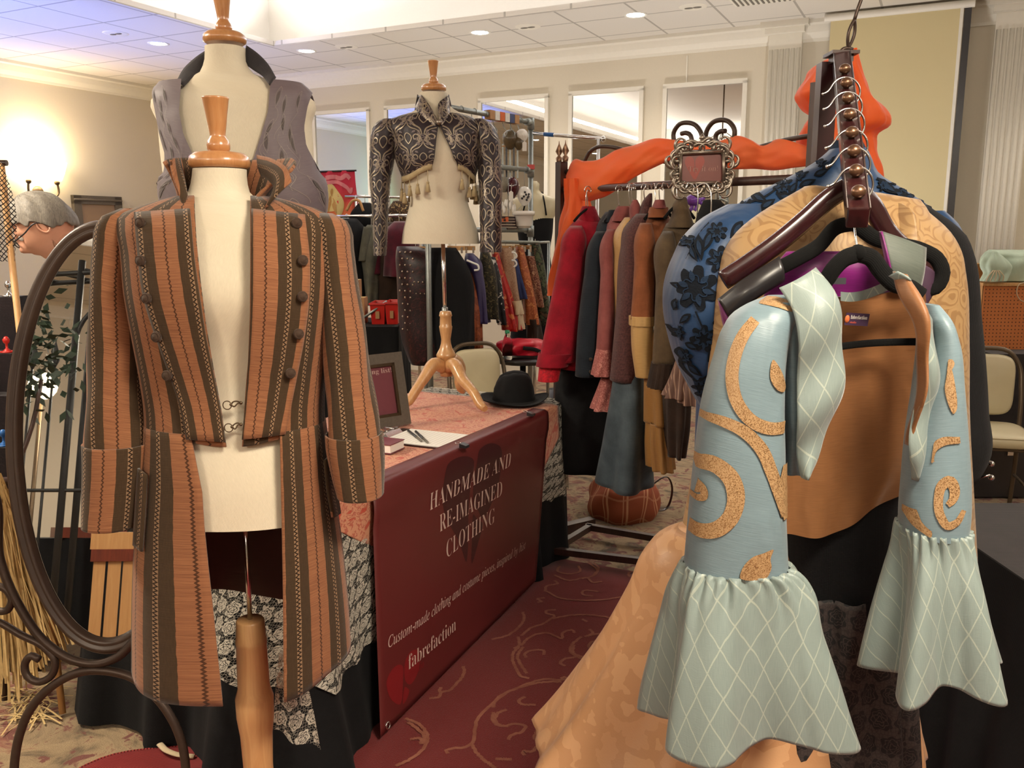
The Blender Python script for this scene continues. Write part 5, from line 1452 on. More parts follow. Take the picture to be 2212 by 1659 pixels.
scarf_part([(122, 1790, 1808, 3.22, .04), (130, 1768, 1812, 3.22, .07), (160, 1742, 1815, 3.22, .11), (195, 1722, 1815, 3.22, .13), (222, 1738, 1815, 3.22, .12), (244, 1756, 1815, 3.22, .09), (262, 1744, 1815, 3.22, .10), (300, 1731, 1815, 3.22, .11), (330, 1744, 1815, 3.2, .10), (352, 1770, 1815, 3.2, .06)], 'knot', 3, 50, .006)
scarf_part([(104, 1828, 1846, 3.22, .03), (130, 1806, 1852, 3.22, .06), (170, 1806, 1864, 3.22, .09), (205, 1806, 1876, 3.22, .11), (228, 1806, 1898, 3.22, .13), (250, 1806, 1911, 3.22, .13), (268, 1806, 1908, 3.22, .12), (284, 1806, 1886, 3.22, .09), (310, 1808, 1884, 3.22, .08), (360, 1812, 1896, 3.22, .08), (420, 1820, 1905, 3.22, .07)], 'tail', 4, 50, .006)

# ---- ornate sign hung on the rack
YS = 3.30
sg = thing('sign_frame', W(1518, 415, YS), 'ornate pewter frame with Try it on sign hung under the iron scrolls', 'sign frame')
k_ = YS / FPX * 1.0
def SP(px, py, off=0.0): return W(px, py, YS - off)
mb = MB(); mb.add([SP(1474, 334), SP(1561, 330), SP(1561, 391), SP(1472, 394)], [(0, 1, 2, 3)], None, 0, False); mb.build('print', M['plum2'] if 'plum2' in M else plain('mauve_print', S(128, 78, 72), .3, 0, .05), sg, solid=.002); spr = bpy.data.objects['print.001'] if 'print.001' in bpy.data.objects else sg
mb = MB(); c4 = [SP(1471, 331, .012), SP(1563, 327, .012), SP(1564, 394, .012), SP(1469, 397, .012)]
for i in range(4): mb.tube([c4[i], c4[(i + 1) % 4]], .007, 8)
for c in c4: mb.ball(c, .008, 8)
mb.build('inner_rim', M['pewter'], sg)
mb = MB(); ctr = SP(1517, 362)
def curl(px, py, ang, size, hand=1):
    t = np.linspace(0, 1, 22); r = size * (1 - .8 * t); a = hand * t * 3.6
    x = np.cumsum(np.cos(a + ang) * size * .22 * (1 - .72 * t)); y = np.cumsum(np.sin(a + ang) * size * .22 * (1 - .72 * t))
    pts = [SP(px + x[i], py + y[i], .012 + .006 * math.sin(PI * t[i])) for i in range(22)]
    mb.tube(pts, np.linspace(.0082, .0022, 22), 7)
    mb.ball(pts[-1], .0055, 7)
for i in range(26):
    a = 2 * PI * i / 26; e = .5
    x = 1517 + 58 * math.copysign(abs(math.cos(a)) ** e, math.cos(a)); y = 362 + 44 * math.copysign(abs(math.sin(a)) ** e, math.sin(a))
    curl(x, y, a + .7 * (1 if i % 2 else -1), 13, 1 if i % 2 else -1)
for (x, y, a, s_, h) in ((1510, 318, -2.0, 17, -1), (1524, 318, -1.1, 17, 1), (1517, 316, -1.57, 14, 1), (1490, 322, -2.4, 15, -1), (1544, 320, -.7, 15, 1), (1470, 330, -2.6, 16, 1), (1566, 326, -.5, 16, -1), (1462, 398, 2.4, 17, -1), (1570, 394, .7, 17, 1), (1517, 402, 1.57, 15, 1), (1500, 402, 2.0, 14, -1), (1536, 402, 1.1, 14, 1), (1456, 362, 3.14, 14, 1), (1578, 360, 0, 14, -1)):
    curl(x, y, a, s_, h)
for i in range(30):                                   # acanthus leaves between the curls
    a = 2 * PI * i / 30 + .1; x = 1517 + 55 * math.copysign(abs(math.cos(a)) ** .5, math.cos(a)); y = 362 + 43 * math.copysign(abs(math.sin(a)) ** .5, math.sin(a))
    d_ = np.array([math.cos(a), 0, -math.sin(a)]); mb.lathe(SP(x, y, .010), [(.001, -.016), (.007, -.008), (.0085, 0), (.005, .012), (.001, .020)], 7, ax=(np.array([0, 1., 0]), np.cross(d_, [0, 1., 0]), d_))
for (x, y) in ((1517, 306), (1517, 297)): mb.lathe(SP(x, y, .012), [(.001, -.012), (.012, -.004), (.010, .004), (.001, .016)], 8)
mb.build('scroll_border', M['pewter'], sg)
mb = MB(); mb.add([SP(1464, 325, -.004), SP(1571, 321, -.004), SP(1571, 400, -.004), SP(1463, 403, -.004)], [(0, 1, 2, 3)], None, 0, False); mb.build('backing', M['cherry'], sg, solid=.004)
M['lettgrey'] = plain('pale_rose_print', S(176, 134, 124), .4, 0, .03); M['heartpale'] = plain('heart_print_red', S(156, 72, 62), .3, 0, .04)
mb = MB(); a_, b_ = SP(1486, 371, .0022), SP(1550, 369, .0022); write(mb, mathbold('Try it on!'), a_, (b_ - a_) / np.linalg.norm(b_ - a_), np.array([0, -.17, .98]), np.linalg.norm(b_ - a_), .020, -.012, lift=.0); mb.build('lettering', M['lettgrey'], spr)
mb = MB()
for poly in (([(1500, 388), (1486, 366), (1479, 350), (1483, 340), (1491, 338), (1499, 345), (1500, 365)]), ([(1502, 388), (1514, 366), (1522, 350), (1519, 339), (1511, 337), (1503, 344), (1502, 365)])):
    q = spline(poly, 30, True); c = q.mean(0); mb.add([SP(*x, .0012) for x in q] + [SP(*c, .0012)], [(i, (i + 1) % 30, 30) for i in range(30)], None, 0, False)
mb.build('heart_print', M['heartpale'], spr)

# ================================================================== garments on the dark rack
def decal_fill(rg, mb, poly, off, m=0, rings=4, n=48, smooth=True):
    q = spline(poly, n, True) if smooth else np.array(poly, float); c = q.mean(0); N = len(q)
    vs = [rg.front(*(c + (x - c) * k / rings), off) for k in range(1, rings + 1) for x in q] + [rg.front(*c, off)]
    fs = []
    for i in range(N):
        j = (i + 1) % N; fs.append((rings * N, i, j))
        for k in range(rings - 1): fs.append((k * N + i, (k + 1) * N + i, (k + 1) * N + j, k * N + j))
    mb.add(vs, fs, None, m)
def decal_line(rg, mb, pts, w, off, m=0, n=40, across=4):
    q = spline(pts, n); T = np.gradient(q, axis=0); T /= np.linalg.norm(T, axis=1)[:, None] + 1e-9; N = np.stack([-T[:, 1], T[:, 0]], 1)
    ww = np.full(n, w, float) if np.isscalar(w) else np.interp(np.linspace(0, 1, n), np.linspace(0, 1, len(w)), w)
    P = np.array([[rg.front(*(q[i] + N[i] * ww[i] * (k / (across - 1) - .5)), off) for k in range(across)] for i in range(n)])
    mb.grid(P, m=m)
def part(t, name, mat, rows, sq=.92, fold=None, n=36, nu=44, solid=.003, du=0, cap0=True, cap1=False, zoff=None):
    P = close_ring(Rings(rows, n, sq).surf(nu, fold=fold, zoff=zoff)); mb = MB(); mb.grid(P, shift(P, du))
    if cap0: mb.cap(P[0, :-1])
    if cap1: mb.cap(P[-1, :-1])
    return mb.build(name, mat, t, solid=solid)
def fw(k, amp, ph=0.0, pw=1.2): return lambda u, t, p: amp * t ** pw * math.sin(k * p + ph + t * 2)
def hook(t, px, y0, y1, Y, mat='chrome', r=.0022):
    a, b = W(px, y0, Y), W(px, y1, Y); mb = MB(); L = a[2] - b[2]; R_ = .019
    pts = [b, b + ZX * (L - R_ * .9)] + [a - ZX * R_ + np.array([R_ * math.cos(x) * rn[0] + 0, R_ * math.cos(x) * rn[1], R_ * math.sin(x)]) for x in np.linspace(-.3, PI + .3, 12)]
    mb.tube(spline(pts, 26), r, 7); return mb.build('hanger_hook', M[mat], t)
def hanger(t, px, py, Y, half=.08, mat='blackvelvet'):
    c = W(px, py, Y); mb = MB(); d = np.array([rn[0], rn[1], 0])
    mb.tube(spline([c - d * half - ZX * .055, c - d * half * .5 - ZX * .02, c, c + d * half * .5 - ZX * .02, c + d * half - ZX * .055], 20), .006, 8); return mb.build('hanger', M[mat], t)
GR = 'garments on the dark wooden rack'
def base(px, py, Y): return W(px, py, Y)
# crimson coat
t = thing('coat', base(1235, 801, 3.98), 'crimson wool coat with turned back cuff, leftmost on the dark rack', 'coat', GR); Y = 3.98
hook(t, 1270, 402, 448, Y); hanger(t, 1270, 452, Y + .03)
part(t, 'body', M['crimson'], [(470, 1252, 1290, Y + .1, .05), (482, 1236, 1302, Y + .1, .09), (510, 1225, 1312, Y + .1, .13), (600, 1212, 1316, Y + .1, .15), (720, 1196, 1318, Y + .1, .16), (800, 1190, 1316, Y + .1, .17)], fold=fw(4, .010))
part(t, 'collar', M['crimson'], [(446, 1258, 1284, Y + .06, .03), (455, 1254, 1288, Y + .06, .04), (478, 1250, 1296, Y + .08, .06)])
part(t, 'sleeve', M['crimson'], [(488, 1232, 1256, Y, .04), (500, 1222, 1262, Y - .02, .06), (560, 1208, 1262, Y - .04, .065), (640, 1192, 1256, Y - .05, .062), (720, 1177, 1250, Y - .06, .06), (785, 1165, 1240, Y - .07, .06)], fold=fw(3, .004))
part(t, 'cuff', M['crimson'], [(766, 1164, 1242, Y - .07, .068), (795, 1158, 1226, Y - .07, .068)], cap0=False)
M['redlining'] = blotch('red_brocade_lining', [S(196, 26, 42), S(176, 20, 36), S(150, 22, 34)], 60, .6)
part(t, 'cuff_lining', M['redlining'], [(786, 1166, 1214, Y - .06, .05), (826, 1162, 1206, Y - .06, .05)], cap0=False)
# navy coat
t = thing('coat', base(1275, 830, 3.86), 'dark navy coat with two cuff buttons, between crimson and rose garments', 'coat', GR); Y = 3.86
hook(t, 1337, 400, 446, Y); hanger(t, 1337, 452, Y + .03)
part(t, 'body', M['navywool'], [(458, 1308, 1338, Y + .1, .05), (480, 1294, 1344, Y + .1, .10), (520, 1284, 1348, Y + .1, .13), (650, 1278, 1350, Y + .1, .15), (800, 1272, 1352, Y + .1, .16)])
part(t, 'collar', M['navywool'], [(454, 1316, 1330, Y + .02, .03), (480, 1302, 1332, Y + .02, .05)])
part(t, 'sleeve', M['navywool'], [(500, 1288, 1308, Y, .04), (520, 1276, 1312, Y - .02, .06), (600, 1262, 1308, Y - .04, .062), (720, 1248, 1300, Y - .06, .06), (816, 1243, 1292, Y - .07, .058)])
for y in (776, 803):
    mb = MB(); mb.ball(W(1276, y, Y - .135), .008, 10); mb.build('button', M['btn'], t)
# rose coat
t = thing('coat', base(1300, 898, 3.76), 'dusty rose coat with lace cuff, right of the navy coat', 'coat', GR); Y = 3.76
hook(t, 1366, 396, 444, Y); hanger(t, 1366, 450, Y + .03)
part(t, 'body', M['rose'], [(448, 1336, 1364, Y + .1, .05), (470, 1318, 1366, Y + .1, .09), (510, 1308, 1370, Y + .1, .13), (650, 1304, 1372, Y + .1, .15), (830, 1300, 1372, Y + .1, .15)])
part(t, 'collar', M['rose'], [(446, 1334, 1362, Y + .02, .04), (456, 1328, 1362, Y + .02, .05), (478, 1322, 1352, Y + .02, .05)])
part(t, 'sleeve', M['rose'], [(496, 1312, 1330, Y, .04), (515, 1302, 1326, Y - .02, .055), (600, 1298, 1326, Y - .04, .055), (700, 1292, 1326, Y - .05, .055), (770, 1288, 1323, Y - .06, .055)])
part(t, 'lace_cuff', M['roselace'], [(756, 1289, 1322, Y - .06, .058), (815, 1279, 1321, Y - .07, .062)], cap0=False, fold=fw(5, .006))
part(t, 'lace_hem', M['roselace'], [(818, 1300, 1330, Y - .02, .05), (890, 1278, 1326, Y - .04, .07)], cap0=True, fold=fw(5, .01))
# cream jacket, mauve coat
t = thing('coat', base(1336, 700, 3.68), 'cream jacket showing as a pale strip between rose and mauve coats', 'jacket', GR); Y = 3.70
part(t, 'body', M['gold'], [(470, 1350, 1372, Y, .05), (500, 1330, 1378, Y, .10), (560, 1326, 1380, Y, .12), (700, 1326, 1380, Y, .12)], fold=fw(5, .006)); hook(t, 1362, 396, 470, Y)
t = thing('coat', base(1350, 830, 3.60), 'long mauve tweed coat with pointed hood in the middle of the rack', 'coat', GR); Y = 3.60
hook(t, 1393, 396, 446, Y); hanger(t, 1393, 452, Y + .03)
part(t, 'hood', M['mauve'], [(418, 1403, 1408, Y - .02, .01), (430, 1392, 1408, Y - .02, .035), (450, 1384, 1406, Y, .05), (480, 1376, 1400, Y + .02, .06)])
part(t, 'hood', M['rose'], [(432, 1368, 1376, Y + .03, .02), (445, 1362, 1382, Y + .04, .04), (475, 1362, 1380, Y + .04, .05)])
part(t, 'body', M['mauve'], [(462, 1374, 1404, Y, .05), (490, 1350, 1408, Y, .10), (540, 1340, 1410, Y, .13), (680, 1330, 1408, Y, .14), (828, 1320, 1372, Y, .14)], fold=fw(3, .010))
# rust coat with gold cuff
t = thing('coat', base(1390, 820, 3.48), 'rust brown jacket with gathered gold cuff hanging on the dark rack', 'coat', GR); Y = 3.48
hook(t, 1425, 396, 436, Y); hanger(t, 1425, 444, Y + .03)
part(t, 'body', M['rust'], [(470, 1400, 1444, Y + .06, .06), (492, 1386, 1450, Y + .06, .10), (540, 1376, 1454, Y + .06, .12), (700, 1372, 1456, Y + .06, .13)])
part(t, 'collar', M['rust'], [(448, 1404, 1442, Y, .05), (470, 1398, 1444, Y, .06)])
part(t, 'collar_lining', M['rose'], [(432, 1416, 1434, Y - .01, .03), (450, 1408, 1438, Y - .01, .05)])
part(t, 'sleeve', M['rust'], [(482, 1384, 1406, Y - .02, .04), (500, 1376, 1410, Y - .04, .055), (580, 1370, 1412, Y - .06, .06), (692, 1364, 1408, Y - .08, .058)], fold=fw(3, .006))
part(t, 'cuff_band', M['gold'], [(686, 1361, 1412, Y - .08, .066), (706, 1361, 1412, Y - .08, .068)], cap0=True, fold=lambda u, t_, p: .003 * math.sin(16 * p))
part(t, 'cuff', M['gold'], [(704, 1364, 1410, Y - .08, .062), (760, 1365, 1409, Y - .08, .062), (818, 1374, 1409, Y - .085, .062)], cap0=False, fold=fw(3, .004))
# olive coat with fringe
t = thing('coat', base(1440, 840, 3.34), 'olive brown hooded coat with fringed hem, right of the rust jacket', 'coat', GR); Y = 3.34
hook(t, 1469, 394, 432, Y); hanger(t, 1469, 440, Y + .03)
part(t, 'hood', M['olive'], [(427, 1464, 1482, Y, .02), (440, 1456, 1484, Y, .05), (465, 1452, 1490, Y + .02, .07), (492, 1440, 1498, Y + .03, .09)])
part(t, 'body', M['olive'], [(482, 1442, 1498, Y + .05, .08), (510, 1428, 1506, Y + .05, .11), (600, 1422, 1512, Y + .05, .13), (790, 1414, 1512, Y + .05, .13)], fold=fw(4, .006))
part(t, 'sleeve', M['olive'], [(500, 1434, 1452, Y - .03, .04), (515, 1424, 1456, Y - .05, .055), (620, 1417, 1456, Y - .07, .06), (788, 1411, 1452, Y - .09, .06)], fold=fw(3, .006))
part(t, 'fringe', M['darkbrown'], [(786, 1411, 1454, Y - .09, .062), (842, 1400, 1452, Y - .09, .068)], fold=lambda u, t_, p: .005 * math.sin(30 * p), cap0=False)
# black coat at the right end, long black coats below, skirts below
t = thing('coat', base(1530, 800, 3.2), 'black jacket with only its collar showing left of the blue coat', 'jacket', GR); Y = 3.2
hook(t, 1552, 392, 430, Y); part(t, 'body', M['black'], [(432, 1522, 1552, Y, .05), (460, 1510, 1580, Y, .09), (520, 1500, 1600, Y, .12), (800, 1490, 1600, Y, .14)])
t = thing('coat', base(1230, 1031, 4.08), 'long black coat hanging below the crimson coat', 'coat', GR); Y = 4.08
part(t, 'body', M['black'], [(560, 1258, 1322, Y, .06), (620, 1240, 1326, Y, .10), (800, 1206, 1330, Y, .14), (950, 1202, 1330, Y, .15), (1026, 1203, 1324, Y, .155)], fold=fw(5, .014)); hook(t, 1275, 404, 560, Y)
SKG = 'skirts on the dark wooden rack'
t = thing('skirt', base(1350, 1065, 3.58), 'flared slate blue skirt hanging lowest on the dark rack', 'skirt', SKG); Y = 3.56
part(t, 'panel', M['denim'], [(700, 1336, 1388, Y, .05), (830, 1326, 1392, Y, .09), (950, 1312, 1397, Y, .13), (1066, 1297, 1400, Y, .17)], fold=fw(4, .022)); hook(t, 1400, 396, 700, Y)
t = thing('skirt', base(1420, 1022, 3.42), 'mustard gold skirt with gathered flounce under the rust jacket', 'skirt', SKG); Y = 3.42
part(t, 'upper_panel', M['mustard'], [(720, 1394, 1436, Y, .06), (820, 1394, 1436, Y, .09), (922, 1398, 1442, Y, .10)], fold=fw(4, .012)); hook(t, 1436, 394, 720, Y)
part(t, 'flounce', M['mustard'], [(918, 1398, 1442, Y, .10), (960, 1398, 1447, Y, .11), (1022, 1402, 1450, Y, .13)], fold=lambda u, t_, p: .014 * (.4 + .6 * t_) * math.sin(9 * p), cap0=False)
t = thing('skirt', base(1460, 990, 3.3), 'dark brown draped skirt beside the mustard skirt', 'skirt', SKG); Y = 3.28
part(t, 'panel', M['darkbrown'], [(700, 1440, 1490, Y, .06), (850, 1436, 1486, Y, .10), (920, 1438, 1482, Y, .11), (992, 1444, 1470, Y, .10)], fold=fw(6, .014)); hook(t, 1480, 394, 700, Y)
t = thing('dress', base(1460, 865, 3.0), 'striped brown ruffle hem showing under the puffed blue sleeve', 'dress', SKG); Y = 2.95
M['brownstripe'] = None
def _bs():
    q = NT('brown_stripe'); x = q.xyz(q.uv()); f = q.m('FRACT', q.m('DIVIDE', x[0], .022)); return q.fin(q.mix(q.m('LESS_THAN', f, .25), S(104, 74, 62), S(160, 128, 108)), .7)
M['brownstripe'] = _bs()
part(t, 'ruffle', M['brownstripe'], [(780, 1462, 1500, Y, .04), (830, 1448, 1500, Y, .05), (864, 1436, 1502, Y, .07)], fold=lambda u, t_, p: .012 * t_ * math.sin(7 * p))
part(t, 'ruffle', M['brownstripe'], [(820, 1484, 1510, Y - .06, .03), (850, 1474, 1516, Y - .06, .05), (878, 1470, 1518, Y - .06, .06)], fold=lambda u, t_, p: .010 * t_ * math.sin(6 * p))
hook(t, 1490, 394, 780, Y)
# purple balloon-like toy hung at the back
t = thing('balloon_animal', W(1500, 452, 4.3), 'purple balloon animal above the olive coat', 'balloon'); M['purpleballoon'] = plain('purple_balloon', S(132, 84, 190), .2, 0, .05)
mb = MB(); mb.ball(W(1498, 432, 4.3), .036, 16, sx=1.1, sz=.8)
for (x0, y0, x1, y1) in ((1510, 436, 1518, 450), (1503, 440, 1500, 455), (1514, 432, 1519, 426), (1492, 440, 1490, 456)):
    mb.tube(spline([W(x0, y0, 4.3), (W(x0, y0, 4.3) + W(x1, y1, 4.3)) / 2 + [.008, 0, .004], W(x1, y1, 4.3)], 8), .009, 8)
mb.build('balloon', M['purpleballoon'], t)
mb = MB(); mb.bar(W(1497, 400, 4.3), W(1497, 424, 4.3), .0012, 5); mb.build('string', M['white'], t)
# striped cloth bag on the floor behind the base rail
bq = WZ(1345, 1130, .0); t = thing('cloth_bag', bq, 'rust plaid cloth bag slumped on the floor behind the rack rail', 'bag')
def _plaid():
    q = NT('rust_plaid'); x = q.xyz(q.uv()); a = q.m('FRACT', q.m('DIVIDE', x[0], .11)); b = q.m('FRACT', q.m('DIVIDE', x[1], .13))
    s1 = q.m('MAXIMUM', q.m('LESS_THAN', a, .10), q.m('MULTIPLY', q.m('GREATER_THAN', a, .22), q.m('LESS_THAN', a, .27))); s2 = q.m('LESS_THAN', b, .08)
    c = q.mix(s1, S(148, 74, 46), S(196, 142, 104)); c = q.mix(q.m('MULTIPLY', s2, .6), c, S(190, 130, 96)); q.bump(q.noise(q.uv(), 400)[0], .4, .002); return q.fin(c, .9)
M['plaid'] = _plaid(); Yb = bq[1] + .16
part(t, 'bag', M['plaid'], [(1040, 1305, 1400, Yb, .10), (1062, 1288, 1410, Yb, .18), (1090, 1272, 1420, Yb, .21), (1120, 1272, 1416, Yb, .21), (1136, 1282, 1404, Yb, .18)], fold=lambda u, t_, p: .012 * math.sin(5 * p + 6 * t_), cap1=True)
mb = MB(); mb.tube(spline([W(1392, 1060, Yb - .1), W(1440, 1030, Yb - .1), W(1452, 1060, Yb - .05), W(1440, 1098, Yb - .05), W(1412, 1104, Yb - .1)], 24), .008, 8, flat=.5); mb.build('strap', M['cherry'], t)
# ================================================================== sloping arm with hangers and the foreground garments
p0, p1 = W(1817, 128, 2.25), W(1853, 472, 1.56)
st = thing('display_stand', (p0[0], 2.30, 0), 'dark wooden stand with a sloping knobbed arm full of hangers', 'clothes rack')
ad = (p1 - p0) / np.linalg.norm(p1 - p0); ax = np.cross(ad, ZX); ax /= np.linalg.norm(ax); an = np.cross(ax, ad)
L = np.linalg.norm(p1 - p0)
mb = MB(); mb.solidbox((p0 + p1) / 2, (.038, L, .040), (ax, ad, an)); arm_o = mb.build('sloping_arm', M['cherry'], st, bevel=.003)
mb = MB()
for k in (-1, 1): mb.bar(p0 + ax * .019 * k + an * .020, p1 + ax * .019 * k + an * .020, .0018, 6)
mb.build('edge_bead', M['walnut'], st)
pp = p0 + np.array([-.016, .05, 0]); mb = MB(); mb.box([pp[0], pp[1], p0[2] / 2], (.042, .042, p0[2] - .0)); mb.build('post', M['cherry'], st, bevel=.003)
mb = MB(); mb.box([pp[0], pp[1], .02], (.55, .06, .04)); mb.box([pp[0], pp[1], .02], (.06, .55, .04)); mb.build('base', M['cherry'], st, bevel=.004)
cp = W(1817, 119, 2.27); mb = MB(); mb.box(cp + [0, 0, .002], (.068, .068, .008)); mb.box(cp - [0, 0, .010], (.046, .046, .018)); mb.build('cap_plate', M['walnut'], st, bevel=.003)
for (x, y) in ((1823, 160), (1827.5, 190), (1832, 223), (1836, 259), (1842, 298), (1847, 338), (1852, 381), (1858, 427)):
    r = ray(x, y); n = an; k = np.dot(p0 + an * .02 - [0, 0, CAM_H], n) / np.dot(r, n); q = np.array([0, 0, CAM_H]) + r * k
    q = p0 + ad * np.dot(q - p0, ad) + an * .020
    mb = MB(); mb.lathe(q, [(.006, -.001), (.007, .003), (.0115, .006), (.0135, .012), (.012, .018), (.007, .0225), (.0005, .024)], 18, ax=(ax, ad, an)); mb.build('knob', M['bronze'], arm_o)
# twisted iron loop above the cap, going out of the picture
t = st
mb = MB()
for s_ in (0, PI):
    mb.tube([W(1832 + 14 * u + 9 * math.sin(PI * u) * math.cos(s_) , 104 - 62 * u, 2.27) + np.array([0, .012 * math.sin(s_ + .8) * math.sin(PI * u), 0]) for u in np.linspace(0, 1, 14)], .0042, 8)
mb.tube(spline([W(1846, 42, 2.27), W(1852, 22, 2.27), W(1860, 0, 2.27), W(1868, -30, 2.27)], 10), .0045, 8)
mb.tube(spline([W(1816, 112, 2.27), W(1822, 106, 2.27), W(1832, 104, 2.27), W(1842, 107, 2.27)], 8), .005, 8)
mb.build('iron_loop', M['iron'], st)
# hanger hooks over the arm: each belongs to its own hanger (see below)
def armpoint(py):
    """point on the arm axis whose image row is py"""
    lo, hi = 0, 1
    for _ in range(40):
        m_ = (lo + hi) / 2; p = p0 + (p1 - p0) * m_; d = p - [0, 0, CAM_H]; f = d[1] * _c - d[2] * _s; u = d[1] * _s + d[2] * _c
        if 829.5 - FPX * u / f < py: lo = m_
        else: hi = m_
    return p0 + (p1 - p0) * lo
def arm_hook(t, py, stem_to=None, R_=.0345, bot=.055):
    c = armpoint(py); x = np.array([1., 0, 0]); mb = MB()
    pts = [c + x * (-R_ * 1.45) + ZX * .002, c + x * (-R_ * 1.2) + ZX * .006] + [c + ZX * .004 + x * R_ * math.cos(a) + ZX * R_ * math.sin(a) for a in np.linspace(PI * .86, -PI * .36, 22)] + [c - ZX * R_ * 1.05 + x * .004, c - ZX * (R_ * 1.5)]
    q = spline(pts, 50); q = np.vstack([q, c - ZX * bot if stem_to is None else stem_to]); mb.tube(q, .0022, 8); mb.ball(q[0], .0034, 8)
    mb.build('hook', M['chrome'], t); return q[-1]
def flock_hanger(name, label, py, top, pathL, pathR, Y, mat='blackvelvet', w=.016, stem=None):
    t = thing(name, W(top[0], top[1] + 80, Y), label, 'hanger', 'hangers on the sloping arm')
    arm_hook(t, py, W(*top, Y)); mb = MB()
    for p in (pathL, pathR): mb.tube(spline([W(x, y, Y + dy) for x, y, dy in p], 26), w * .62, 10, flat=1.75)
    mb.ball(W(*top, Y), w * 1.05, 10); mb.build('body', M[mat], t); return t

# ---------------- blue coat
Y = 2.10
t = thing('coat', W(1560, 1060, Y), 'royal blue coat with black flocked flowers and puffed sleeve on the sloping arm', 'coat')
arm_hook(t, 205, W(1822, 330, Y))
BB_ = Rings([(318, 1796, 1868, Y, .05), (340, 1770, 1876, Y, .07), (372, 1716, 1892, Y, .085), (405, 1650, 1944, Y, .095), (440, 1590, 1996, Y, .105), (480, 1535, 2042, Y, .115), (540, 1512, 2062, Y, .12), (700, 1510, 2060, Y, .12), (1060, 1500, 2070, Y, .14)], 60, .9)
P = close_ring(BB_.surf(72)); mb = MB(); mb.grid(P); mb.cap(P[0, :-1])
def blu(rg, mb, items, off=.004):
    for it in items:
        k = it[0]
        if k == 'f':
            _, x, y, r = it; decal_fill(rg, mb, flower((x, y), r, 7, .38, x * .1, 56), off, 1, 4, 56, False)
            fl = flower((x, y), r * .55, 6, .5, x * .1, 40); decal_line(rg, mb, np.vstack([fl, fl[:1]]), 2.4, off * 1.4, 2, 60, 2)
            for a in np.linspace(0, 2 * PI, 7)[:-1] + x: decal_fill(rg, mb, leaf((x + r * .55 * math.cos(a), y + r * .55 * math.sin(a)), r * .5, r * .12, a), off * 1.5, 2, 1, 20, False)
        elif k == 'l':
            _, x, y, Ln, w_, a = it; decal_fill(rg, mb, leaf((x, y), Ln, w_, a), off, 1, 2, 26, False); decal_fill(rg, mb, leaf((x, y), Ln * .6, w_ * .45, a), off * 1.4, 2, 1, 26, False)
        else: decal_line(rg, mb, it[1], it[2], off, 1, 30, 2)
blu(BB_, mb, [('f', 1612, 452, 26), ('f', 1690, 400, 22), ('l', 1640, 425, 46, 10, .5), ('l', 1660, 440, 40, 10, -.6), ('f', 1725, 378, 14), ('l', 1745, 395, 40, 9, -.4), ('l', 1790, 352, 46, 10, -1.0), ('l', 1775, 372, 36, 8, -.4), ('s', [(1560, 480), (1590, 470), (1610, 440), (1650, 425), (1700, 385)], 5),
               ('f', 1948, 420, 24), ('f', 1985, 446, 26), ('f', 2020, 470, 22), ('l', 1915, 405, 50, 10, .6), ('l', 1930, 440, 40, 9, 1.2), ('s', [(1890, 385), (1940, 400), (2000, 440), (2040, 480)], 5), ('f', 1580, 560, 30), ('l', 1550, 520, 50, 11, 1.2), ('f', 1765, 350, 12), ('l', 1700, 425, 40, 9, .2), ('f', 1650, 470, 20), ('l', 1610, 485, 44, 9, -.5), ('l', 1715, 405, 34, 8, -1.0), ('l', 1960, 450, 44, 10, .2), ('l', 2000, 475, 44, 10, 1.3), ('f', 1905, 400, 14)])
mb.build('body', [M['bluecloth'], M['blueflock'], M['blueflock2']], t)
SB = Rings([(440, 1572, 1640, Y - .04, .05), (462, 1530, 1640, Y - .05, .085), (500, 1488, 1625, Y - .06, .115), (560, 1456, 1605, Y - .07, .135), (620, 1438, 1590, Y - .075, .14), (680, 1436, 1580, Y - .08, .14), (740, 1446, 1570, Y - .085, .13), (800, 1464, 1562, Y - .09, .11), (850, 1490, 1556, Y - .09, .08), (885, 1510, 1552, Y - .09, .06)], 50, .92)
P = close_ring(SB.surf(60)); mb = MB(); mb.grid(P); mb.cap(P[0, :-1])
blu(SB, mb, [('f', 1503, 622, 50), ('l', 1512, 535, 58, 11, 1.4), ('l', 1495, 545, 50, 9, 1.0), ('l', 1530, 520, 56, 10, 2.0), ('s', [(1470, 560), (1490, 540), (1510, 500), (1530, 480)], 4), ('f', 1462, 722, 18), ('s', [(1440, 710), (1452, 730), (1470, 720)], 4), ('f', 1520, 730, 30), ('f', 1478, 775, 20), ('l', 1462, 770, 34, 7, 1.3),
             ('l', 1500, 800, 42, 9, .6), ('s', [(1460, 765), (1468, 800), (1500, 825), (1540, 800)], 4), ('f', 1512, 838, 24), ('s', [(1503, 672), (1515, 700), (1530, 730), (1530, 780)], 4), ('f', 1556, 560, 30), ('l', 1560, 640, 60, 12, 1.5), ('l', 1455, 620, 28, 7, .4), ('l', 1480, 690, 36, 8, 2.4), ('f', 1480, 522, 16), ('f', 1550, 500, 22), ('l', 1590, 495, 44, 10, 2.2), ('f', 1560, 700, 22), ('l', 1548, 760, 40, 9, 1.2), ('l', 1496, 748, 34, 8, .3), ('f', 1545, 820, 16), ('l', 1525, 865, 30, 7, 1.4), ('l', 1448, 660, 30, 7, 1.8), ('f', 1600, 600, 18)])
mb.build('sleeve', [M['bluecloth'], M['blueflock'], M['blueflock2']], t)
SBR = Rings([(455, 1990, 2030, Y - .02, .05), (480, 1986, 2052, Y - .03, .075), (520, 1990, 2066, Y - .03, .09), (700, 1995, 2072, Y - .03, .09), (860, 2000, 2070, Y - .03, .07)], 30, .92)
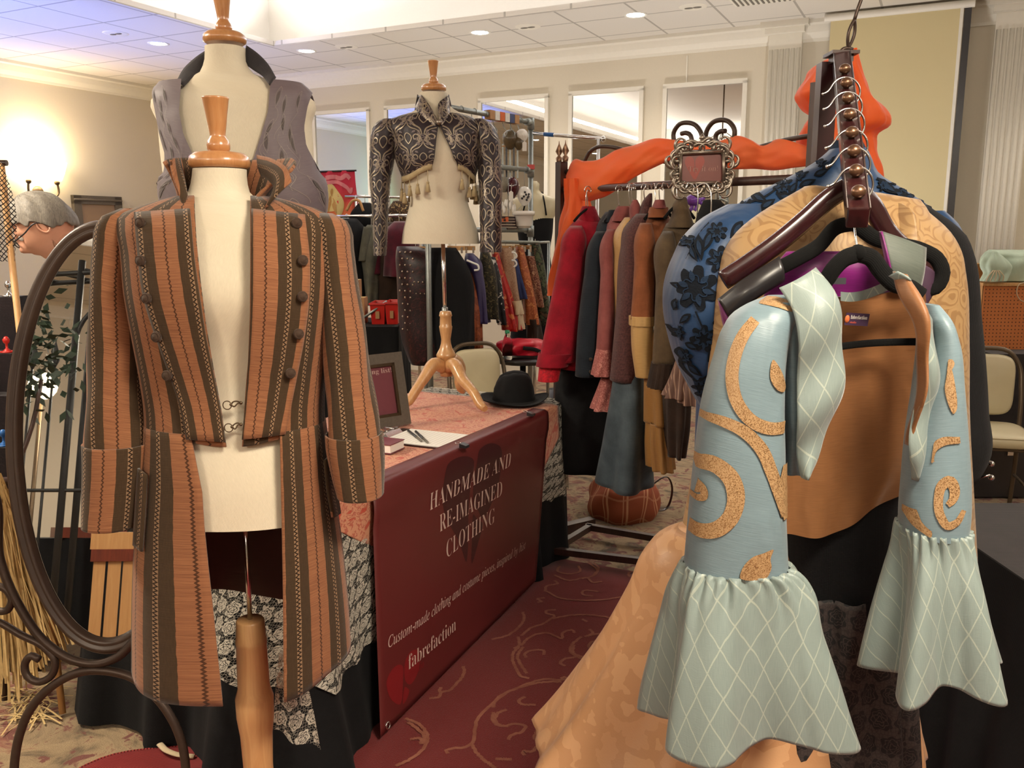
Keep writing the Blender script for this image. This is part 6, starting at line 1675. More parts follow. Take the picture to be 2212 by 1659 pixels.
P = close_ring(SBR.surf(40)); mb = MB(); mb.grid(P); mb.cap(P[0, :-1]); blu(SBR, mb, [('f', 2025, 500, 24), ('l', 2045, 520, 40, 9, 1.0)]); mb.build('sleeve', [M['bluecloth'], M['blueflock'], M['blueflock2']], t)
P = close_ring(Rings([(300, 1806, 1852, Y + .02, .05), (320, 1796, 1862, Y + .02, .06), (345, 1776, 1872, Y + .01, .075)], 12, .9).surf(40)); mb = MB(); mb.grid(P); mb.build('collar', M['blueflock2'], t, solid=.004)

# ---------------- black coat peeping out at the right
Y = 2.0
t = thing('coat', W(2100, 1050, Y), 'black long coat edge showing right of the tan brocade coat', 'coat')
part(t, 'body', M['black'], [(440, 1880, 1990, Y, .05), (480, 1840, 2045, Y, .09), (510, 1800, 2074, Y, .11), (540, 1770, 2086, Y, .12), (700, 1740, 2110, Y, .12), (900, 1740, 2127, Y, .13), (1010, 1740, 2132, Y, .13), (1052, 1745, 2112, Y, .12)], fold=fw(5, .008)); arm_hook(t, 238, W(1836, 440, Y))
mb = MB()
for y in (1002, 1032): mb.ball(W(2142, y, Y - .02), .007, 10); mb.tube(spline([W(2118, y, Y - .05), W(2130, y - 4, Y - .06), W(2142, y, Y - .02)], 8), .003, 6)
mb.build('metal_clasp', M['chrome'], t)

# ---------------- tan brocade coat, peach gown
Y = 1.88
t = thing('coat', W(1800, 1250, Y), 'tan brocade coat with open black-edged collar behind the pale blue jacket', 'coat')
arm_hook(t, 275, W(1840, 430, Y))
part(t, 'body', M['tan'], [(402, 1742, 1760, Y + .03, .03), (425, 1700, 1960, Y + .03, .06), (455, 1650, 1996, Y + .02, .08), (500, 1596, 2044, Y, .095), (540, 1570, 2066, Y, .11), (600, 1556, 2078, Y, .115), (760, 1540, 2086, Y, .12), (900, 1526, 2088, Y, .12), (1060, 1500, 2096, Y, .125), (1250, 1466, 2104, Y, .14)], n=60, nu=90, fold=fw(5, .006))
P = sheet([(1948, 440, Y - .05), (1970, 455, Y - .09), (1985, 520, Y - .12), (1990, 620, Y - .13)], [(1915, 436, Y + .02), (1925, 470, Y - .04), (1930, 540, Y - .10), (1940, 640, Y - .12)], 20, 10, .01); mb = MB(); mb.grid(P); mb.build('lapel', M['tan'], t, solid=.004)
mb = MB(); mb.tube(spline([W(1880, 420, Y - .02), W(1915, 436, Y - .02), W(1960, 462, Y - .06), W(1978, 500, Y - .10)], 20), .008, 8, flat=.5); mb.build('collar_edge', M['blackvelvet'], t)
Y = 1.86
t = thing('gown', W(1500, 1650, Y), 'peach damask gown skirt sweeping out under the tan coat', 'dress')
part(t, 'skirt', M['peach'], [(1172, 1466, 1900, Y, .10), (1200, 1428, 1910, Y, .13), (1240, 1398, 1920, Y, .15), (1330, 1365, 1930, Y, .17), (1420, 1326, 1940, Y, .19), (1500, 1290, 1950, Y, .21), (1580, 1250, 1960, Y, .23), (1660, 1208, 1970, Y, .25), (1760, 1150, 1980, Y, .28)], n=50, nu=90, fold=lambda u, t_, p: .016 * t_ * math.sin(9 * p + t_ * 3) + .008 * t_ * math.sin(17 * p), zoff=lambda u, t_, p: 0)
hk = W(1700, 1000, Y); mb = MB(); mb.bar(hk, hk + ZX * .3, .003); mb.build('hanging_loop', M['peach'], t)

# ---------------- black lace dress on the wooden hanger
Y = 1.755
t = thing('dress', W(1830, 1640, Y), 'black dress with open lace skirt hanging behind the pale blue jacket', 'dress')
part(t, 'bodice', M['black'], [(900, 1700, 1960, Y, .09), (1060, 1690, 1960, Y, .10), (1250, 1692, 1950, Y, .11), (1330, 1690, 1950, Y, .11), (1425, 1690, 1950, Y, .11)], fold=fw(6, .006))
part(t, 'lace_skirt', M['blacklace'], [(1300, 1688, 1948, Y, .118), (1420, 1672, 1950, Y, .13), (1560, 1650, 1955, Y, .15), (1720, 1630, 1960, Y, .17)], fold=lambda u, t_, p: .012 * math.sin(11 * p), nu=120, cap0=False)
P = sheet([(1688, 1270, Y - .10), (1690, 1420, Y - .12)], [(1905, 1240, Y - .115), (1790, 1440, Y - .135)], 12, 8, .01)
flock_hanger('wooden_hanger', 'dark cherry wooden hanger with notched arms, on the sloping arm', 322, (1838, 398), [(1838, 400, 0), (1790, 430, -.01), (1740, 475, -.02), (1680, 525, -.03), (1610, 575, -.035), (1562, 606, -.035)], [(1838, 400, 0), (1880, 440, 0), (1915, 500, .005), (1960, 545, .01), (2010, 590, .01)], 1.74, 'cherry', .019)

# ---------------- magenta lined grey waistcoat on a black hanger
Y = 1.66
t = thing('waistcoat', W(1750, 700, Y), 'grey green waistcoat with magenta lining on a black hanger', 'waistcoat')
part(t, 'lining', M['purple'], [(545, 1700, 1895, Y + .03, .02), (580, 1672, 1912, Y + .03, .03), (640, 1650, 1930, Y + .04, .03), (745, 1645, 1935, Y + .05, .02)], fold=fw(7, .006))
P = sheet([(1552, 648, Y - .03), (1600, 610, Y - .05), (1684, 556, Y - .05)], [(1574, 690, Y - .04), (1620, 652, Y - .06), (1692, 606, Y - .055)], 22, 8, .012); mb = MB(); mb.grid(P); mb.build('shoulder', M['leather'], t, solid=.008)
P = sheet([(1552, 648, Y - .02), (1560, 690, Y - .02), (1570, 730, Y - .01)], [(1574, 690, Y - .05), (1590, 720, Y - .05), (1600, 760, Y - .04)], 12, 6, .0); mb = MB(); mb.grid(P); mb.build('lining_edge', M['purple'], t, solid=.003)
P = sheet([(1902, 500, Y - .05), (1916, 560, Y - .07), (1928, 620, Y - .07)], [(1999, 536, Y - .04), (1996, 580, Y - .06), (1984, 640, Y - .05)], 20, 10, .008); mb = MB(); mb.grid(P); mb.build('revers', M['tealgrey'], t, solid=.006)
P = sheet([(1899, 500, Y - .04), (1912, 560, Y - .06), (1924, 625, Y - .06)], [(1905, 500, Y - .055), (1920, 560, Y - .075), (1932, 622, Y - .075)], 16, 3, .002); mb = MB(); mb.grid(P); mb.build('piping', M['purple'], t, solid=.003)
P = sheet([(1975, 560, Y - .01), (1978, 620, Y - .01), (1980, 680, Y)], [(2020, 590, Y), (2016, 630, Y), (2000, 660, Y)], 14, 6, .01); mb = MB(); mb.grid(P); mb.build('armhole', plain('dark_violet_lining', S(62, 40, 60), .6), t, solid=.004)
mb = MB(); a_ = W(1804, 607, Y - .055); mb.box(W(1810, 607, Y - .02), (.030, .003, .012)); mb.build('neck_label', M['pen'], t)
flock_hanger('flocked_hanger', 'black flocked hanger with big rounded end, holding the grey waistcoat', 362, (1846, 480), [(1846, 482, 0), (1805, 492, -.01), (1770, 530, -.02), (1720, 560, -.03), (1640, 600, -.03)],
             [(1846, 482, 0), (1890, 515, -.01), (1940, 528, -.01), (1990, 540, 0), (2024, 560, .0), (2036, 592, 0), (2022, 620, 0), (1996, 626, 0)], Y - .005, 'blackvelvet', .0135)

# ---------------- pale blue jacket
Y = 1.52
t = thing('jacket', W(1800, 1650, Y), 'pale blue and gold jacket with copper lining and ruffled sleeves, nearest on the stand', 'jacket')
# back with copper lining towards the viewer
P = sheet([(1700, 640, Y + .06), (1690, 760, Y + .08), (1688, 900, Y + .09), (1690, 1040, Y + .09), (1692, 1158, Y + .09)], [(1995, 620, Y + .06), (2005, 760, Y + .08), (2010, 900, Y + .09), (1990, 1000, Y + .09), (1958, 1050, Y + .09)], 40, 50, -.03,
          fold=lambda a, b: (0, .010 * math.sin(a * 9 + 1) * b + .006 * math.sin(a * 17), -.052 * math.sin(PI * min(1, a * .95)) * b ** 3 + (-.012 * math.sin(PI * a) if b < .02 else 0)))
mb = MB(); mb.grid(P); mb.build('lining', M['lining'], t); Q = P + [0, .006, 0]; mb = MB(); mb.grid(Q); mb.build('back', M['paleblue'], t)
# elastic strap and neck label
LB = lambda x, y: W(x, y, Y + .06)
P = sheet([(1808, 742, Y + .05), (1808, 757, Y + .05)], [(1990, 730, Y + .04), (1990, 746, Y + .04)], 4, 20, -.02); mb = MB(); mb.grid(P); mb.build('elastic_strap', M['blackvelvet'], t, solid=.002)
mb = MB(); lc_ = W(1851, 690, Y + .072); dxl = np.array([.995, .02, -.06]); dyl = np.array([.06, -.15, .985]); nl = np.cross(dxl, dyl); nl /= np.linalg.norm(nl)
M['violetlabel'] = plain('violet_label', S(66, 44, 72), .6); mb.box(lc_, (.044, .0235, .0012), (dxl, dyl, nl)); nlo = mb.build('neck_label', M['violetlabel'], t)
mb = MB(); write(mb, mathbold('fabrefaction'), lc_ - dxl * .0125 + dyl * .001 + nl * .0011, dxl, dyl, .031, .0070, 0, lift=0); mb.build('label_lettering', M['taglabel'], nlo)
mb = MB(); write(mb, mathbold('studio'), lc_ - dxl * .0125 - dyl * .0075 + nl * .0011, dxl, dyl, .012, .0040, 0, lift=0); mb.build('label_lettering', plain('coral_thread', S(214, 96, 74), .6), nlo)
mb = MB(); mb.lathe(lc_ - dxl * .0185 + nl * .0008, [(.0001, .0004), (.0042, .0004), (.0044, 0)], 12, ax=(dxl, dyl * 1.7, nl)); mb.build('label_emblem', plain('orange_thread', S(226, 120, 70), .6), nlo)
# left front between sleeve and lapel
P = sheet([(1640, 650, Y - .02), (1660, 760, Y - .02), (1680, 900, Y - .02), (1688, 1020, Y - .02)], [(1722, 652, Y - .05), (1738, 760, Y - .05), (1742, 900, Y - .05), (1740, 1025, Y - .04)], 24, 14, .02, fold=lambda a, b: (0, .008 * math.sin(a * 7 + b * 4), 0)); mb = MB(); mb.grid(P); mb.build('front', M['paleblue'], t, solid=.003)
P = sheet([(1722, 640, Y), (1716, 760, Y + .02), (1694, 900, Y + .03), (1690, 1050, Y + .05)], [(1650, 650, Y), (1640, 760, Y + .02), (1650, 900, Y + .03), (1660, 1050, Y + .05)], 20, 6, 0); mb = MB(); mb.grid(P); mb.build('side', M['paleblue'], t)
# lapels of lattice silk
P = sheet([(1683, 622, Y - .06), (1712, 664, Y - .085), (1722, 740, Y - .09), (1724, 830, Y - .09), (1719, 910, Y - .085), (1724, 980, Y - .08), (1731, 1030, Y - .075)], [(1764, 579, Y - .05), (1796, 630, Y - .07), (1818, 690, Y - .075), (1823, 770, Y - .07), (1806, 880, Y - .065), (1774, 970, Y - .065), (1737, 1030, Y - .07)], 44, 18, .014, fold=lambda a, b: (.003 * math.sin(b * 14) * a, .007 * math.sin(b * 16 + a * 2), 0))
uvl = metric_uv(P); mb = MB(); mb.grid(P, uvl); mb.build('lapel', M['lattice'], t, solid=.004)
P = sheet([(1966, 640, Y - .05), (1992, 730, Y - .08), (1996, 800, Y - .085), (1978, 880, Y - .085), (1960, 960, Y - .08), (1972, 1035, Y - .07)], [(2012, 690, Y - .05), (2022, 760, Y - .06), (2026, 830, Y - .06), (2016, 900, Y - .06), (2000, 970, Y - .06), (1982, 1034, Y - .06)], 36, 12, .012, fold=lambda a, b: (0, .006 * math.sin(b * 13), 0)); mb = MB(); mb.grid(P); mb.build('lapel', M['lattice'], t, solid=.004)
P = sheet([(1930, 586, Y - .02), (1946, 640, Y - .05), (1972, 700, Y - .07), (1985, 790, Y - .08), (1970, 890, Y - .07), (1958, 960, Y - .05)], [(1962, 596, Y - .05), (1988, 640, Y - .08), (2006, 700, Y - .095), (2004, 790, Y - .10), (1984, 890, Y - .095), (1964, 960, Y - .08)], 36, 12, .015, fold=lambda a, b: (0, .006 * math.sin(b * 15 + a), 0)); mb = MB(); mb.grid(P); mb.build('lapel_lining', M['lining'], t, solid=.004)
P = sheet([(1920, 596, Y - .02), (1938, 586, Y - .04)], [(1936, 610, Y - .02), (1968, 606, Y - .06)], 6, 8, .008); mb = MB(); mb.grid(P); mb.build('collar_tip', M['lattice'], t, solid=.003)
# white neck facing
P = sheet([(1816, 630, Y + .04), (1816, 650, Y + .045)], [(1930, 600, Y + .02), (1930, 622, Y + .03)], 4, 16, -.02, fold=lambda a, b: (0, 0, -.012 * math.sin(PI * a))); mb = MB(); mb.grid(P); mb.build('neck_facing', M['lattice'], t)
# sleeves with gold scrolls
PB = [M['paleblue'], M['goldthread']]
def scrolls(rg, mb, lines, fills, off=.0025):
    for pts, w_ in lines: decal_line(rg, mb, pts, w_, off, 1, 44, 6)
    for p in fills: decal_fill(rg, mb, p, off, 1, 5, 44)
SL = Rings([(640, 1660, 1718, Y - .02, .02), (655, 1628, 1730, Y - .02, .04), (680, 1590, 1722, Y - .025, .055), (720, 1564, 1706, Y - .03, .065), (780, 1545, 1694, Y - .035, .07), (880, 1518, 1690, Y - .04, .07), (1000, 1502, 1692, Y - .045, .07), (1120, 1490, 1694, Y - .05, .07), (1250, 1479, 1699, Y - .05, .07)], 60, .9)
P = close_ring(SL.surf(64)); mb = MB(); mb.grid(P); mb.cap(P[0, :-1])
scrolls(SL, mb, [([(1632, 690), (1608, 722), (1588, 770), (1582, 820), (1594, 870), (1625, 908), (1660, 924), (1692, 928)], [22, 26, 28, 28, 28, 28, 28, 26]),
                 ([(1512, 906), (1556, 910), (1604, 928), (1642, 966), (1664, 1018), (1680, 1070), (1694, 1120)], [16, 24, 27, 27, 25, 22, 18]),
                 ([(1500, 1008), (1545, 1006), (1578, 1030), (1590, 1070), (1578, 1116), (1545, 1146), (1510, 1154), (1488, 1152)], [30, 36, 38, 38, 36, 34, 32, 30]),
                 ([(1500, 1060), (1518, 1064), (1522, 1078), (1505, 1086), (1490, 1084)], [34, 22, 16, 14, 12]),
                 ([(1640, 648), (1680, 652), (1712, 664)], [16, 22, 20]), ([(1694, 1010), (1688, 1060), (1694, 1130)], [10, 22, 8])],
        [[(1668, 776), (1684, 800), (1694, 838), (1690, 850), (1674, 840), (1662, 812)], [(1600, 1246), (1604, 1222), (1624, 1200), (1648, 1192), (1668, 1187), (1662, 1206), (1664, 1226), (1652, 1246)]])
slo1 = mb.build('sleeve', PB, t)
SR = Rings([(660, 1995, 2020, Y - .01, .03), (690, 1992, 2038, Y - .015, .05), (740, 1996, 2053, Y - .02, .06), (850, 1985, 2066, Y - .03, .065), (960, 1966, 2078, Y - .035, .065), (1060, 1956, 2085, Y - .04, .065), (1140, 1950, 2084, Y - .045, .065), (1172, 1950, 2080, Y - .045, .065)], 50, .9)
P = close_ring(SR.surf(56)); mb = MB(); mb.grid(P); mb.cap(P[0, :-1])
scrolls(SR, mb, [([(2006, 1000), (2016, 968), (2038, 952), (2072, 948)], [14, 18, 18, 14]), ([(2080, 1100), (2064, 1126), (2047, 1133), (2031, 1112), (2027, 1075), (2036, 1045), (2050, 1036), (2060, 1052), (2056, 1078), (2046, 1088)], [10, 14, 18, 20, 20, 20, 22, 24, 20, 12]), ([(1955, 1110), (1962, 1140), (1985, 1160)], [12, 16, 12])], [[(2036, 775), (2052, 788), (2062, 830), (2066, 880), (2058, 892), (2044, 860), (2035, 820)]])
slo2 = mb.build('sleeve', PB, t)
# ruffles
def ruffle(par, rows, foldf, zoff, n=46, nu=170):
    P = close_ring(Rings(rows, n, .85).surf(nu, fold=foldf, zoff=zoff)); mb = MB(); uv = metric_uv(P); u_ = np.linspace(0, 1, nu + 1)[None] * (.50 + .68 * np.linspace(0, 1, n)[:, None] ** .8); uv[:, :, 0] = u_ - u_.mean(1)[:, None]; mb.grid(P, uv); return mb.build('ruffle', M['lattice'], par, solid=.0025)
def pleat(ph, k, t_, sh):
    x = math.cos(k * ph + sh); return (abs(x) ** .7 * math.copysign(1, x))
def fl(u, t_, ph):
    g = .006 * math.exp(-(t_ / .16) ** 2) * math.sin(26 * ph) if t_ > .005 else 0
    g += .004 * math.exp(-((t_ - .12) / .2) ** 2) * math.sin(17 * ph + 1)
    return g + .033 * t_ ** .8 * pleat(ph, 4, t_, 2.2) + .008 * t_ * math.sin(9 * ph + .7)
ruffle(slo1, [(1246, 1480, 1700, Y - .05, .07), (1262, 1474, 1716, Y - .05, .074), (1300, 1458, 1738, Y - .05, .082), (1400, 1436, 1752, Y - .055, .095), (1500, 1418, 1772, Y - .06, .105), (1600, 1402, 1790, Y - .06, .115), (1636, 1398, 1798, Y - .06, .118)], fl,
       lambda u, t_, ph: .030 * t_ ** 4 * (math.exp(-((ph + 1.2) / .5) ** 2) if False else math.cos(4 * ph + 2.2) * -.35 + .25))
def fr(u, t_, ph):
    g = .005 * math.exp(-(t_ / .16) ** 2) * math.sin(22 * ph)
    return g + .030 * t_ ** .8 * pleat(ph, 5, t_, 1.0) + .005 * t_ * math.sin(11 * ph)
ruffle(slo2, [(1160, 1952, 2082, Y - .045, .065), (1190, 1950, 2086, Y - .045, .07), (1280, 1940, 2096, Y - .05, .085), (1380, 1924, 2108, Y - .055, .095), (1500, 1906, 2124, Y - .06, .105)], fr, lambda u, t_, ph: .035 * t_ ** 4 * (-.3 * math.cos(5 * ph + 1.0) - .6 * math.sin(ph)))
flock_hanger('flocked_hanger', 'black flocked hanger inside the pale blue jacket, nearest on the arm', 405, (1853, 546), [(1853, 548, 0), (1822, 560, -.01), (1800, 582, -.01), (1784, 606, -.005), (1760, 630, 0), (1700, 648, .01)], [(1853, 548, 0), (1880, 556, 0), (1904, 586, 0), (1930, 612, .0), (1965, 622, .02), (1990, 640, .02)], Y + .015, 'blackvelvet', .0145)
# ================================================================== grey pipe rack with ornaments and skirts
LPp, RPp = W(920, 226, 5.1), W(1147, 265, 6.0)
t = thing('pipe_rack', (LPp[0], LPp[1], 0), 'galvanised pipe rack with elbow fittings behind the brocade bolero', 'clothes rack'); PR_ = t
pd = RPp - LPp; pd[2] = 0; pd /= np.linalg.norm(pd); pn = np.array([pd[1], -pd[0], 0])
zt = RPp[2]
for q in (LPp, RPp):
    mb = MB(); mb.bar([q[0], q[1], 0], [q[0], q[1], zt], .0175, 14); mb.build('post', M['steel'], t)
    mb = MB(); mb.bar(q * [1, 1, 0] - pn * .3 + [0, 0, .02], q * [1, 1, 0] + pn * .3 + [0, 0, .02], .0175); mb.build('foot', M['steel'], t)
for z in (zt, W(1147, 368, 6.0)[2], W(1147, 497, 6.0)[2]):
    a, b = np.append(LPp[:2], z), np.append(RPp[:2], z); mb = MB(); mb.bar(a, b, .0165, 14); mb.build('rail', M['steel'], t)
    for q in (a, b): mb = MB(); mb.bar(q - ZX * .045, q + ZX * .03, .024, 12); mb.bar(q - pd * .0, q + (pd if q is a else -pd) * .06, .024, 12); mb.build('elbow', M['steel'], t)
mb = MB(); q = np.append(RPp[:2], W(1147, 368, 6.0)[2]); mb.box(q + [.0, -.03, .02], (.05, .03, .03)); mb.build('red_knob', M['redplastic'], t)
M['sizer1'] = plain('sizer_orange', S(206, 96, 40), .5); M['sizer2'] = plain('sizer_blue', S(60, 70, 110), .5)
zr = zt
for k, m_ in enumerate(('card', 'white', 'sizer1', 'white', 'sizer2', 'card')):
    q = np.append((LPp + pd * (.62 + .055 * k))[:2], zr); mb = MB(); mb.box(q, (.05, .045, .055), (pd, pn, ZX)); mb.build('size_marker', M[m_], t)
a = W(1152, 288, 5.98); b = W(1303, 300, 5.75)
t2 = thing('display_pole', (a[0], a[1], 0), 'thin steel pole reaching right from the pipe rack, with blue tape', 'pole')
mb = MB(); mb.bar(a, b, .0125, 12); mb.build('pole', M['chrome'], t2)
M['bluetape'] = plain('blue_tape', S(30, 92, 160), .4); mb = MB(); mb.bar(a + (b - a) * .16, a + (b - a) * .30, .0135, 12); mb.build('tape', M['bluetape'], t2)
mb = MB(); mb.bar([b[0] - .03, b[1], 0], [b[0] - .03, b[1], b[2]], .012); mb.ball(b, .02, 10); mb.build('support', M['chrome'], t2)
for i, f in enumerate((.30, .42, .52, .62, .72, .80, .88)):
    q = np.append((LPp + (RPp - LPp) * f)[:2], zt); tt = thing('wire_hanger', q - ZX * .2, 'small wire S hook on the top pipe, %s from the corner elbow' % ('seventh', 'sixth', 'fifth', 'fourth', 'third', 'second', 'first')[i], 'hook', 'wire hooks on the pipe rack')
    mb = MB(); mb.tube(spline([q + pn * .02 - ZX * .012, q + pn * .019 + ZX * .008, q + ZX * .021, q - pn * .019 + ZX * .006, q - pn * .016 - ZX * .04, q - ZX * .07, q + pn * .016 - ZX * .09, q + pn * .0 - ZX * .12, q - pn * .016 - ZX * .10], 34), .0026, 6); mb.build('wire', M['steel'], tt)

# ornaments hanging on the pipe rack
OG = 'hanging ornaments on the pipe rack'
M['moss'] = plain('mottled_moss', S(84, 70, 46), .4, 0, .5, 60, coat=.2); M['maroon'] = plain('maroon_glaze', S(66, 18, 28), .12, 0, .1, coat=.5); M['wicker'] = plain('grey_wicker', S(128, 122, 108), .7, 0, .4, 160)
def cord(t, px, y0, y1, Y):
    mb = MB(); mb.bar(W(px, y0, Y), W(px, y1, Y), .0014, 5); mb.build('cord', M['steel'], t)
Yo = 5.85
def balloon(nm, lab, px, py, rx, ry, mat, y0, tagpx=None, pot=None):
    c = W(px, py, Yo); k = Yo / 1884; t = thing(nm, c - ZX * ry * k, lab, 'ornament', OG)
    mb = MB(); r = rx * k; h = ry * k
    mb.lathe(c, [(.001, h), (r * .45, h * .92), (r * .82, h * .62), (r, h * .15), (r * .95, -h * .2), (r * .7, -h * .62), (r * .38, -h * .95), (r * .30, -h * 1.05), (.001, -h * 1.05)], 22); mb.build('body', mat, t)
    cord(t, px, y0, py - ry, Yo)
    if tagpx:
        q = W(*tagpx, Yo - .09); mb = MB(); mb.prism([q + [x, 0, z] for x, z in ((-.014, -.03), (.014, -.03), (.014, .022), (0, .034), (-.014, .022))], (0, 1, 0), .002); mb.build('price_tag', M['taglabel'], t)
        mb = MB(); mb.bar(q + ZX * .03, c + ZX * h, .0012, 5); mb.build('tag_string', M['white'], t)
    if pot:
        q = W(px - 2, pot, Yo); mb = MB(); mb.lathe(q, [(.001, -.055), (.045, -.055), (.062, .03), (.075, .03), (.075, .058), (.068, .058), (.055, -.04)], 20); mb.build('basket', mat, t)
        mb = MB()
        for k_ in range(4):
            a = k_ * PI / 2 + .4; mb.bar(q + [.06 * math.cos(a), .06 * math.sin(a), .05], c + [r * .35 * math.cos(a), r * .35 * math.sin(a), -h], .0014, 5)
        mb.build('wires', M['steel'], t)
        mb = MB()
        for (ax_, az_) in ((.2, .1), (.45, -.2), (-.1, -.1), (.3, -.45), (.6, .15), (.05, .35), (-.35, -.3), (.55, -.1)):
            p = c + np.array([r * .98 * math.sin(ax_), -r * .98 * math.cos(ax_), h * az_]); mb.ball(p, .008, 8)
        mb.build('cutouts', M['leather'], t)
    return t
balloon('hanging_ornament', 'mottled moss brown ornament highest on the pipe rack', 1102, 301, 17, 20, M['moss'], 268)
balloon('hanging_ornament', 'small mottled green ornament right of the moss brown one', 1121, 309, 12, 14, M['moss'], 272)
balloon('hanging_ornament', 'white ornament with paper tag beside the corner post, upper', 1128, 293, 13, 14, M['ceramic'], 266, (1133, 316))
balloon('hanging_ornament', 'grey woven ball ornament left of the maroon balloon', 1089, 398, 14, 16, M['wicker'], 370)
balloon('hanging_ornament', 'glossy maroon balloon ornament with white tag', 1107, 405, 15, 22, M['maroon'], 370, (1104, 423))
balloon('hanging_ornament', 'white pierced balloon ornament with small white basket', 1133, 423, 16, 20, M['ceramic'], 370, None, 475)
balloon('hanging_ornament', 'dark grey round ornament beside the bolero waist', 1032, 420, 12, 20, M['wicker'], 390)
t = thing('wind_chime', W(1100, 360, Yo), 'wind chime with dark glass strips under the moss ornaments', 'ornament', OG)
for k in range(5):
    mb = MB(); mb.box(W(1086 + 8 * k, 348 + 4 * (k % 2), Yo), (.012, .003, .22)); mb.build('chime', M['pen'] if k % 2 else M['steel'], t)
mb = MB(); mb.bar(W(1084, 316, Yo), W(1122, 316, Yo), .004); mb.build('bar', M['card'], t); cord(t, 1103, 268, 316, Yo)
t = thing('shell_chime', W(1095, 458, Yo), 'cluster of white shells hanging below the woven ball', 'ornament', OG)
mb = MB()
for k in range(9): q = W(1086 + 3.2 * k, 436 + 9 * math.sin(k * 1.9) + 8, Yo - .02 * (k % 2)); mb.lathe(q, [(.001, -.03), (.009, -.02), (.011, .0), (.005, .022), (.001, .026)], 8)
mb.build('shells', M['ceramic'], t); cord(t, 1096, 370, 440, Yo)
t = thing('leather_belts', W(1098, 492, Yo - .05), 'stack of folded brown belts with an orange tag on the middle pipe', 'belt')
mb = MB()
for k in range(5): mb.box(W(1096 + k, 470 + 6 * k, Yo - .05), (.16 - .01 * k, .06, .014), (pd, pn, ZX))
mb.build('straps', M['cherry'], t, bevel=.003); mb = MB(); mb.box(W(1090, 474, Yo - .12), (.05, .003, .03)); mb.build('price_tag', M['sizer1'], t)
mb = MB(); mb.bar(W(1098, 370, Yo - .05), W(1098, 470, Yo - .05), .002, 6); mb.build('cord', M['steel'], t)

# skirts on wooden clip hangers along the lower rail
t = thing('skirt_rail', W(1020, 541, 5.5) * [1, 1, 0], 'low steel skirt rail carrying the clip hangers', 'clothes rack')
ra, rb_ = W(872, 519, 5.0), W(1164, 524, 5.75)
mb = MB(); mb.bar(ra, rb_, .011); mb.build('rail', M['steel'], t)
for q in (ra, rb_): mb = MB(); q2 = q + np.array([.08, .34, 0]); mb.bar(q, q2, .009); mb.bar(q2 * [1, 1, 0], q2, .011); mb.build('leg', M['steel'], t)
SG = 'clothes on the skirt rail'
M['studmet'] = plain('stud_metal', S(190, 170, 150), .3, .9, .05); M['oxblood'] = blotch('oxblood_leather', [S(46, 18, 20), S(30, 14, 16), S(62, 24, 24)], 40, .4)
M['violet'] = satin('indigo_satin', S(52, 40, 92), S(36, 28, 68), .5, 10); M['copper'] = blotch('copper_satin', [S(150, 78, 44), S(122, 58, 32)], 20, .45)
M['olprint'] = blotch('olive_print', [S(52, 46, 30), S(34, 32, 24), S(88, 78, 50)], 45, .8); M['bwprint'] = blotch('black_white_print', [S(18, 18, 22), S(18, 18, 22), S(30, 30, 34), S(196, 190, 184)], 26, .6)
M['redgold'] = blotch('red_gold_brocade', [S(178, 34, 26), S(160, 26, 24), S(196, 110, 60)], 22, .45); M['beigetex'] = blotch('beige_jacquard', [S(172, 142, 116), S(150, 118, 94)], 90, .85, 2)
M['bluedenim'] = cloth('faded_denim', S(62, 74, 120), S(46, 56, 98), .85, 600); M['orangebro'] = blotch('orange_brocade', [S(176, 100, 56), S(154, 80, 44), S(196, 128, 74)], 24, .5, 1.5)
M['brownfloral'] = blotch('brown_floral', [S(116, 70, 52), S(140, 100, 76), S(96, 52, 40), S(168, 130, 100)], 40, .8); M['camo'] = blotch('green_camouflage', [S(58, 66, 46), S(78, 84, 60), S(40, 44, 34), S(92, 72, 56)], 26, .85)
M['cream'] = cloth('cream_cotton', S(216, 196, 164), S(196, 174, 140), .85, 800)
def cliphanger(t, px, py, Y, half=14, hookto=None):
    q = W(px, py, Y); k = Y / 1884; mb = MB(); mb.box(q, (half * 2 * k, .012, .026), (np.array([.93, -.36, 0]), np.array([.36, .93, 0]), ZX)); mb.build('hanger_bar', M['pine'], t)
    mb = MB(); e = W(px, 519 + (py - 519) * .2, Y); mb.tube(spline([q, q + ZX * .03, e + ZX * .0], 8), .002, 6); mb.build('hanger_hook', M['chrome'], t)
    for s_ in (-1, 1): mb = MB(); mb.box(q + np.array([.93, -.36, 0]) * half * k * .7 * s_ - ZX * .012 - np.array([0, .012, 0]), (.012, .012, .035)); mb.build('clip', M['chrome'], t)
def lowskirt(nm, lab, cat, Y, mat, rows, cl=None, fold=None, extra=None):
    c = rows[-1]; t = thing(nm, W((c[1] + c[2]) / 2, c[0], Y), lab, cat, SG)
    part(t, 'body', mat, [(r[0], r[1], r[2], Y, r[3]) for r in rows], fold=fold or fw(5, .012), n=26, nu=40)
    if cl: cliphanger(t, cl[0], cl[1], Y, cl[2])
    for (m_, rr, nm_) in (extra or []): part(t, nm_, m_, [(r[0], r[1], r[2], Y - .02, r[3]) for r in rr], fold=fw(6, .014), n=18, nu=40, cap0=False)
    return t
t = lowskirt('coat', 'studded oxblood leather coat behind the wooden tripod', 'coat', 5.32, M['oxblood'], [(533, 858, 902, .05), (545, 856, 960, .09), (600, 858, 992, .13), (680, 862, 1000, .14), (740, 868, 1006, .15), (790, 884, 1008, .15)], (898, 537, 26))
mb = MB(); rg = Rings([(r[0], r[1], r[2], 5.32, r[3]) for r in [(533, 858, 902, .05), (545, 856, 960, .09), (600, 858, 992, .13), (680, 862, 1000, .14), (740, 868, 1006, .15), (790, 884, 1008, .15)]], 26)
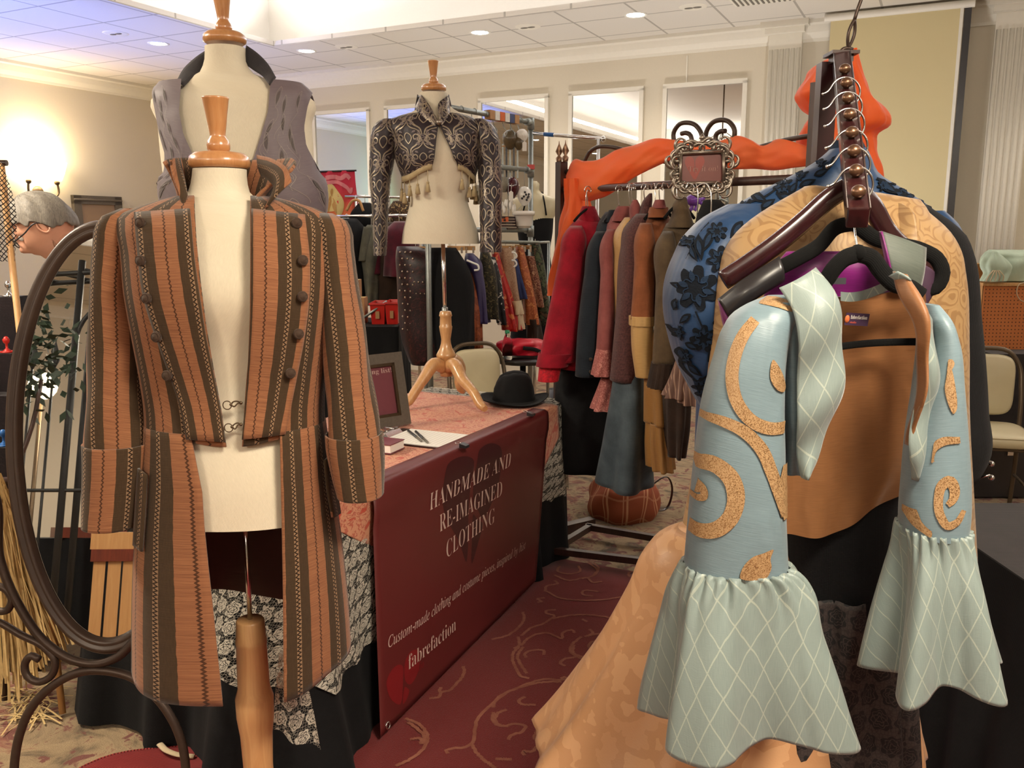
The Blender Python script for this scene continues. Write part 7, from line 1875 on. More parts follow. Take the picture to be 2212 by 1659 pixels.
for r_ in range(13):
    for k in range(3 if r_ < 7 else 2): mb.ball(rg.front(866 + k * 11 + (r_ % 2) * 5 + (6 if r_ >= 7 else 0), 545 + r_ * 14, .006), .0068, 7)
for k in range(11): mb.ball(rg.front(896 + k * 9, 609, .006), .0066, 7); mb.ball(rg.front(900 + k * 9, 634, .006), .0052, 7)
mb.build('studs', M['studmet'], t)
lowskirt('jacket', 'plain black jacket hanging behind the form pole', 'jacket', 5.22, M['black'], [(536, 930, 985, .06), (580, 920, 1012, .10), (700, 925, 1024, .12), (780, 940, 1022, .12)], (985, 536, 20))
lowskirt('dress', 'long copper satin strip hanging left of the indigo coat', 'dress', 5.3, M['copper'], [(590, 1008, 1020, .04), (640, 1012, 1034, .06), (756, 1018, 1040, .08)])
t = lowskirt('coat', 'indigo satin coat on a white plastic hanger', 'coat', 5.34, M['violet'], [(548, 1006, 1022, .05), (562, 1004, 1036, .08), (600, 1020, 1046, .09), (700, 1034, 1056, .10)], (1015, 536, 12))
mb = MB(); mb.tube(spline([W(1008, 562, 5.2), W(1022, 568, 5.2), W(1033, 574, 5.2), (W(1034, 582, 5.2)), W(1024, 584, 5.2)], 16), .006, 8); mb.build('white_hanger', M['whiteplastic'], t)
lowskirt('skirt', 'dark olive print skirt right of the indigo coat', 'skirt', 5.42, M['olprint'], [(545, 1038, 1056, .05), (570, 1036, 1066, .08), (690, 1050, 1082, .10)], (1046, 537, 10))
t = lowskirt('skirt', 'black and white print skirt beside the red gold one', 'skirt', 5.48, M['bwprint'], [(556, 1052, 1070, .05), (590, 1056, 1080, .08), (702, 1076, 1096, .10)], (1060, 538, 8))
mb = MB(); mb.tube(spline([W(1052, 566, 5.4), W(1060, 560, 5.4), W(1066, 568, 5.4), W(1062, 576, 5.4)], 14), .005, 8); mb.build('white_hanger', M['whiteplastic'], t)
lowskirt('skirt', 'red and gold brocade skirt with curling hem', 'skirt', 5.52, M['redgold'], [(544, 1062, 1076, .04), (580, 1066, 1086, .07), (640, 1080, 1104, .09), (716, 1090, 1124, .12)], (1070, 536, 8), fold=fw(7, .018))
lowskirt('skirt', 'beige jacquard skirt with cream ruffles, middle of the skirt rail', 'skirt', 5.6, M['beigetex'], [(536, 1076, 1106, .06), (570, 1080, 1112, .08), (655, 1090, 1126, .11)], (1092, 535, 14), extra=[(M['cream'], [(650, 1098, 1126, .11), (680, 1104, 1130, .12)], 'ruffle'), (M['cream'], [(676, 1106, 1128, .10), (712, 1112, 1132, .12)], 'ruffle')])
t = lowskirt('skirt', 'faded blue denim skirt between beige and orange ones', 'skirt', 5.66, M['bluedenim'], [(560, 1106, 1118, .05), (600, 1112, 1128, .07), (646, 1120, 1141, .09)], (1108, 536, 6))
mb = MB()
for y in (545, 562): mb.tube(spline([W(1105, y, 5.5), W(1113, y + 2, 5.5), W(1116, y + 9, 5.5), W(1110, y + 15, 5.5)], 14), .006, 8)
mb.build('white_hanger', M['whiteplastic'], t)
lowskirt('skirt', 'orange brocade skirt with curved dark hem', 'skirt', 5.7, M['orangebro'], [(534, 1114, 1130, .05), (570, 1116, 1140, .08), (640, 1130, 1156, .11), (702, 1134, 1168, .13)], (1122, 533, 10), extra=[(M['darkbrown'], [(690, 1136, 1166, .11), (738, 1140, 1172, .13)], 'underskirt')])
lowskirt('skirt', 'brown floral skirt with white tag on the skirt rail', 'skirt', 5.74, M['brownfloral'], [(554, 1134, 1156, .06), (590, 1138, 1164, .08), (664, 1150, 1177, .11)], (1140, 534, 9))
lowskirt('skirt', 'green camouflage skirt at the right end of the skirt rail', 'skirt', 5.78, M['camo'], [(526, 1146, 1166, .06), (570, 1150, 1176, .09), (640, 1158, 1184, .11), (704, 1162, 1192, .13)], (1156, 526, 10))

# shop dummy in the black strap dress
YM = 6.4; t = thing('mannequin', W(1165, 700, YM) * [1, 1, 0], 'cream headless mannequin behind the pipe rack corner', 'mannequin')
TRm = torso_mesh(t, [(391, 1146, 1160, YM, .02), (398, 1142, 1166, YM, .045), (408, 1146, 1164, YM, .05), (418, 1140, 1172, YM, .055), (426, 1112, 1198, YM, .08), (440, 1106, 1206, YM, .10), (480, 1118, 1192, YM, .12), (540, 1126, 1184, YM, .10), (590, 1118, 1190, YM, .12), (680, 1114, 1194, YM, .12)], M['vinyl'])
mb = MB(); c = W(1155, 680, YM); mb.bar([c[0], c[1], 0], c, .015); mb.lathe([c[0], c[1], 0], [(.16, 0), (.16, .012), (.02, .02)], 24); mb.build('stand', M['chrome'], t)
t = thing('dress', W(1160, 760, YM), 'black strap dress on the cream headless mannequin', 'dress')
DR = Rings([(462, 1116, 1196, YM, .115), (500, 1118, 1194, YM, .125), (545, 1122, 1188, YM, .11), (600, 1114, 1196, YM, .13), (760, 1100, 1210, YM, .18)], 30, .92)
P = close_ring(DR.surf(50)); mb = MB(); mb.grid(P); mb.build('body', M['black'], t)
P = patch(DR, [(462, 1), (462, 1)], [(462, 1), (462, 1)], 4, 4) if False else None
for (xa, ya, xb_, yb) in ((1171, 415, 1180, 465), (1138, 418, 1128, 465)):
    mb = MB(); mb.tube(spline([W(xa, ya, YM), W((xa + xb_) / 2 + 1, (ya + yb) / 2, YM - .12), W(xb_, yb, YM - .11)], 12), .006, 6); mb.build('strap', M['black'], t)

# ================================================================== rack of tops at the far left, poster, bins
YB = 6.9
t = thing('clothes_rack', W(800, 466, YB) * [1, 1, 0], 'far chrome clothes rack behind the striped coat sleeve', 'clothes rack')
a, b = W(705, 468, YB), W(900, 465, YB); mb = MB(); mb.bar(a, b, .012); mb.build('rail', M['chrome'], t)
for q in (a, b): mb = MB(); mb.bar(q * [1, 1, 0], q, .012); mb.build('post', M['chrome'], t)
a2, b2 = W(745, 424, YB + .35), W(900, 427, YB + .35); mb = MB(); mb.bar(a2, b2, .011); mb.build('rail', M['chrome'], t)
for q in (W(768, 424, YB + .35), b2): mb = MB(); mb.bar(q * [1, 1, 0], q, .011); mb.build('post', M['chrome'], t)
BG = 'tops on the far rack'
M['greytop'] = cloth('grey_green_knit', S(112, 110, 96), S(90, 90, 80), .9, 500); M['winevelvet'] = cloth('wine_velvet', S(92, 18, 38), S(64, 12, 28), .8, 900, .2, .4); M['fur'] = blotch('spotted_fur', [S(86, 62, 40), S(52, 38, 26), S(150, 124, 84)], 30, .9)
def fartop(nm, lab, cat, mat, Y, rows, hk, sl=None):
    c = rows[-1]; t = thing(nm, W((c[1] + c[2]) / 2, c[0], Y), lab, cat, BG); part(t, 'body', mat, [(r[0], r[1], r[2], Y, r[3]) for r in rows], fold=fw(4, .016), n=26, nu=36)
    if sl: part(t, 'sleeve', mat, [(r[0], r[1], r[2], Y - .08, r[3]) for r in sl], n=20, nu=24)
    q = W(hk[0], hk[1], Y); mb = MB(); mb.tube(spline([W(hk[0], rows[0][0] + 2, Y), q - ZX * .03, q + [.0, 0, .012], q + [.025, 0, .0]], 14), .003, 6); mb.build('hanger_hook', M['chrome'], t); return t
fartop('top', 'black top nearest the striped coat on the far rack', 'top', M['black'], YB, [(472, 728, 770, .05), (490, 716, 786, .10), (560, 712, 784, .13), (690, 705, 790, .15)], (748, 466))
t = fartop('top', 'grey green knit top on the far rack', 'top', M['greytop'], YB + .03, [(486, 794, 810, .05), (500, 784, 816, .08), (600, 786, 816, .10), (660, 790, 812, .10)], (802, 466), [(490, 786, 802, .04), (520, 780, 800, .05), (564, 775, 792, .05)])
fartop('top', 'wine red sleeved top left of the bolero sleeve on the far rack', 'top', M['winevelvet'], YB + .08, [(488, 800, 824, .05), (520, 798, 832, .08), (592, 800, 836, .10)], (812, 466))
fartop('jacket', 'wine velvet jacket right of the bolero sleeve on the far rack', 'jacket', M['winevelvet'], YB - .02, [(478, 852, 880, .05), (492, 838, 896, .10), (540, 834, 904, .13), (598, 832, 906, .14)], (862, 466))
fartop('top', 'dark brown long top behind the red bins on the far rack', 'top', M['darkbrown'], YB + .15, [(480, 818, 870, .05), (500, 806, 880, .10), (640, 806, 872, .14), (652, 806, 872, .14)], (842, 466))
fartop('top', 'black shirt on a wooden hanger on the upper far rail', 'top', M['black'], YB + .35, [(438, 776, 800, .05), (452, 764, 812, .09), (520, 760, 820, .12)], (788, 424))
fartop('jacket', 'spotted fur jacket on the upper far rail', 'jacket', M['fur'], YB + .35, [(434, 850, 880, .06), (450, 840, 892, .10), (500, 836, 896, .12)], (866, 426))
q = W(776, 440, YB + .2); t = thing('wooden_hanger', q - ZX * .08, 'bare wooden hanger sticking out below the upper far rail', 'hanger'); mb = MB(); mb.tube(spline([W(748, 455, YB + .2), W(766, 432, YB + .2), W(772, 432, YB + .2), W(785, 456, YB + .2)], 20), .011, 8); mb.build('arms', M['pine'], t); mb = MB(); mb.bar(W(769, 432, YB + .2), W(769, 421, YB + .2), .003, 6); mb.build('hook', M['chrome'], t)
# cloth poster
YP = 7.3; t = thing('cloth_poster', W(728, 470, YP), 'pink and orange cloth poster with cream flame shaped figure on a pole', 'poster')
mb = MB(); cpts = [W(690, 371, YP), W(766, 368, YP), W(776, 462, YP), W(690, 472, YP)]
G = np.array([[(cpts[0] * (1 - i / 12) + cpts[1] * i / 12) * (1 - j / 12) + (cpts[3] * (1 - i / 12) + cpts[2] * i / 12) * j / 12 + [0, .015 * math.sin(i * 1.3 + j * .4), 0] for i in range(13)] for j in range(13)])
def _post():
    q = NT('poster_print'); x = q.xyz(q.uv()); f, _ = q.noise(q.uv(), 9, 3)
    q.fin(q.ramp(q.m('ADD', q.m('MULTIPLY', x[1], -1.9), q.m('MULTIPLY', f, .25)), [(.35, S(200, 40, 72)), (.62, S(214, 72, 70)), (.85, S(232, 130, 70))]), .7); return q.mat
M['poster'] = _post(); mb.grid(G); mb.build('cloth', M['poster'], t)
M['postercream'] = plain('cream_print', S(226, 204, 140), .7, 0, .1); M['postertan'] = plain('tan_print', S(196, 152, 92), .7, 0, .1); M['postpale'] = plain('pale_pink_print', S(220, 130, 140), .7)
sf = Surf(G[:, ::-1])
mb = MB()
def pw(x, y): return np.array([sf.Lu * (1 - (x - 690) / 80), sf.Lv * (y - 370) / 98])
for o in (.004, -.004):
    sf.blob(mb, pw(714, 430), np.array([pw(*q) for q in spline([(714, 396), (728, 410), (738, 428), (740, 446), (732, 466), (700, 467), (692, 450), (698, 420), (704, 404)], 40, True)]), o, 0)
    for (x, y, L_, w_, a) in ((710, 440, .14, .018, 1.4), (722, 445, .14, .02, 1.8), (716, 415, .07, .014, 1.5)): sf.blob(mb, pw(x, y), leaf(pw(x, y), L_, w_, a), o * 1.6, 1, 2)
    sf.ribbon(mb, np.array([pw(*q) for q in spline([(704, 384), (722, 382), (740, 386), (750, 380), (757, 388)], 20)]), .035, o, 2)
    sf.ribbon(mb, np.array([pw(*q) for q in spline([(706, 394), (730, 394), (748, 406), (758, 418), (760, 408)], 20)]), .03, o * 1.2, 2)
mb.build('print', [M['postercream'], M['postertan'], M['postpale']], t)
mb = MB(); mb.bar(W(686, 371, YP), W(770, 368, YP), .008); mb.bar(W(728, 369, YP) + [0, .05, 0], (W(728, 369, YP) + [0, .05, 0]) * [1, 1, 0], .010); mb.build('pole', M['leather'], t)
# black table with red bins and boxes
YT = 5.9; q = W(830, 697, YT); t = thing('black_table', q * [1, 1, 0], 'far table under a black cloth holding the red bins', 'table')
zt_ = q[2]
mb = MB(); P = np.array([W(700, 700, YT + .3), W(880, 697, YT + .3), W(880, 712, YT - .15), W(700, 712, YT - .15)]); x0, x1 = P[0][0], P[1][0]
mb.box([(x0 + x1) / 2, YT + .05, zt_ - .01], (x1 - x0, .62, .02)); mb.build('tabletop', M['black'], t)
nu, nv = 90, 10; base_ = [(x0, YT + .36), (x0, YT - .26), (x1, YT - .26), (x1, YT + .36)]
G = []
for j in range(nv):
    row = []; tt_ = j / (nv - 1)
    for i in range(nu):
        s_ = i / (nu - 1) * 3; k = min(int(s_), 2); f = s_ - k; p = np.array(base_[k]) * (1 - f) + np.array(base_[k + 1]) * f
        c_ = np.array([(x0 + x1) / 2, YT + .05]); d = (p - c_); d /= np.linalg.norm(d); p = p + d * (.015 + .02 * tt_ * math.sin(i * .9)); row.append([p[0], p[1], zt_ * (1 - tt_) + .012 * tt_])
    G.append(row)
mb = MB(); mb.grid(np.array(G)); mb.build('cloth', M['black'], t)
for (xa, xb_, ya, lab) in ((806, 838, 652, 'left red plastic bin on the far black table'), (838, 866, 650, 'right red plastic bin on the far black table')):
    a, b = W(xa, 697, YT), W(xb_, 697, YT); zt2 = W(xa, ya, YT)[2]; t = thing('plastic_bin', (a + b) / 2, lab, 'bin', 'red bins'); w_ = b[0] - a[0]; c = (a + b) / 2
    mb = MB(); P = []
    for (f, z, ins) in ((.80, 0, 0), (.98, 1, 0), (1.06, 1, 0), (1.06, .93, 0)) : P.append([[c[0] + w_ / 2 * f * sx, c[1] + .13 * f * sy, zt_ + (zt2 - zt_) * z] for sx, sy in ((-1, -1), (1, -1), (1, 1), (-1, 1))])
    mb.grid(np.array(P), cu=True, smooth=False); mb.cap(np.array(P[0])); mb.build('bin', M['redplastic'], t, solid=.003)
    mb = MB(); mb.box([c[0] - .0, c[1] - .125, zt_ + (zt2 - zt_) * .45], (w_ * .26, .004, .05)); mb.build('sticker', M['card'], t)
a, b = W(796, 672, YT - .1), W(836, 651, YT - .1); t = thing('grey_stick', a - ZX * .1, 'pale grey stick leaning over the red bins', 'stick'); mb = MB(); mb.bar(W(780, 690, YT - .14), b, .009); mb.build('stick', M['steel'], t)
for (x0_, x1_, y0_, y1_, Yq, lab) in ((772, 780, 604, 690, YT + .05, 'taller cardboard box by the striped sleeve'), (778, 792, 642, 690, YT - .02, 'lower cardboard box by the striped sleeve')):
    a, b = W(x0_ - 30, 699, Yq), W(x1_, 699, Yq); z1 = W(x0_, y0_, Yq)[2]; t = thing('cardboard_box', [(a[0] + b[0]) / 2, Yq, zt_], lab, 'box', 'cardboard boxes'); mb = MB(); mb.box([(a[0] + b[0]) / 2, Yq, (zt_ + z1) / 2], (b[0] - a[0], .14, z1 - zt_)); mb.build('carton', M['card'], t, bevel=.003); mb = MB(); mb.box([(a[0] + b[0]) / 2, Yq, z1 + .001], (b[0] - a[0], .03, .002)); mb.build('tape', M['postercream'], t)

# ================================================================== banquet chairs
M['chairframe'] = plain('brown_chair_frame', S(92, 78, 62), .35, .5, .1)
M['pipingm'] = plain('vinyl_piping', S(176, 164, 130), .45)
def chair(cx, cy, yaw, label, h=.90, w=.40):
    t = thing('banquet_chair', (cx, cy, 0), label, 'chair', 'banquet chairs'); f = np.array([math.sin(yaw), -math.cos(yaw), 0]); r = np.array([math.cos(yaw), math.sin(yaw), 0]); o = np.array([cx, cy, 0.])
    def q(x, y, z): return o + r * x + f * y + ZX * z
    hw = w / 2
    mb = MB(); mb.tube(spline([q(-hw, -.20, 0.012), q(-hw, -.17, .44), q(-hw, -.21, .70), q(-hw + .01, -.235, h - .10), q(-hw + .06, -.245, h - .02), q(0, -.25, h), q(hw - .06, -.245, h - .02), q(hw - .01, -.235, h - .10), q(hw, -.21, .70), q(hw, -.17, .44), q(hw, -.20, .012)], 70), .0125, 10, flat=1.0); mb.build('back_frame', M['chairframe'], t)
    for s_ in (-1, 1):
        mb = MB(); mb.tube([q(s_ * hw, .20, .43), q(s_ * hw, .215, .012)], .0125, 10); mb.build('leg', M['chairframe'], t)
        mb = MB(); mb.tube([q(s_ * hw, -.17, .425), q(s_ * hw, .20, .425)], .011, 8); mb.tube([q(s_ * hw, -.185, .2), q(s_ * hw, .21, .2)], .008, 8); mb.build('side_rail', M['chairframe'], t)
    mb = MB(); mb.tube([q(-hw, .20, .425), q(hw, .20, .425)], .011, 8); mb.tube([q(-hw, -.17, .425), q(hw, -.17, .425)], .011, 8); mb.build('cross_rail', M['chairframe'], t)
    P = []
    for (s_, z) in ((.90, .432), (1.0, .440), (1.02, .468), (.99, .488), (.90, .500), (.5, .504), (.001, .504)):
        P.append([q(hw * s_ * math.copysign(abs(math.cos(a)) ** .35, math.cos(a)), .02 + .215 * s_ * math.copysign(abs(math.sin(a)) ** .35, math.sin(a)), z) for a in np.linspace(0, 2 * PI, 41)[:-1]])
    mb = MB(); mb.grid(np.array(P), cu=True); mb.cap(np.array(P[0])); mb.build('seat', M['vinyl'], t)
    mb = MB(); mb.tube(np.array(P[3]) * 1.0, .004, 6, closed=True); mb.build('seat_piping', M['pipingm'], t)
    P = []
    zc, zh = (h + .56) / 2 - .03, (h - .56) / 2 - .0
    for (s_, y) in ((.90, -.245), (.98, -.238), (1.0, -.222), (.97, -.203), (.90, -.195), (.6, -.193), (.001, -.193)):
        P.append([q((hw - .03) * s_ * math.copysign(abs(math.cos(a)) ** .4, math.cos(a)), y - .03 * (s_ * math.sin(a) * .5), zc + zh * s_ * math.copysign(abs(math.sin(a)) ** .4, math.sin(a))) for a in np.linspace(0, 2 * PI, 41)[:-1]])
    mb = MB(); mb.grid(np.array(P), cu=True); mb.cap(np.array(P[0])); mb.build('backrest', M['vinyl'], t)
    return t
c = W(1086, 752, 4.95); chair(c[0] - .06, 4.85, .45, 'cream banquet chair with brown frame behind the black hat', .90, .36)
c = W(2110, 752, 4.75); chair(c[0] - .0, 4.60, -.30, 'cream banquet chair at the right edge, before the dark table', .905, .42)
# side table with bottle and red bag behind the chair
q = W(1130, 775, 5.3); t = thing('side_table', [q[0], 5.36, 0], 'dark round side table behind the banquet chair', 'table'); zq = q[2]
mb = MB(); mb.lathe([q[0], 5.36, zq - .03], [(.001, .03), (.17, .03), (.175, .02), (.165, 0), (.02, -.01)], 28); mb.build('tabletop', M['leather'], t); mb = MB(); mb.bar([q[0], 5.36, 0], [q[0], 5.36, zq - .03], .02); mb.lathe([q[0], 5.36, 0], [(.16, 0), (.15, .015), (.02, .03)], 20); mb.build('pedestal', M['leather'], t)
b = np.array([W(1096, 770, 5.24)[0], 5.26, zq + .001]); t = thing('water_bottle', b, 'clear plastic water bottle with green cap beside the red bag', 'bottle')
mb = MB(); mb.lathe(b, [(.028, 0), (.032, .01), (.032, .06), (.030, .07), (.032, .08), (.032, .11), (.014, .155), (.013, .165)], 20); mb.build('bottle', M['glass'], t)
mb = MB(); mb.lathe(b, [(.014, .163), (.015, .166), (.015, .182), (.001, .184)], 16); mb.build('cap', M['green_cap'], t)
t = thing('red_bag', [W(1138, 770, 5.3)[0], 5.37, zq], 'red and black folded bag behind the water bottle', 'bag'); M['redbag'] = plain('red_nylon', S(196, 20, 46), .45, 0, .15, 30)
part(t, 'bag', M['redbag'], [(734, 1098, 1160, 5.37, .04), (740, 1084, 1170, 5.37, .09), (752, 1076, 1176, 5.37, .11), (768, 1084, 1172, 5.37, .10)], fold=lambda u, t_, p: .010 * math.sin(4 * p + 5 * t_) + .005 * math.sin(9 * p), cap1=True)
mb = MB(); mb.tube(spline([W(1130, 752, 5.25), W(1158, 756, 5.25), W(1180, 768, 5.25)], 12), .012, 8); mb.build('strap', M['black'], t)

# ================================================================== right side of the hall
YR_ = 6.1
a, b = W(2088, 750, YR_), W(2360, 750, YR_); zt_ = a[2]
t = thing('long_table', [(a[0] + b[0]) / 2, YR_ + .2, 0], 'far table under a dark cloth with the pegboard on it', 'table')
M['darkcloth'] = cloth('charcoal_cloth', S(52, 46, 46), S(42, 38, 38), .9, 600)
mb = MB(); mb.box([(a[0] + b[0]) / 2, YR_ + .1, zt_ - .012], (b[0] - a[0], .9, .022)); mb.build('tabletop', M['darkcloth'], t)
x0, x1 = a[0], b[0]; base_ = [(x0, YR_ + .5), (x0, YR_ - .35), (x1, YR_ - .35), (x1, YR_ + .5)]; G = []
for j in range(10):
    row = []; tt_ = j / 9
    for i in range(120):
        s_ = i / 119 * 3; k = min(int(s_), 2); f = s_ - k; p = np.array(base_[k]) * (1 - f) + np.array(base_[k + 1]) * f; d = p - np.array([(x0 + x1) / 2, YR_ + .1]); d /= np.linalg.norm(d)
        p = p + d * (.01 + .03 * tt_ * (.6 + .4 * math.sin(i * .8))); row.append([p[0], p[1], (zt_ - .003) * (1 - tt_) + .012 * tt_])
    G.append(row)
mb = MB(); mb.grid(np.array(G)); mb.build('cloth', M['darkcloth'], t)
zp1 = W(2110, 612, YR_)[2]; t = thing('pegboard_box', [(x0 + x1) / 2, YR_, zt_], 'orange brown pegboard display box on the far right table', 'display')
def _peg():
    q = NT('pegboard'); v = q.uv(); x = q.xyz(v); a_ = q.m('SUBTRACT', q.m('FRACT', q.m('DIVIDE', x[0], .0254)), .5); b_ = q.m('SUBTRACT', q.m('FRACT', q.m('DIVIDE', x[1], .0254)), .5)
    d = q.m('SQRT', q.m('ADD', q.m('MULTIPLY', a_, a_), q.m('MULTIPLY', b_, b_))); h = q.m('LESS_THAN', d, .17); f, _ = q.noise(v, 8, 3)
    q.fin(q.mix(h, q.mix(f, S(196, 118, 62), S(178, 102, 52)), S(70, 36, 20)), .55); return q.mat
M['peg'] = _peg(); pm = [(x0 + x1) / 2, YR_ - .12, (zt_ + zp1) / 2]
mb = MB(); quad(mb, [x0 + .02, YR_ - .12, zt_ + .001], [x1, YR_ - .12, zt_ + .001], [x1, YR_ - .12, zp1], [x0 + .02, YR_ - .12, zp1]); mb.build('front_panel', M['peg'], t, solid=.006)
mb = MB(); mb.box([(x0 + x1) / 2, YR_ + .03, zp1], (x1 - x0, .34, .02)); mb.build('top_shelf', M['pine'], t, bevel=.003); mb = MB()
for x in (x0 + .03, x1 - .03): mb.box([x, YR_ + .05, (zt_ + zp1) / 2], (.02, .3, zp1 - zt_ - .02))
mb.build('side', M['pine'], t)
q0 = W(2098, 610, YR_ + .05); q1 = W(2132, 572, YR_ + .05); t = thing('wooden_box', [(q0[0] + q1[0]) / 2, YR_ + .08, zp1 + .01], 'small orange wooden box left of the mint cloth', 'box'); mb = MB(); mb.box([(q0[0] + q1[0]) / 2, YR_ + .08, (zp1 + .01 + q1[2]) / 2], (q1[0] - q0[0], .14, q1[2] - zp1 - .01)); mb.build('carcass', M['peg'] if False else plain('orange_wood', S(186, 122, 66), .5), t, bevel=.003); mb = MB(); mb.box([(q0[0] + q1[0]) / 2, YR_ + .08, q1[2] + .004], (q1[0] - q0[0] + .015, .155, .01)); mb.build('lid', M['pine'], t)
t = thing('mint_cloth', [W(2170, 610, YR_)[0], YR_, zp1 + .01], 'folded mint green cloth with loose ties on the pegboard box', 'cloth'); M['mint'] = satin('mint_cotton', S(188, 204, 182), S(168, 186, 166), .6, 8)
part(t, 'folds', M['mint'], [(540, 2140, 2260, YR_, .03), (546, 2132, 2290, YR_, .08), (560, 2126, 2300, YR_, .10), (590, 2146, 2300, YR_, .11), (608, 2152, 2300, YR_, .11)], fold=lambda u, t_, p: .012 * math.sin(6 * p + 8 * t_), cap1=True)
part(t, 'hanging_fold', M['mint'], [(544, 2134, 2150, YR_ - .12, .03), (560, 2122, 2168, YR_ - .13, .05), (576, 2120, 2180, YR_ - .13, .06), (590, 2128, 2178, YR_ - .13, .05), (608, 2120, 2172, YR_ - .13, .05)], fold=lambda u, t_, p: .010 * math.sin(7 * p + 6 * t_), cap1=True)
mb = MB()
for k in range(5): mb.tube(spline([W(2146 + 3 * k, 584, YR_ - .19), W(2136 + 8 * k, 596, YR_ - .2), W(2130 + 9 * k, 608, YR_ - .18)], 10), .004, 6)
mb.build('ties', M['cream'], t)
t = thing('coiled_cord', W(2206, 650, YR_ - .14), 'loop of pale cord hanging on the pegboard front', 'cord'); mb = MB(); mb.tube(spline([W(2216, 610, YR_ - .15), W(2202, 614, YR_ - .15), W(2196, 630, YR_ - .15), (W(2204, 648, YR_ - .15)), W(2220, 654, YR_ - .15)], 24), .0035, 6); mb.build('cord', M['cream'], t)
# black trunk on the floor
q = W(2140, 1088, 4.9); t = thing('flight_case', [q[0], 4.95, 0], 'black case on the floor below the right banquet chair', 'case'); mb = MB(); mb.box([q[0] - .05, 5.02, .17], (.62, .30, .31)); mb.build('body', M['leather'], t, bevel=.01); mb = MB(); mb.box([q[0] - .05, 5.02, .335], (.63, .31, .02)); mb.build('lid', M['leather'], t, bevel=.006)
mb = MB()
for dx in (-.2, .12): mb.box([q[0] - .05 + dx, 4.862, .30], (.05, .012, .06))
mb.build('latch', M['chrome'], t)
# dark clothed table nearest the right edge
ta, tb_ = WZ(2098, 1112, .74), WZ(2060, 1360, .74)
t = thing('black_table', [2.3, 2.15, 0], 'near table under a dark cloth at the bottom right corner', 'table')
x0, x1, y0, y1 = 1.21, 3.2, 1.78, 2.50
mb = MB(); mb.box([(x0 + x1) / 2, (y0 + y1) / 2, .733], (x1 - x0, y1 - y0, .02)); mb.build('tabletop', M['darkcloth'], t)
base_ = [(x0, y1), (x0, y0), (x1, y0), (x1, y1), (x0, y1)]; G = []
for j in range(14):
    row = []; tt_ = j / 13
    for i in range(180):
        s_ = i / 179 * 4; k = min(int(s_), 3); f = s_ - k; p = np.array(base_[k]) * (1 - f) + np.array(base_[k + 1]) * f; d = p - np.array([(x0 + x1) / 2, (y0 + y1) / 2]); d /= np.linalg.norm(d)
        p = p + d * (.006 + .035 * tt_ * (.6 + .5 * math.sin(i * .55))); row.append([p[0], p[1], .742 * (1 - tt_) + .012 * tt_])
    G.append(row)
mb = MB(); mb.grid(np.array(G)); mb.build('cloth', M['black'], t)
# ================================================================== oval cheval mirror
MN = np.array([0, -.985, .17]); MN /= np.linalg.norm(MN); MC = W(226, 944, 2.12)
def mpt(px, py, off=0.0):
    r = ray(px, py); k = np.dot(MC - [0, 0, CAM_H], MN) / np.dot(r, MN); return np.array([0, 0, CAM_H]) + r * k + MN * off
def oval(k, off, n=96): return np.array([mpt(227 + (214 - k) * math.cos(a) + 4 * math.sin(a), 944 + (468 - k) * math.sin(a), off) for a in np.linspace(0, 2 * PI, n + 1)[:-1]])
t = thing('cheval_mirror', [MC[0], MC[1], 0], 'oval standing mirror in a dark brown frame on scrolled iron legs', 'mirror')
mb = MB(); O = oval(30, -.004); mb.add(list(O) + [O.mean(0)], [(i, (i + 1) % 96, 96) for i in range(96)], None, 0, False); mb.build('glass', M['mirrorglass'], t)
mb = MB(); mb.add(list(oval(6, -.02)) + [O.mean(0) - MN * .016], [(i, (i + 1) % 96, 96) for i in range(96)], None, 0, False); mb.build('backing', M['walnut'], t)
M['mframe'] = plain('umber_frame', S(72, 56, 46), .4, .15, .2, 30)
mb = MB(); mb.grid(np.stack([oval(k, o).tolist() for k, o in ((0, -.022), (0, .004), (5, .014), (13, .017), (17, .010), (20, .011), (25, .013), (30, .007), (34, -.003))]), cu=True); mb.build('oval_frame', M['mframe'], t)
def mz(pts): return [(x / 2.34, 950 + y / 2.34) for x, y in pts]
def iron(pts, off, r=.0105, n=50, nm='scroll'):
    q = spline([mpt(x, y, off) if True else 0 for x, y in pts], n); mb = MB(); mb.tube(q, r, 10); mb.build(nm, M['iron'], t)
iron(mz([(-60, 150), (0, 280), (25, 600), (120, 830), (260, 1020), (400, 1105), (520, 1118), (620, 1080), (690, 1010), (800, 850)]), .02, .011, 60, 'cradle')
def legpt(x, y, i):
    p = mpt(x, y, .02); return p
def ironleg(pts, nm):
    q = spline([mpt(x, y, .02) for x, y in pts], 60); e = 1.0
    q[:, 2] = np.maximum(q[:, 2], .012); mb = MB(); mb.tube(q, .011, 10); mb.build(nm, M['iron'], t)
ironleg(mz([(92, 1690), (98, 1600), (120, 1480), (180, 1340), (300, 1220), (450, 1155), (560, 1155), (690, 1190), (790, 1270), (870, 1370), (930, 1500), (952, 1620), (955, 1690)]), 'leg_arch')
iron(mz([(-20, 900), (0, 905), (130, 975), (250, 1040), (300, 1110), (280, 1180), (220, 1210), (160, 1180), (148, 1120), (180, 1080), (222, 1098)]), .02, .0095)
iron(mz([(-30, 735), (0, 730), (50, 745), (82, 800), (60, 850), (0, 852), (-30, 840)]), .02, .0095)
for s_ in (0, 1):
    p = mpt(*( (mz([(92, 1690)])[0]) if not s_ else (mz([(955, 1690)])[0])), .02); p[2] = .012; mb = MB(); mb.tube(spline([p + [0, 0, .0], p + [0, .08, .0], p + [0, .13, 0]], 8), .011, 8); mb.build('foot', M['iron'], t)

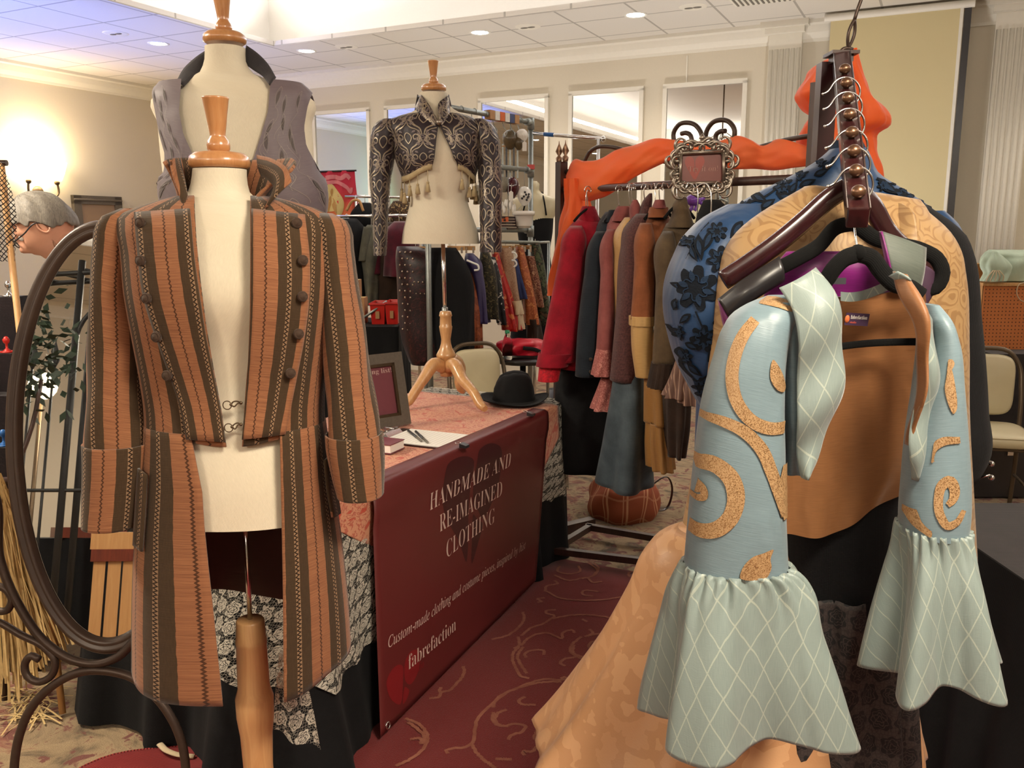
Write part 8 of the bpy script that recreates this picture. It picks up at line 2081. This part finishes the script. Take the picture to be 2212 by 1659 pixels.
# ---- what stands in front of that mirror, beside the viewer (seen reflected)
t = thing('garden_arbor', [-2.26, -.05, 0], 'black iron garden arbor seen in the oval mirror', 'arbor'); M['blackiron'] = plain('black_iron', S(44, 44, 44), .5, .4, .1)
for x in (-2.26, -1.9):
    for y in (-.05, -.20): mb = MB(); mb.bar([x, y, 0], [x, y, 2.2], .018); mb.build('post', M['blackiron'], t)
mb = MB(); mb.tube([[-2.08 + .18 * math.cos(a), -.05, 1.75 + .22 * math.sin(a)] for a in np.linspace(0, PI, 16)], .012, 8); mb.build('arch', M['blackiron'], t)
mb = MB()
for k in range(6): mb.bar([-2.75 + .17 * k, -.05 - .0, 2.12 + .01 * k], [-2.6 + .17 * k, -.25, 2.12 + .01 * k], .010, 6)
mb.bar([-2.8, -.05, 2.1], [-1.85, -.05, 2.16], .014); mb.bar([-2.8, -.20, 2.1], [-1.85, -.20, 2.16], .014); mb.build('roof_slats', M['blackiron'], t)
for k in range(5):
    x = -2.36 - .11 * k; mb = MB(); mb.bar([x, -.05, .0], [x, -.05, 1.62], .007, 6); mb.lathe([x, -.05, 1.62], [(.006, 0), (.028, .05), (.012, .07), (.02, .09), (.001, .15)], 8); mb.build('spear', M['blackiron'], t)
for z in (1.0, .25): mb = MB(); mb.bar([-2.85, -.05, z], [-1.9, -.05, z], .010, 6); mb.build('rail', M['blackiron'], t)
t = thing('potted_tree', [-2.3, .36, 0], 'small dark leafed potted tree seen in the oval mirror', 'plant'); M['leafdark'] = plain('dark_leaf', S(34, 52, 36), .6, 0, .4, 40)
mb = MB(); rs = np.random.RandomState(4)
for k in range(420):
    c = np.array([-2.3, .36, 1.62]) + rs.normal(0, 1, 3) * [.13, .13, .14]; d = rs.normal(0, 1, 3); d /= np.linalg.norm(d); e = np.cross(d, rs.normal(0, 1, 3)); e /= np.linalg.norm(e); mb.add([c, c + d * .03 + e * .016, c + d * .065, c + d * .03 - e * .016], [(0, 1, 2, 3)])
mb.build('foliage', M['leafdark'], t)
mb = MB(); mb.tube(spline([[-2.3, .36, .3], [-2.28, .36, .9], [-2.32, .36, 1.4]], 12), .016, 8); mb.tube(spline([[-2.29, .36, 1.0], [-2.22, .34, 1.3], [-2.2, .34, 1.5]], 8), .01, 6); mb.build('trunk', M['walnut'], t)
mb = MB(); mb.lathe([-2.3, .36, 0], [(.10, 0), (.14, .28), (.15, .3), (.135, .3), (.1, .05)], 20); mb.build('pot', M['card'], t)
t = thing('table_lamp', [-3.1, -1.3, 0], 'lit globe lamp on a tall stand seen in the oval mirror', 'lamp'); mb = MB(); mb.ball([-3.1, -1.3, 1.74], .09, 16); mb.build('globe', EM_SC, t); mb = MB(); mb.bar([-3.1, -1.3, 0], [-3.1, -1.3, 1.66], .014); mb.lathe([-3.1, -1.3, 0], [(.15, 0), (.14, .02), (.02, .03)], 20); mb.build('stand', M['brassdark'], t)
t = thing('black_table', [-2.5, -.55, 0], 'small black clothed table seen in the oval mirror', 'table'); mb = MB(); G = []
for j in range(8):
    row = []
    for i in range(81):
        a = 2 * PI * i / 80; e = .35 * (1 + .06 * j / 7 * math.sin(a * 11)); q = (abs(math.cos(a)) ** 6 + abs(math.sin(a)) ** 6) ** (-1 / 6); row.append([-2.45 + e * q * math.cos(a), -.66 + e * q * math.sin(a), .76 * (1 - j / 7) + .01 * j / 7])
    G.append(row)
mb.grid(np.array(G)); mb.cap(np.array(G[0])[:-1]); mb.build('cloth', M['black'], t)
t = thing('wooden_tray', [-2.32, -.50, .762], 'red brown wooden tray on the reflected black table', 'tray'); c = np.array([-2.32, -.50, .762]); D1 = np.array([.8, -.6, 0]); D2 = np.array([.6, .8, 0])
mb = MB(); mb.box(c + [0, 0, .006], (.34, .26, .01), (D1, D2, ZX)); mb.build('bottom', M['pine'], t); mb = MB(); M['redwood'] = wood('red_wood', S(128, 58, 36), S(96, 42, 28), .4)
for k in (-1, 1): mb.box(c + D1 * .17 * k + [0, 0, .028], (.012, .27, .055), (D1, D2, ZX)); mb.box(c + D2 * .13 * k + [0, 0, .028], (.35, .012, .055), (D1, D2, ZX))
mb.build('rim', M['redwood'], t)
t = thing('slatted_crate', [-1.66, .62, 0], 'pale slatted wooden crate seen in the oval mirror', 'crate'); c = np.array([-1.64, .60, 0]); D1 = np.array([.92, -.38, 0]); D2 = np.array([.38, .92, 0])
for k in range(4): mb = MB(); mb.box(c + D1 * (.058 * k - .09) + [0, 0, .36], (.050 if k else .046, .014, .66), (D1, D2, ZX)); mb.build('slat', M['pine'], t)
mb = MB(); mb.box(c + [0, 0, .70], (.25, .03, .05), (D1, D2, ZX)); mb.box(c + [0, 0, .05], (.25, .03, .05), (D1, D2, ZX)); mb.build('cross_bar', M['redwood'], t)
mb = MB(); mb.box(c - D2 * .12 + [0, 0, .76], (.26, .26, .07), (D1, D2, ZX)); mb.build('box_top', M['pine'], t)

# ================================================================== raffia, red mat
q = WZ(28, 1510, 0); t = thing('raffia_skirt', q, 'bundle of pale straw raffia hanging at the left edge', 'straw')
rs = np.random.RandomState(9); mb = MB(); M['straw'] = plain('raffia_straw', S(206, 176, 120), .8, 0, .3, 60)
for k in range(230):
    x0_ = rs.uniform(-60, 42); a = W(x0_ * .7 + 0, 1030 + rs.uniform(-12, 40) + max(0, x0_) * 1.5, q[1] + rs.uniform(-.1, .1)); b = WZ(x0_ + rs.uniform(-6, 26), 1500, rs.uniform(.02, .25)); b[1] = q[1] + rs.uniform(-.14, .12)
    m_ = (a + b) / 2 + rs.uniform(-.02, .02, 3); P = spline([a, m_, b], 7); w = rs.uniform(.0015, .004); mb.grid(np.stack([P + [w, 0, 0], P - [w, w * rs.uniform(-1, 1), 0]]))
o = mb.build('straw_strands', M['straw'], t); o['kind'] = 'stuff'
mb = MB()
for k in range(60):
    c = WZ(rs.uniform(20, 115), rs.uniform(1490, 1560), .008); an = rs.uniform(0, PI); d = np.array([math.cos(an), math.sin(an), 0]) * rs.uniform(.03, .09); P = spline([c - d, c + [0, 0, .012], c + d], 5); mb.grid(np.stack([P + [.002, .002, 0], P - [.002, .002, 0]]))
o = mb.build('fallen_straw', M['straw'], t); o['kind'] = 'stuff'
mb = MB(); a = W(-40, 1040, q[1]); b = W(34, 1040, q[1]); mb.bar(a, b, .014); mb.bar(a, a * [1, 1, 0], .014); mb.bar(W(-36, 1040, q[1]) + [0, .02, 0], W(-36, 1040, q[1]) * [1, 1, 0] + [0, .2, 0], .014); mb.build('hanging_bar', M['walnut'], t)
c = np.append(WZ(392, 1712, 0)[:2], .006); t = thing('woven_mat', c, 'round red woven mat on the carpet under the striped coat', 'mat'); M['redstraw'] = NT('red_straw')
v = M['redstraw'].uv(); x_ = M['redstraw'].xyz(v); w_ = M['redstraw'].m('SINE', M['redstraw'].m('MULTIPLY', x_[1], 700)); M['redstraw'].bump(w_, .6, .003); M['redstraw'] = M['redstraw'].fin(M['redstraw'].mix(M['redstraw'].m('ADD', M['redstraw'].m('MULTIPLY', w_, .5), .5), S(150, 30, 28), S(104, 18, 20)), .7)
P = np.array([[c + [.36 * r_ * math.cos(a) * 1.0, .20 * r_ * math.sin(a), .012 + .02 * (1 - r_) + .004 * math.sin(6 * a) * r_] for a in np.linspace(0, 2 * PI, 49)] for r_ in np.linspace(0.02, 1, 14)]); uvm = np.array([[(a, r_ * .36) for a in np.linspace(0, 6, 49)] for r_ in np.linspace(.02, 1, 14)])
mb = MB(); mb.grid(P, uvm); mb.build('woven_disk', M['redstraw'], t, solid=.006); mb = MB(); mb.tube(P[-1, :-1], .005, 8, closed=True); mb.build('rim', M['redstraw'], t)
mb = MB(); mb.tube(spline([WZ(345, 1607, .035), WZ(362, 1622, .04), WZ(384, 1630, .04), WZ(420, 1634, .035)], 14), .010, 8, flat=.4); mb.build('cream_strap', M['cream'], t)

# ================================================================== person at the far left
YH = 3.2; hc = W(96, 488, YH)
t = thing('person', [hc[0] + .2, YH, 0], 'grey haired person in glasses looking down behind the oval mirror', 'person')
hf = np.array([-.78, -.22, -.58]); hf /= np.linalg.norm(hf); hl = np.cross([0, 0, 1.], hf); hl /= np.linalg.norm(hl); hu = np.cross(hf, hl)
if hl @ [0, -1, 0] < 0: pass
def HP(x, y, z): return hc + hf * x + hl * y + hu * z
nt, npn = 40, 56; P = np.zeros((nt, npn, 3))
for j in range(nt):
    th = PI * j / (nt - 1); 
    for i in range(npn):
        ph = 2 * PI * i / npn; d = np.array([math.sin(th) * math.cos(ph), math.sin(th) * math.sin(ph), math.cos(th)])
        r = 1 / math.sqrt((d[0] / .100) ** 2 + (d[1] / .077) ** 2 + (d[2] / .118) ** 2); p = d * r
        g = lambda y, z, sy, sz: math.exp(-(p[1] - y) ** 2 / sy ** 2 - (p[2] - z) ** 2 / sz ** 2) if p[0] > 0 else 0
        p = p + np.array([.026 * g(0, -.030, .012, .020) + .010 * g(0, .0, .009, .025) + .008 * g(0, .022, .05, .012) - .012 * g(.032, .004, .016, .012) - .012 * g(-.032, .004, .016, .012) + .008 * g(0, -.064, .022, .008) - .004 * g(0, -.070, .02, .004) + .014 * g(0, -.098, .024, .018), 0, 0])
        if p[2] < -.04: p[1] *= 1 - .22 * min(1, (-.04 - p[2]) / .07); p[0] -= .0 if p[0] > 0 else .03 * min(1, (-.04 - p[2]) / .06) * -1
        P[j, i] = HP(*p)
head_P = P
def skinned(name, nodes, edges, mat, root=0):
    me = bpy.data.meshes.new(name); o_ = ORG[t]; me.from_pydata([tuple(np.array(n[0]) - o_) for n in nodes], edges, []); me.materials.append(mat)
    o = bpy.data.objects.new(name, me); COL.objects.link(o); o.parent = t; ORG[o] = o_
    m_ = o.modifiers.new('skin', 'SKIN'); m_.use_smooth_shade = True
    for i, n in enumerate(nodes): me.skin_vertices[0].data[i].radius = n[1] if isinstance(n[1], tuple) else (n[1], n[1])
    me.skin_vertices[0].data[root].use_root = True
    s_ = o.modifiers.new('sub', 'SUBSURF'); s_.levels = 1; s_.render_levels = 2; return o
px_, py_ = hc[0] + .30, YH + .02
B_ = {'pel': (px_, py_, .94), 'wai': (px_ - .02, py_, 1.10), 'che': (px_ - .10, py_, 1.28), 'nk': (hc[0] + .125, py_ - .01, hc[2] - .13), 'hd': tuple(HP(-.02, 0, -.04)),
      'sl': (px_ - .14, py_ - .19, 1.33), 'el': (px_ - .12, py_ - .24, 1.07), 'hl': (px_ - .14, py_ - .24, .84), 'sr': (px_ - .14, py_ + .19, 1.33), 'er': (px_ - .12, py_ + .24, 1.07), 'hr': (px_ - .14, py_ + .24, .84),
      'kl': (px_ - .02, py_ - .10, .50), 'fl': (px_ + .01, py_ - .11, .09), 'tl': (px_ - .17, py_ - .12, .04), 'kr': (px_ - .02, py_ + .10, .50), 'fr': (px_ + .01, py_ + .11, .09), 'tr': (px_ - .17, py_ + .12, .04), 'ql': (px_, py_ - .10, .86), 'qr': (px_, py_ + .10, .86)}
bn = lambda ks, rs_: [(B_[k], r_) for k, r_ in zip(ks, rs_)]
nd = bn(['pel', 'wai', 'che', 'nk', 'hd', 'sl', 'el', 'hl', 'sr', 'er', 'hr'], [.12, .11, .12, .052, .05, .06, .042, .028, .06, .042, .028])
for s_ in (7, 10):
    b = np.array(nd[s_][0]); k0 = len(nd)
nd2 = list(nd); ed = [(0, 1), (1, 2), (2, 3), (3, 4), (2, 5), (5, 6), (6, 7), (2, 8), (8, 9), (9, 10)]
for hi in (7, 10):
    b = np.array(nd[hi][0]); pi_ = len(nd2); nd2.append((tuple(b + [-.07, 0, -.01]), (.018, .036))); ed.append((hi, pi_))
    for f in range(4): a_ = len(nd2); L_ = (.07, .08, .075, .06)[f]; nd2.append((tuple(b + [-.10, -.03 + .02 * f, -.012]), .0085)); nd2.append((tuple(b + [-.10 - L_ * .5, -.034 + .022 * f, -.025]), .008)); nd2.append((tuple(b + [-.10 - L_ * .8, -.034 + .022 * f, -.055]), .007)); ed += [(pi_, a_), (a_, a_ + 1), (a_ + 1, a_ + 2)]
    a_ = len(nd2); sg_ = 1 if hi == 7 else -1; nd2.append((tuple(b + [-.05, .038 * sg_, -.01]), .010)); nd2.append((tuple(b + [-.085, .058 * sg_, -.03]), .009)); ed += [(pi_, a_), (a_, a_ + 1)]
skinned('body', nd2, ed, M['skin'])
mb = MB(); mb.grid(head_P, cu=True); hdo = mb.build('head', M['skin'], t)
M['shirt'] = cloth('pale_blue_shirt', S(158, 176, 182), S(138, 156, 166), .85, 700); M['trouser'] = cloth('dark_trousers', S(40, 42, 50), S(30, 32, 38), .85, 700)
skinned('shirt', [(B_['pel'], .145), (B_['wai'], .138), (B_['che'], .145), (tuple(np.array(B_['nk']) * .75 + np.array(B_['che']) * .25), .066), (B_['sl'], .075), (B_['el'], .056), (tuple(np.array(B_['hl']) * .85 + np.array(B_['el']) * .15), .042), (B_['sr'], .075), (B_['er'], .056), (tuple(np.array(B_['hr']) * .85 + np.array(B_['er']) * .15), .042)], [(0, 1), (1, 2), (2, 3), (2, 4), (4, 5), (5, 6), (2, 7), (7, 8), (8, 9)], M['shirt'])
skinned('trousers', [(tuple(np.array(B_['pel']) + [0, 0, -.02]), .150), (B_['ql'], .098), (B_['kl'], .072), (B_['fl'], .058), (B_['qr'], .098), (B_['kr'], .072), (B_['fr'], .058)], [(0, 1), (1, 2), (2, 3), (0, 4), (4, 5), (5, 6)], M['trouser'])
for a_, b_ in (('fl', 'tl'), ('fr', 'tr')):
    mb = MB(); q0_, q1_ = np.array(B_[a_]), np.array(B_[b_]); mb.tube(spline([q0_ + [.06, 0, -.045], q0_ + [.0, 0, -.02], q1_ + [.06, 0, .012], q1_ + [-.02, 0, .0], q1_ + [-.05, 0, -.002]], 14), np.array([.036] * 5 + [.042] * 5 + [.046, .042, .032, .012]), 12); mb.build('shoe', M['leather'], t)
# hair cap, ears, glasses
mb = MB(); P = np.zeros((26, 72, 3)); rs = np.random.RandomState(2)
for j in range(26):
    for i in range(72):
        ph = 2 * PI * i / 72; front = math.cos(ph); lim = .98 + 1.15 * max(0, -front) ** .7 + .42 * (1 - abs(front)) * (1 if front < .5 else .5) + .07 * math.sin(7 * ph) + .05 * math.sin(17 * ph); th = lim * j / 25
        d = np.array([math.sin(th) * math.cos(ph), math.sin(th) * math.sin(ph), math.cos(th)]); r = 1 / math.sqrt((d[0] / .110) ** 2 + (d[1] / .086) ** 2 + (d[2] / .128) ** 2)
        r *= 1 + .018 * math.sin(9 * ph + 5 * th) + .012 * math.sin(23 * ph - 9 * th) + .010 * math.sin(41 * ph) + (.03 if front > .6 and th > .8 else 0); P[j, i] = HP(*(d * r))
mb.grid(P, cu=True); mb.build('hair', M['greyhair'], hdo, solid=.006)
for s_ in (-1, 1):
    mb = MB(); mb.ball(HP(-.008, .079 * s_, -.008), .014, 14, sx=.75, sy=.4, sz=2.1, ax=(hf, hl, hu)); mb.tube([HP(-.012 + .018 * math.cos(a), .083 * s_, -.006 + .028 * math.sin(a)) for a in np.linspace(-2.4, 1.6, 14)], .0038, 6); mb.build('ear', M['skin'], hdo)
    mb = MB(); mb.ball(HP(.082, .032 * s_, .006), .0115, 12); mb.build('eye', M['ceramic'], hdo)
mb = MB()
for s_ in (-1, 1):
    mb.tube([HP(.112, .034 * s_ + .022 * math.cos(a), .000 + .016 * math.sin(a)) for a in np.linspace(0, 2 * PI, 21)[:-1]], .0022, 6, closed=True); mb.tube(spline([HP(.112, .056 * s_, .006), HP(.06, .078 * s_, .006), HP(.0, .086 * s_, .012), HP(-.022, .084 * s_, -.004)], 14), .0026, 6)
mb.tube(spline([HP(.112, -.012, .004), HP(.118, 0, .007), HP(.112, .012, .004)], 6), .0020, 6); mb.build('glasses', M['leather'], t)

# ================================================================== netting on a slanting post, jewellery shelves at the left edge
a, b = W(2, 352, 2.95), W(36, 655, 2.85); t = thing('netting_stand', [a[0], 2.9, 0], 'slanting wooden post draped with black fishnet at the left edge', 'stand')
d = (b - a) / np.linalg.norm(b - a); e = b + d * ((b[2]) / -d[2] - .01)
mb = MB(); mb.bar(a, e, .011, 8); mb.build('post', M['pine'], t); mb = MB(); mb.bar(a + [-.3, 0, .0], a + [.02, 0, 0], .010); mb.bar(a + [-.29, 0, 0], (a + [-.29, 0, 0]) * [1, 1, 0], .011); mb.build('frame', M['walnut'], t)
def _net():
    q = NT('black_fishnet'); v = q.uv(); x = q.xyz(v); u_ = q.m('ADD', x[0], x[1]); w_ = q.m('SUBTRACT', x[0], x[1]); l = lambda s_: q.m('GREATER_THAN', q.m('ABSOLUTE', q.m('SUBTRACT', q.m('FRACT', q.m('DIVIDE', s_, .018)), .5)), .38)
    return q.fin((.012, .011, .012), .8, alpha=q.m('MAXIMUM', l(u_), l(w_)))
M['net'] = _net(); P = sheet([(-40, 356, 2.92), (-40, 450, 2.9), (-40, 560, 2.9)], [(8, 352, 2.92), (24, 430, 2.88), (34, 566, 2.88)], 24, 16, .03, fold=lambda u, v: (0, .02 * math.sin(u * 12 + v * 4), 0)); mb = MB(); mb.grid(P); mb.build('fishnet', M['net'], t)
q = W(20, 700, 3.05); t = thing('jewellery_shelf', [q[0] - .15, 3.1, 0], 'dark stepped shelf with jewellery at the left edge', 'shelf'); M['shelfdark'] = cloth('wine_black_cloth', S(34, 22, 26), S(22, 14, 18), .8, 600); tops = []
for k, (py, Y_) in enumerate(((640, 3.16), (760, 3.06), (850, 2.98), (960, 2.90))):
    z = W(0, py, Y_)[2]; xr = W(44 - 3 * k, py, Y_)[0]; xl = xr - .42; mb = MB(); mb.box([(xl + xr) / 2, Y_, z / 2], (xr - xl, .10, z)); mb.build('step', M['shelfdark'], t, bevel=.004); tops.append((xl, xr, Y_, z))
rs = np.random.RandomState(11); kinds = ('silver', 'white', 'red', 'amber', 'blue', 'pearl'); mats = (M['chrome'], M['whiteplastic'], M['redplastic'], M['goldthread'], M['bluetape'], M['ceramic'])
for n_, k in enumerate((0, 1, 1, 2, 3, 3)):
    xl, xr, Y_, z = tops[k]; x = xr - .03 - .05 * (n_ % 2); tt = thing('trinket', [x, Y_ - .02, z + .0005], 'small %s trinket on %s step of the dark jewellery shelf' % (kinds[n_], ('the top', 'the second', 'the third', 'the lowest')[k]), 'jewellery', 'trinkets on the jewellery shelf')
    mb = MB(); mb.lathe([x, Y_ - .02, z + .0005], [(.001, 0), (.016, 0), (.012, .008), (.004, .016), (.004, .030), (.010, .036), (.012, .046), (.006, .056), (.001, .058)], 14); mb.build('trinket', mats[n_], tt)
    mb = MB(); mb.tube([[x + .02 * math.cos(a), Y_ - .02 + .02 * math.sin(a), z + .003] for a in np.linspace(0, 2 * PI, 17)[:-1]], .003, 6, closed=True); mb.build('bead_ring', mats[n_], tt)
